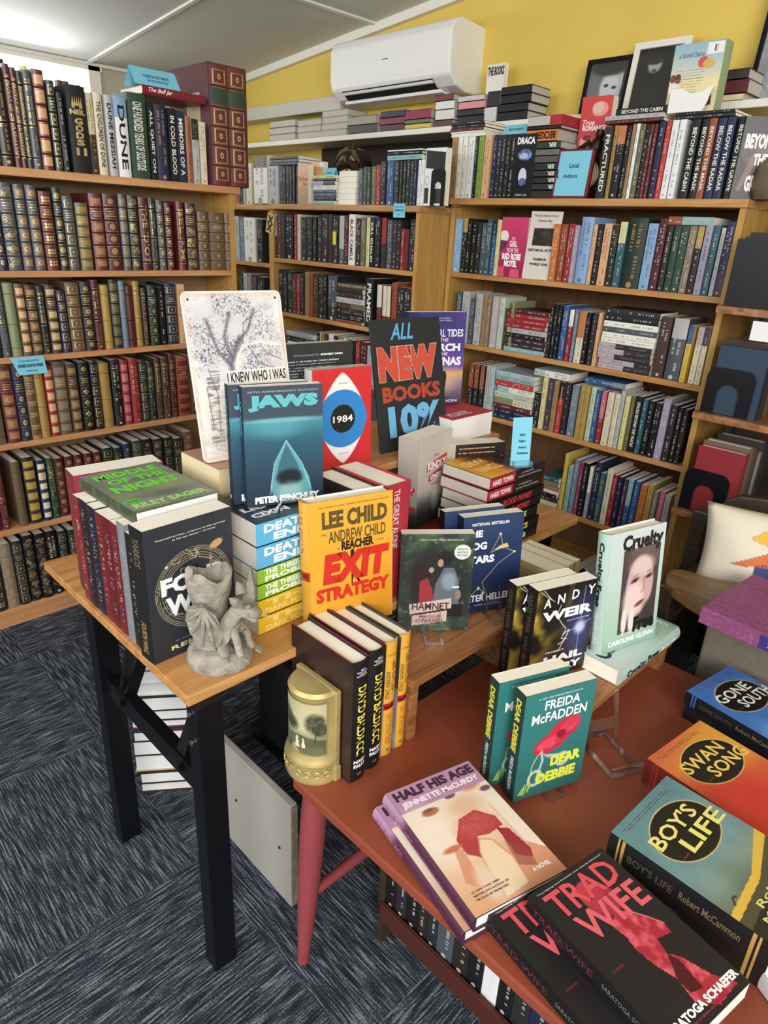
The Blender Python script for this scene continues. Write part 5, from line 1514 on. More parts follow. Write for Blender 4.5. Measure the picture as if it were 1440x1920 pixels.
# pile of books under the tall table, white page edges to the front
zz = 0.0; x0, y0 = -1.257, .491
PB = [('#3a2a2c', .030), ('#1d1d20', .034), ('#c9b48a', .050), ('#20242c', .044), ('#2a3146', .030), ('#7d2a4a', .022), ('#26242a', .030), ('#1f2226', .040), ('#e2e0dc', .036), ('#d9d8d4', .036), ('#5d5d60', .03)]
for i, (c, t) in enumerate(PB):
    w = .135 if i < 7 else .15; d = .19; sx = .006*math.sin(i*2.1)
    mb = MB(['jacket', 'pagew']); mb.box(0, w, 0, d, 0, .0025, L(c)); mb.box(0, w, 0, d, t-.003, t-.0006, L(c)); mb.box(0, w, d-.002, d, 0, t-.0006, L(c)); mb.box(.003, w-.003, .003, d-.002, .0025, t-.003, (1, 1, 1), 1)
    r = empty('hardcover_book', (x0+sx, y0+.004*math.cos(i), zz), (0, 0, math.radians(54))); mb.build('cover', r)
    tag(r, 'book with white page edge showing, %s from the floor in the under-table pile' % ORD[i], 'book', 'books piled on the carpet under the tall table'); zz += t
one_ = empty('red_package', (x0-.02, y0+.03, zz+.001), (0, 0, math.radians(54))); tag(one_, 'small red and white package on top of the book pile, just under the oak tabletop', 'package')
b = MB(['jacket']); b.prism([(0, .0), (.07, .0), (.075, .035), (.06, .065), (.02, .07), (-.01, .04)], 'y', 0, .10, L('#d9433a')); b.build('wrapper', one_, bevel=.006)
# ---------------------------------------------------------------- riser shelves on the tables
def riser(label, x0, x1, y0, y1, z, zb, m='walnut', leg='x', th=.016, legs=None):
    r = empty('wooden_riser', ((x0+x1)/2, (y0+y1)/2, zb)); tag(r, label, 'display riser'); off = (-(x0+x1)/2, -(y0+y1)/2, -zb)
    o = boxobj('top_board', m, x0, x1, y0, y1, z-th, z, r, bevel=.0015); o.location = off
    for ya in (legs or (y0+.01, y1-.028)):
        o = boxobj('end_leg', m, x0+.02, x1-.004, ya, ya+.018, zb, z-th, r, bevel=.001); o.location = off
    return r
riser('walnut riser on the low table carrying the green-and-black and the blue paperback', -.772, -.632, .735, 1.075, .555, OZ, legs=(.737, 1.05))
riser('small walnut riser on the low table carrying the pale green hardcovers', -.605, -.425, .93, 1.335, .492, OZ, legs=(.933, 1.305))
riser('long wooden riser at the back of the tall table under the blackboard sign', -1.27, -.990, .83, 1.42, .80, TZ, 'oak', legs=(.83, 1.13, 1.40))
# ---------------------------------------------------------------- BOOKS ON THE LOW TABLE
def rad(a): return math.radians(a)
# two black and two yellow hardcovers, spines towards the aisle
def sp_book(label, grp, y, t, spine, back, cover_fn, sp_text, h=.236, w=.156, x=-.630, endp='#7c2a34', spine_art=None, art_back=None):
    """standing, spine at +X, back cover facing -Y"""
    r = empty('hardcover_book', (x, y, OZ+.0006), (0, 0, PI/2)); tag(r, label, 'book', grp)
    # local: x -> +Y (thickness), y -> -X (depth), z up
    b = MB(['jacket']); n = 8; bul = .006
    out = [(t*i/n, bul*(2*i/n-1)**2) for i in range(n+1)]; inn = [(t*(1-i/n), bul*(1-2*i/n)**2+.0025) for i in range(n+1)]
    b.prism(out+inn, 'z', 0, h, L(spine)); b.box(0, .0026, bul, w, 0, h, L(back)); b.box(t-.0026, t, bul, w, 0, h, L(endp if 0 else back)); b.build('cover', r)
    b = MB(['jacket']);
    b.box(.0002, .0024, bul, w, h, h+.0006, L(endp)); b.box(t-.0024, t-.0002, bul, w, h, h+.0006, L(endp)); b.build('cover_lining', r)
    b = MB(['pagez']); b.box(.0028, t-.0028, bul+.001, w-.004, .003, h-.005); b.build('page_block', r)
    def f(u, v): q = 2*u/t-1; return (u, bul*q*q-.0008, v)
    if spine_art: A = Art(t, h, spine, .0015); spine_art(A); A.build('spine_art', r, lambda u, v: (u, bul*(2*u/t-1)**2-.0004, v))
    lettering('spine_lettering', r, [(q[0], q[1]*t, q[2]*h, q[3]*t, q[4]*h, *q[5:]) for q in sp_text], f)
    if art_back: A = Art(w, h, back, .0018); art_back(A); A.build('back_art', r, lambda u, v: (-.0004, w-u, v))
    return r
def a_blk(A):
    A.c[:] = hx('#1c1616'); A.mix('#4a2c28', A.noise(30, 3)*.8); A.mix('#6b4038', A.ell(.45, .66, .12, .10)); A.mix('#a98878', A.ell(.46, .68, .06, .06)); A.mix('#20202a', A.poly([(.3, .3), (.6, .3), (.62, .58), (.3, .6)])); A.mix('#d9dde2', A.poly([(.42, .44), (.5, .44), (.48, .58), (.44, .58)])); rules(A, .2, .8, .85, .95, 2, '#3d2a28', 2)
T_B = [('DAVID BALDACCI', .30, .22, .78, .80, '#e5d95a', S), ('NASH', .2, .155, .86, .185, '#f2f2f2', B), ('FALLS', .2, .115, .86, .145, '#f2f2f2', B), ('#1', .4, .93, .62, .945, '#e8e8e8'), ('NEW YORK', .22, .915, .80, .925, '#e8e8e8'), ('TIMES', .3, .90, .7, .909, '#e8e8e8'), ('BESTSELLER', .22, .885, .80, .894, '#e8e8e8'), ('G', .38, .045, .62, .07, '#8a8450')]
T_Y = [('LEE CHILD', .52, .58, .86, .84, '#6a5522', S), ('ANDREW CHILD', .16, .52, .40, .76, '#6a5522', S), ('REACHER', .16, .435, .84, .462, '#2a0e0a', B), ('EXIT STRATEGY', .3, .10, .66, .38, '#c96a28', S), ('#1 BESTSELLER', .2, .885, .8, .9, '#8a6c2a'), ('D', .4, .04, .6, .06, '#4a3a18', B)]
def a_ysp(A): A.c[:] = hx('#e0a63c'); A.mix('#b8261f', A.poly([(0, .42), (1, .42), (1, .478), (0, .478)]))
def a_ybk(A):
    A.c[:] = hx('#26262a'); A.mix('#a9adb0', A.poly([(0, 0), (1, 0), (1, .55), (0, .6)])); A.mix('#4a4d50', A.noise(40, 6)*.7); rules(A, .1, .9, .62, .95, 10, '#8a8a8a', 8)
sp_book('thick black hardcover next to the gold bookend, yellow and white letters on its spine', 'black and yellow thrillers beside the gold bookend', .592, .037, '#131316', '#1c1616', None, T_B, art_back=a_blk)
sp_book('second thick black hardcover from the gold bookend, with the same yellow spine letters', 'black and yellow thrillers beside the gold bookend', .632, .036, '#131316', '#1c1616', None, T_B, h=.238, x=-.634)
sp_book('yellow-spined hardcover with a red band, nearer the black books', 'black and yellow thrillers beside the gold bookend', .672, .031, '#e0a63c', '#3b3d40', None, T_Y, endp='#4a3820', h=.234, spine_art=a_ysp, art_back=a_ybk, x=-.640)
sp_book('yellow-spined hardcover with a red band, farther from the black books', 'black and yellow thrillers beside the gold bookend', .706, .028, '#e0a63c', '#3b3d40', None, T_Y, endp='#3b2d1c', h=.234, spine_art=a_ysp, art_back=a_ybk, x=-.640)
# gold arched bookend
r = empty('bookend', (-.706, .590, OZ+.0006)); tag(r, 'gold-painted arched bookend with a small engraved landscape, at the corner of the low table', 'bookend')
b = MB(['gold']); b.box(-.052, .052, -.012, 0, 0, .178); b.box(-.056, .056, -.014, 0, 0, .03); b.build('back_plate', r, bevel=.003)
pr = [(.0, 0), (.056, .0), (.058, .006), (.056, .012), (.0555, .034), (.058, .038), (.056, .045), (.050, .052), (.049, .165), (.051, .170), (.046, .176), (0, .178)]
one('half_drum', 'gold', lambda q: q.lathe([(a*.9, z) for a, z in pr], k=30, a0=PI, a1=2*PI, sx=1.0, sy=.95), r, loc=(0, -.012, 0), smooth=True)
A = Art(.120, .105, '#c9c2a0'); A.grad([(0, '#7b7858'), (.35, '#8f8c6c'), (.5, '#c4bd98'), (1, '#b8ae84')])
A.mix('#55563f', A.poly([(0, 0), (1, 0), (1, .30), (.6, .38), (.3, .30), (0, .42)])*A.noise(80, 2)*1.4)
for cu_, cv_, ru, rv in ((.30, .62, .17, .17), (.45, .55, .13, .12), (.22, .52, .12, .10), (.82, .62, .14, .18), (.90, .50, .1, .12)): A.mix('#3b3d30', A.ell(cu_, cv_, ru, rv, .5)*(.35+A.noise(240, 5)))
A.mix('#3b3d30', A.line([(.33, .55), (.36, .30)], .0014)+A.line([(.84, .5), (.82, .28)], .0014)); A.mix('#d9d2b0', A.poly([(.52, .12), (.60, .12), (.57, .34), (.54, .34)])+A.poly([(.63, .14), (.69, .14), (.66, .33), (.645, .33)])); A.mix('#cdc6a2', A.poly([(.40, .0), (.62, .0), (.52, .16), (.48, .16)])*.6)
A.mix('#8d8258', 1-(A.u > .02)*(A.u < .98)*(A.v > .02)*(A.v < .98))
A.build('engraved_picture', r, lambda u, v: (.0455*math.cos(PI+(u/.120*.86+.07)*PI)*.999, -.012+.0455*.95*math.sin(PI+(u/.120*.86+.07)*PI), .056+v))
for i in range(9):
    a = PI+(i+1)/10*PI
    one('scroll_relief', 'gold', lambda q: q.tube([(math.cos(t)*.0055, 0, math.sin(t)*.0055) for t in np.linspace(.3, 5.6, 12)], .0016, 6), r, loc=(.052*math.cos(a), -.012+.0495*math.sin(a), .023), rot=(0, 0, a+PI/2), smooth=True)
# ---------------------------------------------------------------- green floral paperbacks on clear stands
def a_deb(A):
    A.grad([(0, '#2a6464'), (.5, '#2e7370'), (1, '#2f7876')]); f = A.noise(60, 3)
    A.mix('#c02c44', A.ell(.62, .60, .24, .10, .08, .4)+A.ell(.45, .50, .26, .09, .08, .3)); A.mix('#e0506a', (A.ell(.70, .63, .16, .06, .3, .5)+A.ell(.42, .50, .17, .05, .3, .3))*f*1.3); A.mix('#8c1a30', A.ell(.58, .56, .07, .04, .5)); A.mix('#a02038', A.line([(.5, .5), (.75, .55)], .002)*.7)
    A.mix('#c9cdc6', A.line([(.30, .16), (.36, .34), (.33, .42)], .0028)+A.line([(.40, .38), (.62, .35), (.70, .30)], .0028)+A.ring(.28, .18, .012, .014, .003)+A.ring(.66, .30, .012, .012, .003)); A.mix('#a9ac9e', A.line([(.33, .42), (.50, .33)], .002))
    A.mix('#dfe08a', A.line([(.14, .04), (.20, .18), (.22, .32), (.28, .40), (.34, .44)], .0012)); A.mix('#9fbf52', A.poly([(.05, .05), (.13, .04), (.16, .16), (.12, .12)])+A.poly([(.18, .03), (.24, .12), (.20, .16)]))
DT = [('#1 NEW YORK TIMES BESTSELLING AUTHOR', .18, .935, .80, .95, '#cfe0dc'), ('FREIDA', .28, .83, .78, .915, '#f0f4f2'), ('McFADDEN', .12, .715, .90, .805, '#f0f4f2'), ('DEAR', .48, .26, .93, .36, '#d9e34a', dict(bold=.06)), ('DEBBIE', .30, .11, .88, .215, '#d9e34a', dict(bold=.06))]
DS = [('DEAR DEBBIE', .22, .45, .72, .93, '#d9d24a', SB), ('FREIDA McFADDEN', .34, .08, .66, .40, '#c9d6d2', S)]
for nm, BL, yw, tl, w, h in (('front', (-.423, .758, OZ+.007), 69.2, 1.2, .135, .205), ('rear', (-.472, .757, OZ+.004), 69.4, 1.2, .135, .205)):
    panel_book('paperback_book', 'green paperback with a red poppy and scissors on the low table, %s copy' % nm, 'book', BL, rad(yw), w, h, .026, a_deb, DT, '#1d3836', rad(tl), spine_texts=DS, group='green poppy paperbacks')
easel('clear plastic easel holding up the front green poppy paperback', (-.408, .835, OZ+.0005), rad(69), .55, .016)
easel('empty clear plastic easel standing on the low table right of the green paperbacks', (-.376, .985, OZ+.0005), rad(64), 1.0, .02)
# black and yellow science paperbacks on the small riser
def a_andy(A):
    A.c[:] = hx('#14130f'); n = A.noise(25, 4); A.mix('#b39a38', np.clip((n-.40)*3.2, 0, 1)*(A.u < .62)*np.clip(1.4-A.u*1.8, 0, 1)); A.mix('#171410', A.ell(.55, .2, .4, .3, .6)*.7)
    A.mix('#3a3f78', A.ell(.80, .50, .25, .36, .9)*.8); A.mix('#c9d0f0', A.ell(.80, .50, .09, .07, .9)); A.mix('#aab4e8', A.line([(.8, .05), (.8, .95)], .0012)*.8); A.mix('#d0d0e8', A.line([(.62, .48), (.98, .56)], .0016)*.6)
    A.mix('#e8e4da', A.line([(.42, .80), (.36, .70), (.48, .58), (.56, .52), (.50, .42), (.60, .40)], .0011)+A.line([(.52, .46), (.62, .5), (.55, .38), (.46, .36)], .0016)+A.line([(.55, .40), (.48, .28)], .0014)); A.mix('#ded8c4', A.line([(.05, .98), (.2, .9), (.3, .85)], .0008)+A.line([(.1, .99), (.24, .88)], .0008))
AT = [('A', .12, .80, .24, .90, '#f4f4f4'), ('N', .34, .82, .46, .92, '#f4f4f4'), ('D', .58, .835, .70, .935, '#f4f4f4'), ('Y', .84, .85, .97, .95, '#f4f4f4'), ('WEIR', .12, .65, .97, .755, '#f4f4f4', B), ('author of THE MARTIAN', .55, .60, .93, .615, '#dcdcdc'), ('PROJECT', .26, .275, .58, .30, '#f4f4f4'), ('HAIL', .24, .165, .92, .245, '#f4f4f4', B), ('MARY', .24, .05, .92, .13, '#f4f4f4', B)]
for i, (BL, w) in enumerate((((-.544, .958, .4935), .140), ((-.580, .944, .4935), .140))):
    panel_book('paperback_book', 'black and yellow paperback with wide white capitals on the small riser, %s copy' % ('front' if i == 0 else 'rear'), 'book', BL, rad(71.8), w, .196, .030 if i == 0 else .027, a_andy, AT, '#16120f', rad(1), spine_texts=[('ANDY WEIR', .3, .52, .7, .94, '#4a443c', S), ('HAIL MARY', .3, .08, .7, .48, '#4a443c', S)], group='black and yellow paperbacks')
# pale green hardcovers
def a_cf(A):
    A.grad([(0, '#8fae9e'), (.12, '#a9c8b4'), (.6, '#bfd6ca'), (1, '#c9d4d8')]); bx = A.poly([(.26, .13), (.93, .13), (.93, .84), (.26, .84)]); A.mix('#4a4140', bx)
    A.mix('#6b5a54', A.ell(.62, .74, .3, .14, .3)*bx*A.noise(60, 2)*1.6); A.mix('#caa9a4', A.ell(.60, .52, .25, .25, .12)*bx); A.mix('#e4cfca', A.ell(.50, .40, .18, .16, .5)*bx); A.mix('#dcc3be', A.ell(.62, .68, .2, .08, .6)*bx)
    A.mix('#5a3f3c', A.ell(.50, .57, .075, .018, .7, .3)+A.ell(.76, .58, .07, .016, .7, .25)); A.mix('#2e2626', A.ell(.51, .565, .02, .012, .3)+A.ell(.76, .575, .02, .012, .3)); A.mix('#8f5f5c', A.line([(.46, .60), (.56, .62)], .0012)+A.line([(.72, .62), (.84, .62)], .0012)); A.mix('#9c7470', A.line([(.66, .58), (.69, .47), (.63, .45)], .0016)*.8); A.mix('#7d4546', A.ell(.62, .36, .09, .018, .6, .35)); A.mix('#e8dcd8', A.ell(.36, .24, .05, .12, .4)+A.ell(.50, .22, .06, .1, .4)); A.mix('#3f3838', A.ell(.82, .24, .14, .12, .5)*bx)
CT = [('Cruelty', .22, .80, .96, .965, '#16181a', dict(bold=.05)), ('Free', .54, .115, .94, .25, '#16181a', dict(bold=.05)), ('CAROLINE GLENN', .10, .045, .94, .09, '#f0f5f2', B)]
CS = [('Cruelty Free', .26, .40, .74, .93, '#1a1e20', SB), ('CAROLINE GLENN', .34, .08, .66, .36, '#e4efe9', S)]
panel_book('hardcover_book', 'pale green hardcover with a face on its jacket, standing on its lying copy', 'book', (-.474, 1.102, .5285), rad(75.5), .153, .246, .030, a_cf, CT, '#a9c2b8', rad(6.9), True, spine_texts=CS, group='pale green hardcovers', page='page')
panel_book('hardcover_book', 'pale green hardcover with a face on its jacket, lying flat under its standing copy', 'book', (-.420, 1.085+.0, .5265), rad(180-4)+0, .0, .0, .0, None) if 0 else None
# lying copy: spine along +Y facing +X, cover up, head towards -Y
panel_book('hardcover_book', 'pale green hardcover with a face on its jacket, lying flat under its standing copy', 'book', (-.418, 1.335, .5280), rad(-90)+rad(2), .165, .245, .034, a_cf, CT, '#a9c2b8', 0, True, True, 'pale green hardcovers', CS, spine_side='L') if 0 else None
r = panel_book('hardcover_book', 'pale green hardcover with a face on its jacket, lying flat under its standing copy', 'book', (-.4195, 1.330, .5275), rad(180)+rad(-1), .155, .245, .034, a_cf, CT, '#a9c2b8', 0, True, True, 'pale green hardcovers', CS)
# ---------------------------------------------------------------- paperbacks on the walnut riser
def a_ham(A):
    A.c[:] = hx('#26302a'); n = A.noise(45, 7); A.mix('#4f6a48', np.clip((n-.5)*3, 0, 1)*.9); A.mix('#8da07e', np.clip((A.noise(120, 9)-.66)*5, 0, 1)*.8); A.mix('#161c18', A.ell(.45, .55, .42, .34, .7)*.8)
    A.mix('#5c646c', A.poly([(.46, .28), (.84, .26), (.82, .52), (.74, .66), (.60, .66), (.50, .50)])); A.mix('#8a98a6', A.ell(.68, .52, .1, .09, .5)*.8); A.mix('#171311', A.ell(.61, .76, .10, .075)); A.mix('#a88474', A.ell(.55, .71, .04, .04)); A.mix('#d0d8e0', A.ell(.78, .46, .05, .012)); A.mix('#8c7466', A.ell(.82, .38, .04, .05))
    A.mix('#1c1412', A.ell(.30, .62, .14, .12)+A.ell(.27, .46, .11, .18)); A.mix('#8f2c30', A.poly([(.28, .30), (.48, .28), (.46, .44), (.38, .56), (.28, .52)])); A.mix('#b08878', A.ell(.43, .64, .035, .03)); A.mix('#111111', A.poly([(.2, .15), (.9, .15), (.88, .28), (.22, .30)])*.8)
    A.mix('#c9b0a8', A.poly([(.16, .18), (.74, .24), (.73, .345), (.15, .285)])+A.poly([(.20, .06), (.68, .10), (.68, .215), (.20, .165)])); A.mix('#cfd0cc', A.ell(.84, .82, .115, .075, .05))
HT_ = [('NEW YORK TIMES BESTSELLER', .25, .935, .85, .955, '#a9a98a'), ('HAMNET', .19, .225, .71, .30, '#4a2c2c'), ('MAGGIE', .30, .14, .60, .172, '#8a3f3c'), ("O'FARRELL", .25, .09, .65, .13, '#8a3f3c'), ('MAJOR', .77, .84, .91, .858, '#5b6066'), ('MOTION', .77, .81, .91, .828, '#5b6066'), ('PICTURE', .77, .78, .91, .798, '#5b6066')]
panel_book('paperback_book', 'green-and-black paperback showing two people among leaves, on the walnut riser', 'book', (-.762, .826, .5572), rad(52), .140, .200, .026, a_ham, HT_, '#20261f', rad(4))
def a_dog(A):
    A.grad([(0, '#16223e'), (.5, '#22355c'), (1, '#263c62')]); A.mix('#cdb48a', A.line([(.12, .16), (.30, .26), (.42, .20), (.36, .32), (.62, .50), (.88, .60), (.68, .66), (.62, .80), (.48, .62), (.68, .66)], .0009))
    for p in ((.12, .16), (.30, .26), (.38, .20), (.88, .60), (.62, .80)): A.mix('#e0cfa8', A.ell(p[0], p[1], .022, .014))
    A.mix('#d9c48a', A.poly([(.52, .64), (.78, .66), (.74, .70), (.62, .68)]))
DGT = [('NATIONAL BESTSELLER', .14, .905, .76, .935, '#f0f0ee'), ('THE', .04, .79, .32, .86, '#f4f4f4', B), ('DOG', .04, .66, .40, .74, '#f4f4f4', B), ('STARS', .04, .52, .54, .60, '#f4f4f4', B), ('a novel', .04, .46, .14, .475, '#d8d8d8'), ('PETER HELLER', .06, .12, .86, .19, '#e4e4e4'), ('author of The Painter', .25, .075, .72, .09, '#aab0c0')]
panel_book('paperback_book', 'dark blue paperback with a gold star map on the walnut riser, front copy', 'book', (-.722, .965, .5572), rad(66), .135, .208, .026, a_dog, DGT, '#14203a', rad(5), group='dark blue star-map paperbacks')
panel_book('paperback_book', 'dark blue paperback with a gold star map on the walnut riser, the copy behind', 'book', (-.758, .950, .5572), rad(67), .135, .212, .022, a_dog, [], '#12151c', rad(5), group='dark blue star-map paperbacks')
easel('clear plastic easel under the dark blue star-map paperback', (-.672, 1.02, .5556), rad(66), .55, .016)
easel('clear plastic easel under the paperback showing two people', (-.705, .865, .5556), rad(52), .55, .016)
# ---------------------------------------------------------------- lying books on the low table
def a_half(A):
    A.grad([(0, '#d9a27c'), (.35, '#e6c6a6'), (.82, '#ead9c4'), (1, '#e8d5c0')]); A.mix('#b58aa6', A.poly([(0, .795), (1, .795), (1, 1), (0, 1)]))
    A.mix('#d28a66', A.ell(.9, .1, .35, .25, .9)*.7); A.mix('#f0e2d2', A.ell(.16, .56, .2, .22, .8)*.8); A.mix('#c98768', A.ell(.80, .83, .13, .06, .6)*(A.v < .795)); A.mix('#b36a58', A.ell(.27, .735, .09, .03, .4)); A.mix('#7e5450', A.ell(.26, .752, .06, .012, .6)); A.mix('#6a4c4c', A.ell(.55, .79, .06, .02, .4)*(A.v < .795)); A.mix('#d9a488', A.ell(.62, .68, .16, .08, .9)*.6)
    A.mix('#b23f42', A.poly([(.30, .47), (.46, .60), (.66, .62), (.80, .52), (.80, .44), (.62, .42), (.50, .44), (.40, .30), (.30, .36)])); A.mix('#9c2f34', A.poly([(.72, .44), (.82, .40), (.86, .22), (.82, .16), (.70, .22)])); A.mix('#d9736c', A.noise(220, 4)*A.ell(.55, .52, .2, .08, .8)*.7)
    A.mix('#8f4a44', A.poly([(.64, .16), (.80, .10), (.82, .22), (.70, .34)])*.6)
    A.mix('#ecd0ae', A.poly([(.36, .02), (.62, .04), (.66, .22), (.60, .38), (.50, .42), (.42, .34), (.36, .20)])); A.mix('#c78d68', A.line([(.62, .04), (.66, .22), (.60, .38), (.50, .42)], .0022)*.7+A.line([(.36, .05), (.37, .2), (.42, .34), (.5, .42)], .0018)*.6)
    A.mix('#d08a64', A.poly([(.12, .20), (.24, .10), (.30, .40), (.22, .42)])*.75); A.mix('#c9735a', A.ell(.22, .43, .10, .022, .6)); A.mix('#e9d3bd', A.ell(.30, .14, .1, .12, .6)*.7)
    A.mix('#ead8c6', A.poly([(.92, .72), (1, .64), (1, .18), (.86, .28), (.84, .62)])); A.mix('#7c4a5c', A.ell(.93, .74, .06, .022, .5)); A.mix('#cfa58c', A.line([(.84, .62), (.86, .28)], .0016)*.7)
HTX = [('HALF HIS AGE', .04, .895, .97, .975, '#42243c', dict(bold=.05)), ('JENNETTE McCURDY', .06, .815, .96, .875, '#f4e6ee', B), ('A NOVEL', .72, .075, .92, .105, '#f6f0ea', B), ('#1 NEW YORK TIMES', .10, .125, .40, .138, '#6a4a40'), ('BESTSELLING AUTHOR OF', .10, .10, .47, .113, '#6a4a40'), ("I'M GLAD MY MOM DIED", .10, .075, .44, .088, '#6a4a40')]
HSP = [('HALF HIS AGE', .3, .62, .7, .95, '#94698a', SB), ('JENNETTE McCURDY', .36, .12, .64, .56, '#6f4462', S)]
def a_hsp(A): A.grad([(0, '#4a1f38'), (.7, '#5a2a44'), (.78, '#a9809c'), (1, '#b58aa6')])
r = panel_book('hardcover_book', 'pink and skin-toned hardcover lying on the low table, upper of two copies', 'book', onz(892, 1722, .4725), rad(75.2), .156, .230, .026, a_half, HTX, '#4a2138', 0, True, True, 'pink and skin-toned hardcovers', HSP, page='pagew', spine_art=a_hsp, back='#4a2138')
r.rotation_quaternion = (Matrix.Rotation(rad(75.2), 4, 'Z') @ Matrix.Rotation(-PI/2, 4, 'X') @ Matrix.Rotation(rad(.0), 4, 'Y')).to_quaternion()
panel_book('hardcover_book', 'pink and skin-toned hardcover half hidden at the left beneath its copy, low table', 'book', onz(871, 1748, .4455), rad(76), .156, .230, .024, a_half, HTX, '#4a2138', 0, True, True, 'pink and skin-toned hardcovers', HSP, page='pagew', spine_art=a_hsp, back='#4a2138')
def a_trad(A):
    A.c[:] = hx('#1d1b1c'); A.mix('#2a2728', A.noise(20, 3)*.5); n = A.noise(90, 6)
    fig = A.poly([(.42, .60), (.55, .66), (.66, .62), (.76, .54), (.84, .46), (.82, .40), (.66, .42), (.62, .34), (.70, .28), (.78, .14), (.90, .04), (.62, .02), (.46, .10), (.50, .22), (.44, .34), (.42, .44), (.44, .52)])
    A.mix('#a8283a', fig); A.mix('#d9606a', fig*np.clip((n-.45)*3, 0, 1)); A.mix('#401018', A.poly([(.50, .22), (.62, .34), (.66, .28), (.62, .12), (.50, .14)])*.9); A.mix('#c23a4a', A.ell(.50, .80, .12, .10, .1)); A.mix('#b13548', A.ell(.55, .74, .17, .10, .3)*.9); A.mix('#e89aa0', A.line([(.66, .62), (.76, .54), (.84, .46)], .0012)*.8)
TRT = [('TRAD', .08, .78, .92, .945, '#d9505c'), ('WIFE', .16, .59, .96, .755, '#e0606a'), ('A NOVEL', .08, .42, .22, .435, '#8a2a34'), ('SARATOGA SCHAEFER', .04, .055, .98, .10, '#f2f0ee', B), ('AUTHOR OF SERIAL KILLER SUPPORT GROUP', .2, .03, .9, .042, '#9a3a44'), ('"Terrifying and feminist and utterly fabulous"', .06, .96, .94, .972, '#c9c4c2')]
TSP = [('TRAD WIFE', .3, .5, .7, .95, '#5c2a32', S), ('SARATOGA SCHAEFER', .36, .08, .64, .44, '#6a6468', S)]
panel_book('paperback_book', 'black paperback with red serif capitals, upper of two copies in the lower right corner', 'book', (-.072, .548, .492), rad(79.5), .140, .216, .026, a_trad, TRT, '#171617', 0, False, True, 'black and red paperbacks', TSP)
panel_book('paperback_book', 'black paperback with red serif capitals, the copy underneath shifted towards the lower left', 'book', (-.105, .512, .4605), rad(80), .140, .216, .026, a_trad, TRT, '#171617', 0, False, True, 'black and red paperbacks', TSP)
boxobj('paperback_book', 'jacket', 0, 0, 0, 0, 0, 0) if 0 else None
# small support books under these two (their own black copies)
for i, (z) in enumerate((OZ+.0126,)):
    panel_book('paperback_book', 'thin black paperback lying directly on the low table under two red-lettered copies', 'book', (-.095, .545, OZ+.0133), rad(80), .12, .19, .0125, None, (), '#1a191a', 0, False, True, 'black and red paperbacks')
def series(base, bands):
    def f(A):
        A.grad(base); A.c += (A.noise(30, 5)[..., None]-.5)*.12
        bands(A); A.mix('#d9c27a', A.ell(.52, .69, .40, .20, .02)); A.mix('#1a1714', A.ell(.52, .69, .388, .192, .02)); rules(A, .08, .9, .93, .97, 3, '#5a4a38', 3, .0006)
    return f
def b_boy(A):
    A.mix('#d9b04a', A.poly([(0, .24), (.5, .27), (1, .40), (1, .33), (.5, .22), (0, .19)])); A.mix('#4f4a34', A.poly([(0, 0), (1, 0), (1, .33), (.5, .22), (0, .19)])); A.mix('#22261f', A.poly([(0, 0), (1, 0), (1, .20), (0, .12)])); A.mix('#2a2418', A.line([(.12, .25), (.16, .28), (.2, .27)], .0016))
def b_swan(A):
    A.mix('#c2302c', A.ell(.2, .3, .6, .35, .9)*.8); A.mix('#e2a63a', A.ell(.9, .8, .4, .25, .9)*.7)
    R = random.Random(2)
    for i in range(16): x = .55+.4*R.random(); A.mix('#5a1a14', A.line([(x, .0), (x+R.uniform(-.1, .1), .2+.15*R.random())], .0010))
def b_gone(A):
    A.mix('#1c2f22', A.poly([(.6, 0), (1, 0), (1, .22), (.8, .2), (.72, .1)])*A.noise(100, 3)*2); A.mix('#8fb4dc', A.ell(.4, .25, .4, .1, .9)*.6)
def sspine(c, st):
    def f(A):
        A.c[:] = hx(c)
        for v in (.93, .90, .07, .10): A.mix(st, (np.abs(A.v-v) < .008)*1.)
    return f
ST_ = dict(bold=.0)
def lie_at(px, py, z, yaw, h):
    p = onz(px, py, z); a = rad(yaw); return (p[0]+h*math.sin(a), p[1]-h*math.cos(a), z)
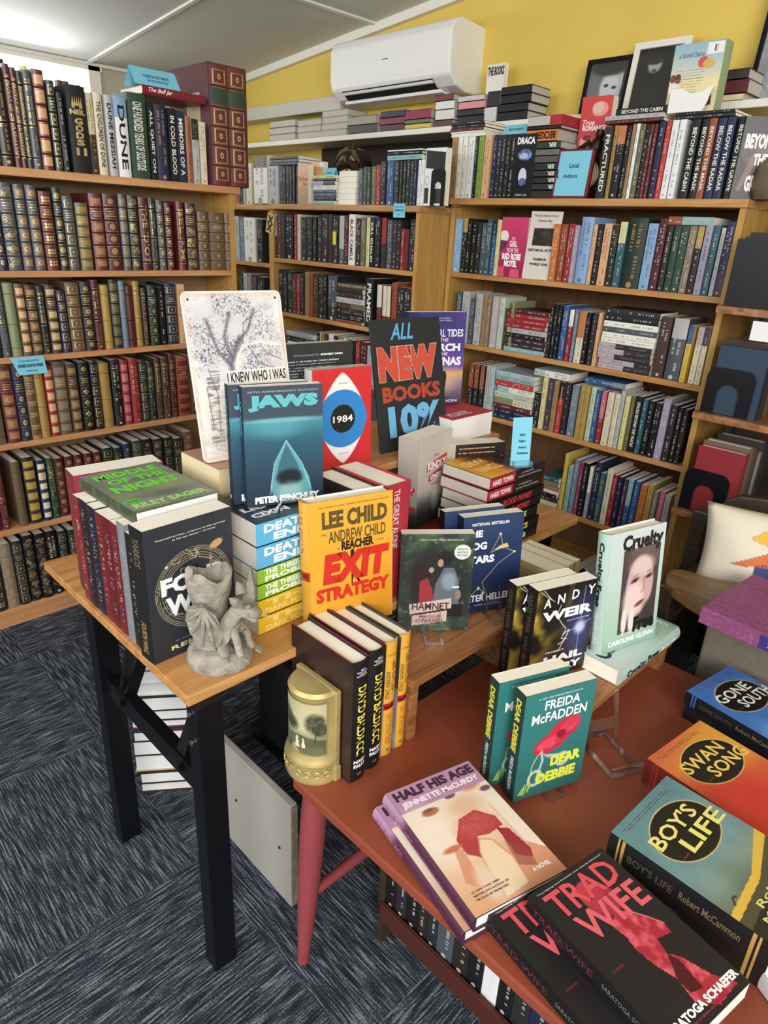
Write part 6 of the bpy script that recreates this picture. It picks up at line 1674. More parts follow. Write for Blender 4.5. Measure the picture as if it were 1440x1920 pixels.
for nm, BL, yw, w, h, t, gr, bd, l1, l2, tc_, spc, spst, lab in (
    ('BOY', lie_at(1145, 1560, .5055, 88, .218), 88.0, .166, .218, .042, [(0, '#3a3c2e'), (.35, '#7a8a7c'), (.5, '#6f9092'), (1, '#5c8488')], b_boy, "BOY'S", 'LIFE', '#e8dc7a', '#16181a', '#b08a4a', 'blue-green thick paperback with a black oval, between the orange one and the black ones'),
    ('SWAN', lie_at(1213, 1422, .4705, 83, .218), 83.0, .170, .218, .049, [(0, '#c2453a'), (.4, '#d26a3c'), (.75, '#d98a3e'), (1, '#c9603a')], b_swan, 'SWAN', 'SONG', '#e8c860', '#6a1c1c', '#8f2c24', 'red and orange thick paperback with a black oval on its cover'),
    ('GONE', lie_at(1287, 1296, .474, 81, .215), 81.0, .156, .215, .027, [(0, '#5f8fc9'), (.5, '#4577bd'), (1, '#3f6db4')], b_gone, 'GONE', 'SOUTH', '#e8ecd8', '#10141c', '#3f62a0', 'bright blue thick paperback with a black oval on its cover, upper of two copies')):
    panel_book('paperback_book', lab, 'book', BL, rad(yw), w, h, t, series(gr, bd), [(l1, .14, .70, .80, .81, tc_), (l2, .34, .565, .96, .675, tc_), ('a novel', .2, .585, .3, .597, '#8a5a3a'), ('Robert', .25, .13, .75, .175, '#d9c878'), ('McCammon', .15, .065, .9, .11, '#d9c878')], spc, 0, False, True, 'thick paperbacks with black ovals',
        [(l1+' '+l2, .3, .56, .62, .86, '#4a4438' if nm != 'SWAN' else '#a8403a', S), ('Robert McCammon', .32, .16, .64, .52, '#6a5c40' if nm != 'SWAN' else '#c05a44', S)], spine_art=sspine(spc, spst))
panel_book('paperback_book', 'bright blue thick paperback lying directly on the table under its copy', 'book', lie_at(1281, 1322, .4468, 82, .215), rad(82), .150, .212, .0262, None, (), '#10141c', 0, False, True, 'thick paperbacks with black ovals', [('GONE SOUTH', .3, .5, .62, .86, '#3a4a68', S)])
panel_book('paperback_book', 'blue-green thick paperback lying directly on the table under its copy', 'book', lie_at(1141, 1598, .4627, 88.5, .216), rad(88.5), .164, .216, .042, None, (), '#16181a', 0, False, True, 'thick paperbacks with black ovals', [("BOY'S LIFE", .3, .5, .62, .86, '#4a4438', S)], spine_art=sspine('#16181a', '#b08a4a'))
panel_book('paperback_book', 'white-edged book partly in view at the right edge beside the blue-green paperback', 'book', (.005, .92-.2, .45), rad(60), .12, .18, .028, None, (), '#e2e6ee', 0, False, True)
# ---------------------------------------------------------------- BOOKS ON THE TALL TABLE
def a_fw(A):
    A.grad([(0, '#262a30'), (1, '#2e333b')]); g = '#c8b48c'; cu_, cv_ = .52, .49
    for i, r_ in enumerate((.069, .066, .063, .058, .054, .050)): A.mix(g, A.ring(cu_, cv_, r_, r_, .0006)*.9)
    A.mix(g, np.clip((A.noise(95, 12, 2)-.5)*0+((np.abs(A.noise(60, 12, 2)-.5) < .018)), 0, 1)*(A.ring(cu_, cv_, .052, .052, .016))*.9); A.mix('#c2a06c', A.ell(.80, .76, .08, .03, .3, .3)); A.mix('#e8e2d2', A.ell(.22, .70, .014, .009))
FWT = [('FO', .14, .49, .50, .62, '#f4f6f8', B), ('UR', .54, .49, .90, .62, '#f4f6f8', B), ('W', .18, .32, .50, .47, '#f4f6f8', B), ('NG', .54, .32, .92, .47, '#f4f6f8', B), ('"Suspenseful and sexy... prepare to be fully captivated', .12, .90, .92, .915, '#d8d4cc', dict(shear=.25)), ('by this epic fantasy." - El Outlet', .30, .875, .80, .89, '#d8d4cc', dict(shear=.25)), ('REBECCA', .20, .055, .96, .09, '#d9c89a'), ('#1 NEW YORK TIMES', .25, .115, .8, .125, '#8a846e')]
panel_book('paperback_book', 'charcoal book with gold rings and white capitals behind the stone dragon', 'book', (-.881, .392, TZ+.0006), rad(92.5), .156, .232, .040, a_fw, FWT, '#1b1b1d', 0, spine_texts=[('YARROS', .25, .72, .75, .93, '#6a6050', S), ('FOURTH WING', .3, .06, .7, .30, '#a08850', S)])
# the row behind it, spines towards the near end of the table
def nsp(name, lab, x, t, h, col, hard, w=.15, spart=None, txt=None, y=.398, page='page', frontart=None):
    """standing, cover facing +X, spine facing -Y"""
    return panel_book(name, lab, 'book', (x, y, TZ+.0006), rad(90), w, h, t, frontart, (), col, 0, hard, False, 'books standing spine outward along the left end of the tall table', txt or (), page=page, spine_art=spart)
nb = [('black', .022, .205, '#16171a', 'black paperback right behind the charcoal book'), ('grey', .018, .2145, '#7d8288', 'grey-spined paperback third in the row behind the charcoal book'), ('maroon', .019, .205, '#6a1f28', 'dark red paperback fourth in the row behind the charcoal book'),
      ('maroon', .019, .205, '#5e1a24', 'dark red paperback fifth in the row behind the charcoal book'), ('maroon', .019, .204, '#6f2129', 'dark red paperback sixth in the row behind the charcoal book'), ('navy', .022, .206, '#1c2236', 'navy paperback with blue specks in the row behind the charcoal book'), ('black', .022, .207, '#221a20', 'black paperback with red specks in the row behind the charcoal book'), ('red', .018, .205, '#7c2430', 'crimson thin paperback next to the tall magenta book')]
x = -.924
for i, (c, t, h, col, lab) in enumerate(nb):
    ink_ = '#8a8478' if i not in (2, 3, 4) else '#b06a5a'
    t *= 1.49; nsp('paperback_book', lab, x, t-.0012, h, col, False, .135, txt=[(('IVAN', 'YARROS', 'REBECCA', 'FLAME', 'IRON', 'STORM', 'ONYX', 'NIGHT')[i], .3, .2, .7, .45, ink_, S), ('NOVEL', .3, .6, .7, .85, ink_, S)] if 0 else None, spart=(lambda s_: (lambda A: (A.c.__setitem__(slice(None), hx(col)), A.mix('#b9a98a', (A.noise(500, s_, 1, .35, 1) > .74)*(np.abs(A.u-.5) < .22)*(A.v > .12)*(A.v < .92)*.8))))(i+30))
    x -= t
def a_mag(A): A.grad([(0, '#2a2c34'), (.13, '#3a2c38'), (.22, '#b03040'), (.34, '#d84048'), (.42, '#7c2038'), (1, '#a03048')]); A.c += (A.noise(30, 2)[..., None]-.5)*.1
x -= .002
r = panel_book('hardcover_book', 'tall magenta and red hardcover at the left end of the tall table', 'book', (x, .405, TZ+.0006), rad(84), .160, .236, .050, a_mag, [('#1 NEW YORK TIMES', .3, .90, .75, .93, '#6a1a2c')], '#6e1f2e', 0, False, False, 'books standing spine outward along the left end of the tall table', spine_art=lambda A: (A.grad([(0, '#2a2630'), (.15, '#4a2028'), (.3, '#7a2430'), (1, '#7c2836')]), None))
XROW = x
def a_mid(A):
    A.c[:] = hx('#8a8a84'); n = A.noise(24, 8, 3, .5, 1.5); A.mix('#5f6a52', np.clip((n-.42)*3, 0, 1)*.8); A.mix('#b6b98a', A.ell(.8, .42, .3, .1, .9)*.7); A.mix('#7f8a5c', A.poly([(0, .28), (1, .36), (1, .5), (0, .44)])*.5); A.mix('#5fc238', A.ell(.13, .24, .10, .045, .1))
MT = [('MIDDLE', .10, .80, .90, .93, '#6fe23e', dict(bold=.04)), ('OF THE', .16, .64, .90, .76, '#6fe23e', dict(bold=.04)), ('NIGHT', .10, .44, .94, .60, '#6fe23e', dict(bold=.04)), ('RILEY SAGER', .06, .07, .96, .17, '#a9e07a', B), ('A NOVEL', .06, .22, .2, .245, '#2f7a20'), ('AUTHOR OF THE ONLY ONE LEFT', .3, .03, .8, .045, '#c9d0b0')]
panel_book('paperback_book', 'grey-green paperback with bright green letters lying across the tops of a standing row', 'book', onz(255, 963, .8515), rad(91), .145, .209, .0205, a_mid, MT, '#3c4434', 0, False, True, None, [], page='pagew', spine_art=lambda A: (A.c.__setitem__(slice(None), hx('#3f4a34')), A.mix('#7a8a50', np.clip((A.noise(60, 3)-.5)*3, 0, 1)*.5)))
# carved dragon column
def gargoyle():
    r = empty('dragon_figurine', (-.842, .482, TZ+.0006), (0, 0, rad(18))); tag(r, 'pale grey carved stone dragon crouching against a hollow column before the charcoal book', 'figurine')
    b = MB(['stone']); R = random.Random(4); k = 34; prof = [(.0, 0), (.050, 0), (.053, .008), (.051, .022), (.047, .032), (.042, .036), (0, .037)]
    b.lathe([(a, z) for a, z in prof], k=k, sy=.92); o = b.build('round_base', r, smooth=True)
    b = MB(['stone']); b.lathe([(.0, .034), (.030, .034), (.027, .06), (.025, .09), (.027, .115), (.033, .135), (.036, .165), (.030, .172), (.024, .166), (.019, .14), (0, .135)], cx=-.012, cy=.006, k=28)
    b.v = [(x+.0018*math.sin(z*210)*math.cos(9*math.atan2(y, x+.012)), y, z+(.010*math.sin(2.5*math.atan2(y, x+.012)) if z > .15 else 0)) for x, y, z in b.v]; b.build('broken_column', r, smooth=True)
    # body, neck, head as one skinned surface
    def skin(nm, V, E, lv=2):
        bm = bmesh.new(); lay = bm.verts.layers.skin.verify(); vv = [bm.verts.new(v[:3]) for v in V]
        for a_, b_ in E: bm.edges.new((vv[a_], vv[b_]))
        for i, v in enumerate(V): d = vv[i][lay]; d.radius = (v[3], v[3]*(v[4] if len(v) > 4 else 1)); d.use_root = i == 0
        me = bpy.data.meshes.new(nm); bm.to_mesh(me); bm.free(); o = bpy.data.objects.new(nm, me); COL.objects.link(o); o.parent = r; me.materials.append(MA['stone'])
        sk = o.modifiers.new('skin', 'SKIN'); sk.use_smooth_shade = True
        s_ = o.modifiers.new('sub', 'SUBSURF'); s_.levels = lv; s_.render_levels = lv; return o
    V = [(.018, -.020, .062, .019), (.024, -.024, .085, .019), (.030, -.026, .105, .015), (.037, -.026, .120, .0125), (.047, -.028, .130, .0200, .95), (.062, -.034, .124, .0130, .85), (.075, -.039, .117, .0105, .75),   # 0-6 torso to muzzle
         (.014, -.012, .042, .017),                                                        # 7 haunch
         (.030, -.034, .088, .008), (.038, -.041, .066, .0065), (.040, -.040, .046, .006), (.046, -.045, .039, .0065),   # 8-11 right foreleg
         (.034, -.012, .088, .008), (.048, -.012, .066, .0065), (.052, -.014, .046, .006), (.060, -.018, .039, .0065),   # 12-15 left foreleg
         (.010, -.034, .055, .012), (.020, -.044, .045, .009), (.016, -.048, .039, .0075),      # 16-18 right hind
         (.070, -.036, .106, .0065), (.058, -.031, .112, .0075)]
    E = [(0, 1), (1, 2), (2, 3), (3, 4), (4, 5), (5, 6), (0, 7), (1, 8), (8, 9), (9, 10), (10, 11), (1, 12), (12, 13), (13, 14), (14, 15), (7, 16), (16, 17), (17, 18), (4, 20), (20, 19)]
    skin('body', V, E)
    for s in (-1, 1):
        b = MB(['stonef']); b.tube([(.041, -.026+s*.014, .140), (.037, -.026+s*.023, .151), (.032, -.026+s*.026, .158)], [.0085, .0070, .001], 8); b.build('ear', r, smooth=True)
        b = MB(['stonef']); b.tube([(.057, -.033+s*.010, .137), (.058, -.0335+s*.011, .138)], [.0042, .0028], 8); b.build('eye', r)
    b = MB(['stonef']); b.tube([(.082, -.042, .124), (.085, -.043, .122)], [.0060, .0042], 8); b.build('nose', r)
    for P0 in ((.046, -.045, .039), (.060, -.018, .039), (.016, -.048, .039)):
        for a in (-.004, 0, .004): b = MB(['stonef']); b.tube([(P0[0]+.002, P0[1]+a, P0[2]+.002), (P0[0]+.008, P0[1]+a-.002, P0[2]-.001), (P0[0]+.012, P0[1]+a-.003, P0[2]-.004)], [.0026, .0024, .0008], 6); b.build('claw', r)
    def wing(nm, pts, ribs, th=.005):
        n = len(pts); c = [sum(p[i] for p in pts)/n for i in range(3)]; q = MB(['stone'])
        P = [Vector(p) for p in pts]; nn = (P[1]-P[0]).cross(P[-1]-P[0]).normalized()*th
        q.add([P_+nn for P_ in P]+[P_-nn for P_ in P]+[Vector(c)+nn*1.6, Vector(c)-nn*.2], [(i, (i+1) % n, 2*n) for i in range(n)]+[(n+(i+1) % n, n+i, 2*n+1) for i in range(n)]+[(i, (i+1) % n, n+(i+1) % n, n+i) for i in range(n)])
        o = q.build(nm, r, smooth=True)
        for a, c_ in ribs: q = MB(['stone']); q.tube([Vector(a)+nn*1.2, (Vector(a)+Vector(c_))/2+nn*2.2, Vector(c_)+nn*1.1], [.0034, .0034, .0016], 7); w = q.build('wing_rib', o, smooth=True)
    wing('near_wing', [(.016, -.036, .085), (.006, -.038, .118), (-.010, -.042, .135), (-.034, -.040, .130), (-.040, -.036, .108), (-.036, -.034, .080), (-.020, -.036, .056), (.0, -.038, .050), (.012, -.038, .066)],
         [((.010, -.037, .09), (-.010, -.042, .135)), ((-.010, -.042, .135), (-.040, -.036, .106)), ((-.010, -.042, .135), (-.034, -.034, .078)), ((-.010, -.042, .135), (-.018, -.036, .056)), ((-.010, -.042, .135), (.002, -.038, .050))])
    wing('far_wing', [(.030, .004, .095), (.040, .010, .120), (.052, .016, .176), (.056, .016, .150), (.058, .012, .120), (.052, .006, .098), (.040, .0, .085)], [((.032, .004, .095), (.052, .016, .176))])
    return r
g_ = gargoyle(); g_.scale = (1.0, 1.0, .92); g_.location.x = -.827; g_.location.y = .478; g_.rotation_euler.z = rad(46)
# ---- stack with blue, green and yellow spines
def a_dark(A): A.c[:] = hx('#23303c'); A.mix('#3a4c5c', A.noise(30, 4)*.7); A.mix('#10161e', A.poly([(0, 0), (1, 0), (1, .14), (0, .2)]))
zz = TZ+.0006; ya = .566
SX = [('yellow', '#e3b424', '#efd37a', 'THE', 'DARK FOREST', .034, 'yellow thick paperback'), ('yellow', '#e3b424', '#efd37a', 'THE', 'DARK FOREST', .034, 'yellow thick paperback'), ('green', '#8fc235', '#f2f6ea', 'THE THREE-BODY', 'PROBLEM', .029, 'lime green thick paperback'), ('green', '#8fc235', '#f2f6ea', 'THE THREE-BODY', 'PROBLEM', .029, 'lime green thick paperback'),
      ('blue', '#5fb4e0', '#f4f8fa', "DEATH'S", 'END', .042, 'sky blue thick paperback'), ('blue', '#5fb4e0', '#f4f8fa', "DEATH'S", 'END', .042, 'sky blue thick paperback')]
for i, (c, col, tcol, l1, l2, t, lab) in enumerate(SX):
    top = i == 5
    # cover up, spine facing +X: cover's left edge along +Y means origin at the +Y end, turned 180 degrees
    panel_book('paperback_book', '%s in the tall stack behind the dragon figurine, %s of its pair' % (lab, 'upper' if i % 2 else 'lower'), 'book', (-.845, ya+.212, zz+t-.0004), rad(180), .136, .212, t-.001, None, (), col, 0, False, True, 'stack of trilogy paperbacks', [], page='pageg', spine_side='L', back=col) if 0 else None
    r = empty('paperback_book', (-.845, ya, zz), (0, 0, PI/2)); tag(r, '%s in the tall stack behind the dragon figurine, %s of its pair' % (lab, 'upper' if i % 2 else 'lower'), 'book', 'stack of trilogy paperbacks')
    W_, D_ = .212, .136   # local x -> +Y, local y -> -X
    b = MB(['jacket']); b.box(0, W_, 0, D_, 0, .0007, L(col if not top else '#1f2a34')); b.box(0, W_, 0, D_, t-.0016, t-.0009, L('#1f2a34')); b.box(0, W_, 0, .0008, 0, t-.0009, L(col)); b.build('cover', r)
    b = MB(['pageg']); b.box(.0005, W_-.0005, .0008, D_-.0005, .0007, t-.0016); b.build('page_block', r)
    lettering('spine_lettering', r, [(l1, W_*.07, t*.50, W_*.62, t*.88, tcol, B), (l2, W_*.07 if c != 'blue' else W_*.16, t*.10, W_*.62 if c != 'blue' else W_*.52, t*.44, tcol, B), ('CIXIN LIU', W_*.68, t*.3, W_*.95, t*.7, '#26303a', B)], lambda u, v: (u, -.0007, v))
    if top: lettering('front_lettering', r, [('CIXIN', .012, .02, .085, .038, '#e8ecf0', B), ('LIU', .012, .05, .06, .068, '#e8ecf0', B)], lambda u, v: (u, v, t-.0004)); A = Art(W_, D_, '#23303c', .002); A.c[:] = hx('#1b222c'); A.mix('#3d5468', np.clip((A.noise(26, 4)-.5)*3, 0, 1)*.7); A.build('front_art', r, lambda u, v: (u, v, t-.0007))
    zz += t
ZT = zz
def a_jaws(A):   # generic deep-water scene: pale surface light and a pointed pale rock
    A.grad([(0, '#1c2a36'), (.25, '#223e50'), (.55, '#2a5c70'), (.72, '#4a93a0'), (.745, '#3a4a58'), (1, '#3c4452')]); A.mix('#8fc4cc', A.ell(.5, .72, .4, .02, .8)*.8); A.mix('#5fa8b4', A.ell(.42, .66, .3, .08, .9)*(A.v < .74)*.6)
    A.mix('#18303e', A.noise(14, 6)*A.v*0+A.noise(14, 6)*.25)
    A.mix('#6fb8bd', A.poly([(.52, .55), (.36, .36), (.30, .16), (.36, .04), (.84, .04), (.82, .2), (.72, .34)])*.75); A.mix('#2c5a68', A.poly([(.52, .52), (.42, .36), (.38, .22), (.72, .2), (.66, .34)])*.8); A.mix('#a9d8d8', A.line([(.30, .10), (.36, .36), (.52, .55), (.72, .34), (.84, .1)], .0010)*.8); A.mix('#0f1a22', A.ell(.55, .23, .16, .07, .5)); A.mix('#9fb8ba', A.ell(.56, .10, .15, .09, .6)*.7)
JT = [('50TH ANNIVERSARY EDITION', .06, .95, .94, .965, '#8fa6b0'), ('JAWS', .06, .80, .94, .93, '#5fb4bc', dict(bold=.08)), ('PETER BENCHLEY', .10, .025, .94, .085, '#f0f4f4', dict(bold=.06))]
for i, (BL, yw) in enumerate((((-.907, .592, ZT+.001), 71.3), ((-.934, .583, ZT+.001), 72))):
    panel_book('paperback_book', 'dark blue-green deep-water paperback on the trilogy stack, %s copy' % ('front' if i == 0 else 'the copy behind'), 'book', BL, rad(yw), .137, .204, .021, a_jaws, JT, '#1c2c38', rad(3), spine_texts=[('JAWS', .2, .6, .8, .9, '#3f8a94', SB), ('P', .25, .03, .75, .08, '#d0d8dc', B)], group='deep-water paperbacks')
r = empty('wire_stand', (-.862, .655, ZT+.001), (0, 0, rad(71))); tag(r, 'small bright wire book stand in front of the deep-water paperbacks', 'display stand')
for s in (-1, 1): tube_part('wire_hook', 'silver', [(s*.012, .03, .002), (s*.03, 0, .002), (s*.032, -.02, .004), (s*.033, -.026, .018), (s*.026, -.024, .028), (s*.004, -.022, .022)], .0018, r, (0, 0, 0), 8)
# 1984
def a_84(A):
    A.c[:] = hx('#cf2c33'); q = (np.abs(A.u-.5)*2/.86)**1.35+(np.abs(A.v-.5)*2/.92)**1.35; A.mix('#f0f0ee', np.clip((1-q)*30, 0, 1)); A.mix('#2f86d0', A.ell(.5, .5, .43, .29, .02)*np.clip((1-q)*30+.4, 0, 1)); A.mix('#15181c', A.ell(.5, .5, .21, .142, .02))
panel_book('paperback_book', 'red paperback with a white pointed lens, blue disc and black centre marked 1984', 'book', (-1.041, .845, .80), rad(82), .144, .210, .03, a_84, [('1984', .33, .465, .67, .535, '#f4f4f2'), ('ORWELL', .42, .845, .60, .858, '#8f9096'), ('GEORGE', .42, .14, .60, .153, '#8f9096')], '#c9c8c4', rad(3), page='pageg', spine_texts=[])
panel_book('hardcover_book', 'black book whose top shows lines of small white print, behind the red paperback', 'book', (-1.09, .80, .80+.003), rad(81), .176, .252, .03, lambda A: (A.c.__setitem__(slice(None), hx('#26292e')), rules(A, .05, .95, .60, .86, 12, '#b9bcc0', 5)), [('ADVANCE PRAISE FOR', .20, .90, .54, .915, '#8f9296'), ('BIGGEST MAN', .56, .90, .86, .915, '#f0f0f0', B)], '#8f8a80', rad(4), page='pageg')
tag(boxobj('support_block', 'walnut', -1.14, -.98, .77, .828, TZ+.0006, .7995), 'wooden block under the black book with white print, hidden behind the stacks', 'block')
# tin sign on cream books
zz = TZ+.0006
for i in range(5):
    t = .049; mb = MB(['jacket', 'pageb']); c = L('#c9bda2'); mb.box(0, .19, 0, .135, 0, .001, c); mb.box(0, .19, 0, .135, t-.0016, t-.0006, L('#b98a78') if i == 4 else c); mb.box(0, .19, .133, .135, 0, t-.0006, c); mb.box(.001, .189, .001, .133, .001, t-.0016, (1, 1, 1), 1)
    r = empty('paperback_book', (-1.02+.004*math.sin(3*i), .61+.005*math.cos(2*i), zz), (0, 0, PI/2)); mb.build('cover', r); tag(r, 'thick buff-paged book, %s from the table, in the stack under the tin sign' % ORD[i], 'book', 'thick books under the tin sign'); zz += t
def a_tin(A):   # engraved tree with bare branches; no characters
    A.c[:] = hx('#e9e6e0'); n = A.noise(420, 3, 2); m = A.noise(26, 9, 2)
    fol = np.clip(A.ell(.33, .80, .34, .19, .5)+A.ell(.80, .66, .2, .22, .6)*.7+A.ell(.62, .93, .34, .07, .6)*.6+A.ell(.72, .52, .24, .10, .6)*.8+A.ell(.22, .62, .16, .2, .7)*.8, 0, 1)*(A.v > .47)
    A.mix('#cbc8cf', fol*.7); A.mix('#a39fab', fol*np.clip((n-.35)*2.5, 0, 1)*np.clip((m-.2)*2., 0, 1)); A.mix('#5a5664', fol*np.clip((n-.56)*6, 0, 1)*np.clip((m-.35)*4., 0, 1)*.9)
    n2 = A.noise(300, 5, 1, .25, 2.0); ink = '#5b5764'
    A.mix('#77737f', A.poly([(.10, .10), (.24, .10), (.23, .35), (.27, .55), (.20, .62), (.13, .50)])*np.clip((n2-.35)*3, 0, 1)*.85)
    for pts, t in (([(.40, .30), (.41, .45), (.40, .58), (.46, .66), (.52, .72)], .0085), ([(.42, .6), (.36, .74), (.44, .88)], .0045), ([(.52, .72), (.62, .78), (.70, .90)], .0035), ([(.40, .56), (.28, .66), (.2, .84)], .004)): A.mix(ink, A.line(pts, t)*(.55+.3*n))
    A.mix('#e4e1dc', A.line([(.44, .50), (.46, .60), (.54, .68), (.74, .70), (.96, .67)], .0032))
    for pts in ([(.72, .69), (.80, .62), (.95, .58)], [(.60, .68), (.70, .56), (.88, .53)], [(.62, .56), (.72, .50), (.92, .51)], [(.54, .70), (.58, .82), (.72, .88)], [(.2, .15), (.22, .4), (.16, .55)], [(.14, .2), (.12, .45)], [(.3, .12), (.34, .3), (.33, .46)]): A.mix(ink, A.line(pts, .0010)*.9)
    A.mix('#e9e6e0', A.poly([(.34, .44), (1, .44), (1, .535), (.34, .535)]))
    A.mix('#b8b3b0', A.ell(.34, .10, .30, .07, .9)*np.clip((n-.4)*3, 0, 1)); A.mix('#a9a5a4', A.ell(.30, .26, .16, .16, .9)*np.clip((n2-.5)*3, 0, 1)*.6)
    ed = 1-(A.u > .03)*(A.u < .97)*(A.v > .02)*(A.v < .98); A.mix('#d9b5a6', ed*A.noise(30, 2)*1.1); 
    for p in ((.05, .965), (.95, .965)): A.mix('#2a2626', A.ell(p[0], p[1], .011, .008, .2))
r = empty('tin_sign', (-1.06, .602, zz+.002), (0, 0, 0)); r.rotation_mode = 'QUATERNION'; r.rotation_quaternion = (Matrix.Rotation(rad(83.5), 4, 'Z') @ Matrix.Rotation(-rad(11.8), 4, 'X')).to_quaternion(); tag(r, 'off-white printed tin sign with a leafless tree engraving, standing on the buff-paged stack', 'sign')
k = 5; w_, h_, rr_ = .198, .302, .012; pts = []
for cx_, cz_, a0 in ((w_-rr_, rr_, -PI/2), (w_-rr_, h_-rr_, 0), (rr_, h_-rr_, PI/2), (rr_, rr_, PI)): pts += [(cx_+rr_*math.cos(a0+PI/2*i/k), cz_+rr_*math.sin(a0+PI/2*i/k)) for i in range(k+1)]
one('tin_plate', mat('cream_enamel', '#e9e6e0', .4), lambda q: q.prism(pts, 'y', .0006, .0018), r)
A = Art(w_-.006, h_-.006, '#ffffff'); a_tin(A); A.build('printed_picture', r, lambda u, v: (u+.003, 0, v+.003), 'artm')
lettering('sign_lettering', r, [('I KNEW WHO I WAS', .068, .138, .190, .158, '#2c2a2e'), ('WHEN I GOT UP', .085, .108, .190, .126, '#2c2a2e'), ('THIS MORNING', .085, .078, .190, .096, '#2c2a2e')], lambda u, v: (u, -.0005, v), 'artm')
# blackboard
def a_bb(A): A.c[:] = hx('#24272b'); A.c += (A.noise(20, 2)[..., None]-.5)*.03
bw, bh = .215, .296
r = empty('blackboard_sign', (-1.045, 1.045, .8005)); r.rotation_mode = 'QUATERNION'; r.rotation_quaternion = (Matrix.Rotation(rad(85.9), 4, 'Z') @ Matrix.Rotation(-rad(12), 4, 'X')).to_quaternion(); tag(r, 'small blackboard sign hand-lettered in red and blue about new books', 'sign')
boxobj('board', mat('blackboard', '#24272b', .6), 0, bw, .0005, .006, 0, bh, r, bevel=.001)
r2 = lettering('chalk_lettering', r, [('ALL', .055, .250, .125, .286, '#5fa9d0', dict(shear=.3)), ('NEW', .012, .158, .198, .236, '#c9523e', dict(bold=.09)), ('BOOKS', .018, .112, .200, .148, '#b04a34', dict(bold=.05)), ('10%', .030, .030, .195, .104, '#6fb4dc', dict(bold=.05))], lambda u, v: (u, -.0003, v), 'artm')
q = MB(['artm']); tv, tf, _ = text2d('NEW', .09)
ec = {}
for f in tf:
    for a_, b_ in zip(f, f[1:]+f[:1]): kx = (min(a_, b_), max(a_, b_)); ec[kx] = ec.get(kx, 0)+1
for (a_, b_), c_ in ec.items():
    if c_ == 1:
        P = tv[a_]*[.186, .078]+[.012, .158]; Q = tv[b_]*[.186, .078]+[.012, .158]; d_ = np.hypot(*(Q-P)); n_ = max(1, int(d_/.0042))
        for i in range(n_): p = P+(Q-P)*(i+.5)/n_; s_ = .0009; q.add([(p[0]-s_, -.0009, p[1]-s_), (p[0]+s_, -.0009, p[1]-s_), (p[0]+s_, -.0009, p[1]+s_), (p[0]-s_, -.0009, p[1]+s_)], [(0, 1, 2, 3)], L('#f0e4dc'))
q.build('dotted_outline', r, fix=False)
# purple adventure book behind the blackboard
def a_pearl(A):
    A.grad([(0, '#3a3450'), (.25, '#8f7a9c'), (.34, '#d9a56a'), (.42, '#6a5ca0'), (.6, '#4a3a86'), (1, '#2a2c66')]); A.mix('#7a3f9c', np.clip((A.noise(20, 3)-.5)*3, 0, 1)*(A.v > .4)*.6); A.mix('#e8c088', A.ell(.55, .25, .3, .13, .9)*.7)
    for u_ in (.52, .66): A.mix('#16121c', A.ell(u_, .345, .035, .024, .2)+A.poly([(u_-.05, .33), (u_+.05, .33), (u_+.035, .2), (u_+.03, .06), (u_-.03, .06), (u_-.035, .2)]))
PT_ = [('THE PEARL TIDES', .10, .74, .96, .82, '#f0ecf4'), ('AND THE', .35, .69, .70, .725, '#e4dcec'), ('SEARCH', .22, .585, .92, .67, '#f4f0f6', B), ('FOR THE', .35, .54, .70, .575, '#e4dcec'), ('KAHUNAS', .15, .43, .95, .525, '#f0ecf4', B), ('S. M. GORDON', .18, .02, .92, .05, '#e8e4ea'), ('A NEW WORLD', .45, .93, .72, .945, '#b9a9c9'), ('A DISTANT FRIEND', .42, .905, .75, .92, '#b9a9c9')]
panel_book('paperback_book', 'purple and gold book with two small silhouettes, half hidden behind the blackboard sign', 'book', (-1.150, 1.225, .866), rad(69), .160, .228, .026, a_pearl, PT_, '#26284e', rad(2))
zz = .8006
def corner_book(lab, near, lx, ly, t, z, top, side, name='hardcover_book', pc='pagew', rz=PI/2, grp=None, texts=(), toptx=(), sp=True):
    """lying, near = +X,-Y corner; local x -> +Y (length ly), y -> -X (depth lx)"""
    r = empty(name, (near[0], near[1], z), (0, 0, rz)); tag(r, lab, 'book', grp); b = MB(['jacket']); 
    b.box(0, ly, 0, lx, 0, .0016, L(side)); b.box(0, ly, 0, lx, t-.0022, t-.0008, L(top))
    if sp: b.box(0, ly, 0, .0014, 0, t-.0008, L(side))
    else: b.box(0, ly, lx-.0014, lx, 0, t-.0008, L(side))
    b.build('cover', r); b = MB([pc]); b.box(.001, ly-.001, .0014 if sp else .002, lx-.002, .0016, t-.0022); b.build('page_block', r)
    if texts: lettering('spine_lettering', r, [(q[0], q[1]*ly, q[2]*t, q[3]*ly, q[4]*t, *q[5:]) for q in texts], lambda u, v: (u, -.0006, v))
    if toptx: lettering('front_lettering', r, [(q[0], q[1]*ly, q[2]*lx, q[3]*ly, q[4]*lx, *q[5:]) for q in toptx], lambda u, v: (u, v, t-.0004))
    return r
corner_book('white-paged hardcover with a red cover lying under the purple adventure book', (-1.0, 1.235), .15, .16, .062, .8006, '#b8333a', '#c9c6be', sp=False, toptx=[('ATLANTIC', .1, .1, .6, .3, '#e8d0cc', B)])
panel_book('paperback_book', 'dark book cover filled with gold lines of print, standing below the red-topped hardcover', 'book', (-.925, 1.165, .724), rad(66), .13, .105, .045, lambda A: (A.c.__setitem__(slice(None), hx('#2a1e1a')), rules(A, .06, .96, .12, .9, 9, '#c9a46a', 6, .0012)), (), '#e6e0d0', rad(3), page='page')
tag(boxobj('support_block', 'walnut', -.955, -.865, 1.17, 1.31, TZ+.0006, .7235), 'small wooden block behind the tan stack, under the dark book with gold print', 'block')
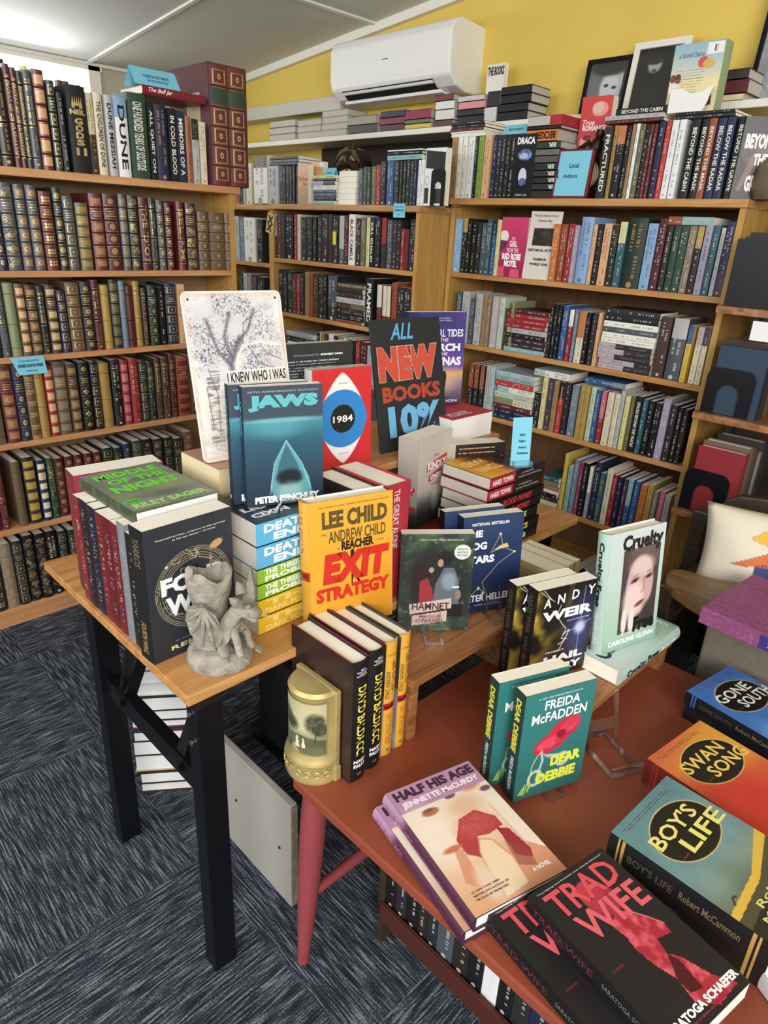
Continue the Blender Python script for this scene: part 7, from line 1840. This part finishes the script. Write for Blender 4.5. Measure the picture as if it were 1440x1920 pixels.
# grey-white novel with red labels on a lying red book
corner_book('dark red book lying under the grey-white novel with red labels', (-.862, 1.0), .115, .17, .04, TZ+.0006, '#7a2a26', '#5c1f1f')
def a_kind(A):
    A.grad([(0, '#4a4a4c'), (.18, '#77777a'), (.34, '#b9b2aa'), (1, '#c6bfb6')]); n = A.noise(26, 4, 3, 1.6, .5); A.mix('#2e2e30', np.clip((n-.35)*4, 0, 1)*np.clip((.40-A.v)*3.5, 0, 1)); 
    A.mix('#b8333c', A.poly([(.26, .60), (.86, .66), (.86, .745), (.26, .685)])+A.poly([(.32, .475), (.72, .52), (.72, .60), (.32, .555)]))
panel_book('paperback_book', 'thick grey-white novel with red title labels standing near the middle of the tall table', 'book', (-.926, 1.045, .6562), rad(100), .142, .204, .052, a_kind, [('KINDLY', .28, .615, .84, .70, '#f4f0ee', B), ('ONES', .36, .495, .70, .555, '#f4f0ee', B), ('THE', .45, .75, .60, .775, '#b8333c'), ('A NOVEL', .40, .43, .62, .45, '#b8333c', B)], '#8f8a86', rad(2), page='page',
    spine_texts=[('KINDLY', .2, .42, .8, .455, '#f4f0ee', B), ('ONES', .3, .375, .7, .405, '#f4f0ee', B)], spine_art=lambda A: (A.grad([(0, '#2e2c2c'), (.15, '#4a4644'), (.25, '#9a938c'), (1, '#b5aea6')]), A.mix('#b8333c', A.poly([(.12, .412), (.88, .412), (.88, .462), (.12, .462)])+A.poly([(.22, .368), (.78, .368), (.78, .411), (.22, .411)])+A.poly([(.4, .2), (.95, .2), (.95, .235), (.4, .235)]))))
# spine-out pair behind the yellow hardcover
for (y, t, sp_c, tx, lab, h) in ((.755, .052, '#1d1a1c', '31', 'dark hardcover with page tops showing, between the yellow hardcover and the crimson one', .232), (.808, .062, '#a82c3c', 'THE GREAT ALONE', 'crimson-spined thick hardcover with page tops showing, right of the yellow hardcover', .236)):
    r = empty('hardcover_book', (-.790, y, TZ+.0006), (0, 0, PI/2)); tag(r, lab, 'book', 'hardcovers standing behind the yellow hardcover'); W_ = .15; b = MB(['jacket']); b.box(0, t, 0, .003, 0, h, L(sp_c)); b.box(0, .0026, 0, W_, 0, h, L(sp_c)); b.box(t-.0026, t, 0, W_, 0, h, L(sp_c)); b.build('cover', r, bevel=.001)
    b = MB(['pagez']); b.box(.0028, t-.0028, .003, W_-.004, .003, h-.004); b.build('page_block', r)
    lettering('spine_lettering', r, [(tx, t*.3, h*.45, t*.55, h*.95, '#e4cfd0', S)] if len(tx) > 3 else [(tx, t*.45, h*.88, t*.75, h*.94, '#e0e0e0', B)], lambda u, v: (u, -.0006, v))
# dark blue book lying at the same height as the stack, right of the deep-water books
corner_book('dark blue patterned book lying behind the yellow hardcover', (-.97, .78), .13, .06, .03, .80, '#222c48', '#1b2338') if 0 else None
# yellow hardcover
def a_exit(A):
    A.grad([(0, '#c98a24'), (.2, '#e0a02c'), (1, '#e3a838')]); A.mix('#c98520', A.ell(.95, .1, .5, .3, .9)*.6)
    A.mix('#2a1410', A.ell(.50, .59, .022, .018, .2)+A.poly([(.475, .58), (.525, .58), (.52, .47), (.60, .33), (.57, .33), (.51, .43), (.50, .34), (.48, .34), (.48, .47)]))
ET = [('#1 NEW YORK TIMES BESTSELLING SERIES', .12, .945, .95, .957, '#8a6420'), ('LEE CHILD', .15, .79, .93, .92, '#5a4a24', B), ('AND', .14, .745, .19, .758, '#5a4a24'), ('ANDREW CHILD', .22, .68, .91, .77, '#5a4a24'), ('A REACHER NOVEL', .20, .645, .30, .66, '#e3a838') if 0 else ('a', .33, .625, .35, .635, '#2a1a10'), ('REACHER', .37, .61, .76, .68, '#1d1410', B), ('NOVEL', .80, .635, .89, .647, '#7a5a20'), ('EXIT', .14, .37, .96, .60, '#c92c1c', dict(bold=.07, shear=.12)), ('STRATEGY', .06, .235, .96, .345, '#c92c1c', dict(bold=.06))]
panel_book('hardcover_book', 'yellow-orange hardcover with red and dark capitals facing the aisle, behind the thriller row', 'book', (-.786, .636, TZ+.0006), rad(76), .162, .240, .034, a_exit, ET, '#d39a34', rad(5), True, spine_texts=[('LEE CHILD', .3, .62, .7, .93, '#8a6a2c', S), ('REACHER', .1, .44, .9, .47, '#5a1410')], spine_art=lambda A: (A.c.__setitem__(slice(None), hx('#d8a03a')), A.mix('#b8261f', A.poly([(0, .42), (1, .42), (1, .49), (0, .49)]))))
# tan stack at the right with orange top cover
zz = TZ+.0006; y0 = 1.115; hs = [('#1c1a1b', '#e6e2da', 'Anna Pitoniak', '#1c1a1b', .026, 'black'), ('#17171a', '#d9c944', 'INHERITANCE', '#17171a', .026, 'black'), ('#17171a', '#d9c944', 'INHERITANCE', '#17171a', .026, 'black'), ('#1a1618', '#b8343c', 'BLOOD MONEY', '#1a1618', .026, 'black'), ('#1a1618', '#b8343c', 'BLOOD MONEY', '#1a1618', .026, 'black'), ('#a3283a', '#f0d8d8', 'HARD TOWN', '#26201f', .027, 'crimson'), ('#a3283a', '#f0d8d8', 'HARD TOWN', '#26201f', .027, 'crimson')]
for i, (c, tc_, tx, c2, t, cn) in enumerate(hs):
    hard = tx == 'HARD TOWN'; x = -.786+.004*math.sin(i*2)
    r = corner_book('%s-spined paperback, %s from the table in the stack carrying the blue card' % (cn, ORD[i]), (x, y0+.003*math.cos(i*2)), .135, .205, t, zz, '#2b2523' if not hard else '#3a2624', c, 'paperback_book', 'pageg', grp='stack carrying the blue card',
        texts=[(tx, .04, .25, .40, .72, tc_, B)] if hard else [(tx, .24, .22, .78, .78, tc_, B)])
    if hard: o = boxobj('spine_panel', 'jacket', .205*.44, .205, -.0009, .0002, .0004, t-.001, r); q_ = o.data.color_attributes['col']; q_.data.foreach_set('color', np.tile(np.array([*L('#231d1e'), 1.], dtype=np.float32), len(q_.data))); lettering('back_lettering', r, [('A THRILLER BY', .11, t*.55, .16, t*.68, '#b8b0aa'), ('ADAM PLANTINGA', .10, t*.25, .19, t*.38, '#b8b0aa')], lambda u, v: (u, -.0015, v))
    zz += t
A = Art(.205, .135, '#222222'); A.c[:] = hx('#2a2422'); lf = np.clip((.50-A.u)*30, 0, 1); A.mix('#d9702c', lf); A.mix('#e0b02c', lf*np.clip(1.15-A.v*.9-A.u*1.4+.55*(A.v > .6), 0, 1)); A.mix('#7a2a24', np.clip((A.u-.36)*8, 0, 1)*lf); A.mix('#5c2420', A.ell(.45, .8, .2, .2, .8)*.8); A.mix('#b0a040', np.clip((A.noise(300, 3, 1, .2, 1) > .7)*1., 0, 1)*(A.u > .72)*(A.u < .9)*(A.v > .6)*(A.v < .75)); A.build('front_art', r, lambda u, v: (u, v, hs[-1][4]-.0006))
lettering('front_lettering', r, [('HARD', .015, .075, .088, .105, '#f0d27a', dict(rot=180, bold=.05)), ('TOWN', .02, .035, .095, .066, '#f0d27a', dict(rot=180, bold=.05))], lambda u, v: (u, v, hs[-1][4]-.0003))
r = flatcard('card_sign', 'upright pale blue card with four short printed lines on top of the crimson-spined stack', 'sign', 'blue', (-.812, 1.218, zz+.001), (-.10, 0, rad(62)), .047, .108, [('2026', .36, .62, .66, .67, '#1d5a78', B), ('Edgar', .34, .48, .70, .54, '#1d5a78', B), ('Award', .34, .36, .74, .41, '#1d5a78', B), ('Nominees', .30, .24, .86, .29, '#1d5a78', B)])
boxobj('clear_foot', 'clear', .002, .045, -.02, .02, 0, .012, r)
# paperbacks with their fore edges showing, on the low table beyond the risers
px = [(-.79, 1.225, .03), (-.79, 1.258, .03), (-.79, 1.291, .026), (-.79, 1.320, .02)]
for i, (x, y, t) in enumerate(((-.745, 1.14, .05), (-.745, 1.192, .03), (-.745, 1.224, .022))):
    r = empty('paperback_book', (x+.108, y+.03, OZ+.0006), (0, 0, PI/2)); tag(r, 'buff paperback with lines on its cover beyond the walnut riser, %s from near side' % ORD[i], 'book', 'buff paperbacks standing beyond the walnut riser')
    b = MB(['jacket']); b.box(0, t, 0, .0008, 0, .198, L('#c9b68c')); b.box(0, .0008, 0, .135, 0, .198, L('#bfae86')); b.box(t-.0008, t, 0, .135, 0, .198, L('#bfae86')); b.build('cover', r); b = MB(['pagez']); b.box(.0008, t-.0008, .0008, .1345, .0004, .1976); b.build('page_block', r)
    A = Art(.135, .198, '#b9a67c', .002); A.c[:] = hx('#b9a67c'); rules(A, .1, .9, .1, .9, 18, '#7a6844', i, .001); A.build('back_art', r, lambda u, v: (-.0004, .135-u, v))
    lettering('spine_lettering', r, [('NOVEL', t*.3, .08, t*.7, .15, '#5a5240', S)], lambda u, v: (u, -.0006, v)) if 0 else None
# small books and cloth bundles under the bottom right shelf
for i, (x, z, rr_) in enumerate(((-1.17, .0, .05), (-1.08, .0, .045), (-1.12, .09, .045))):
    pass
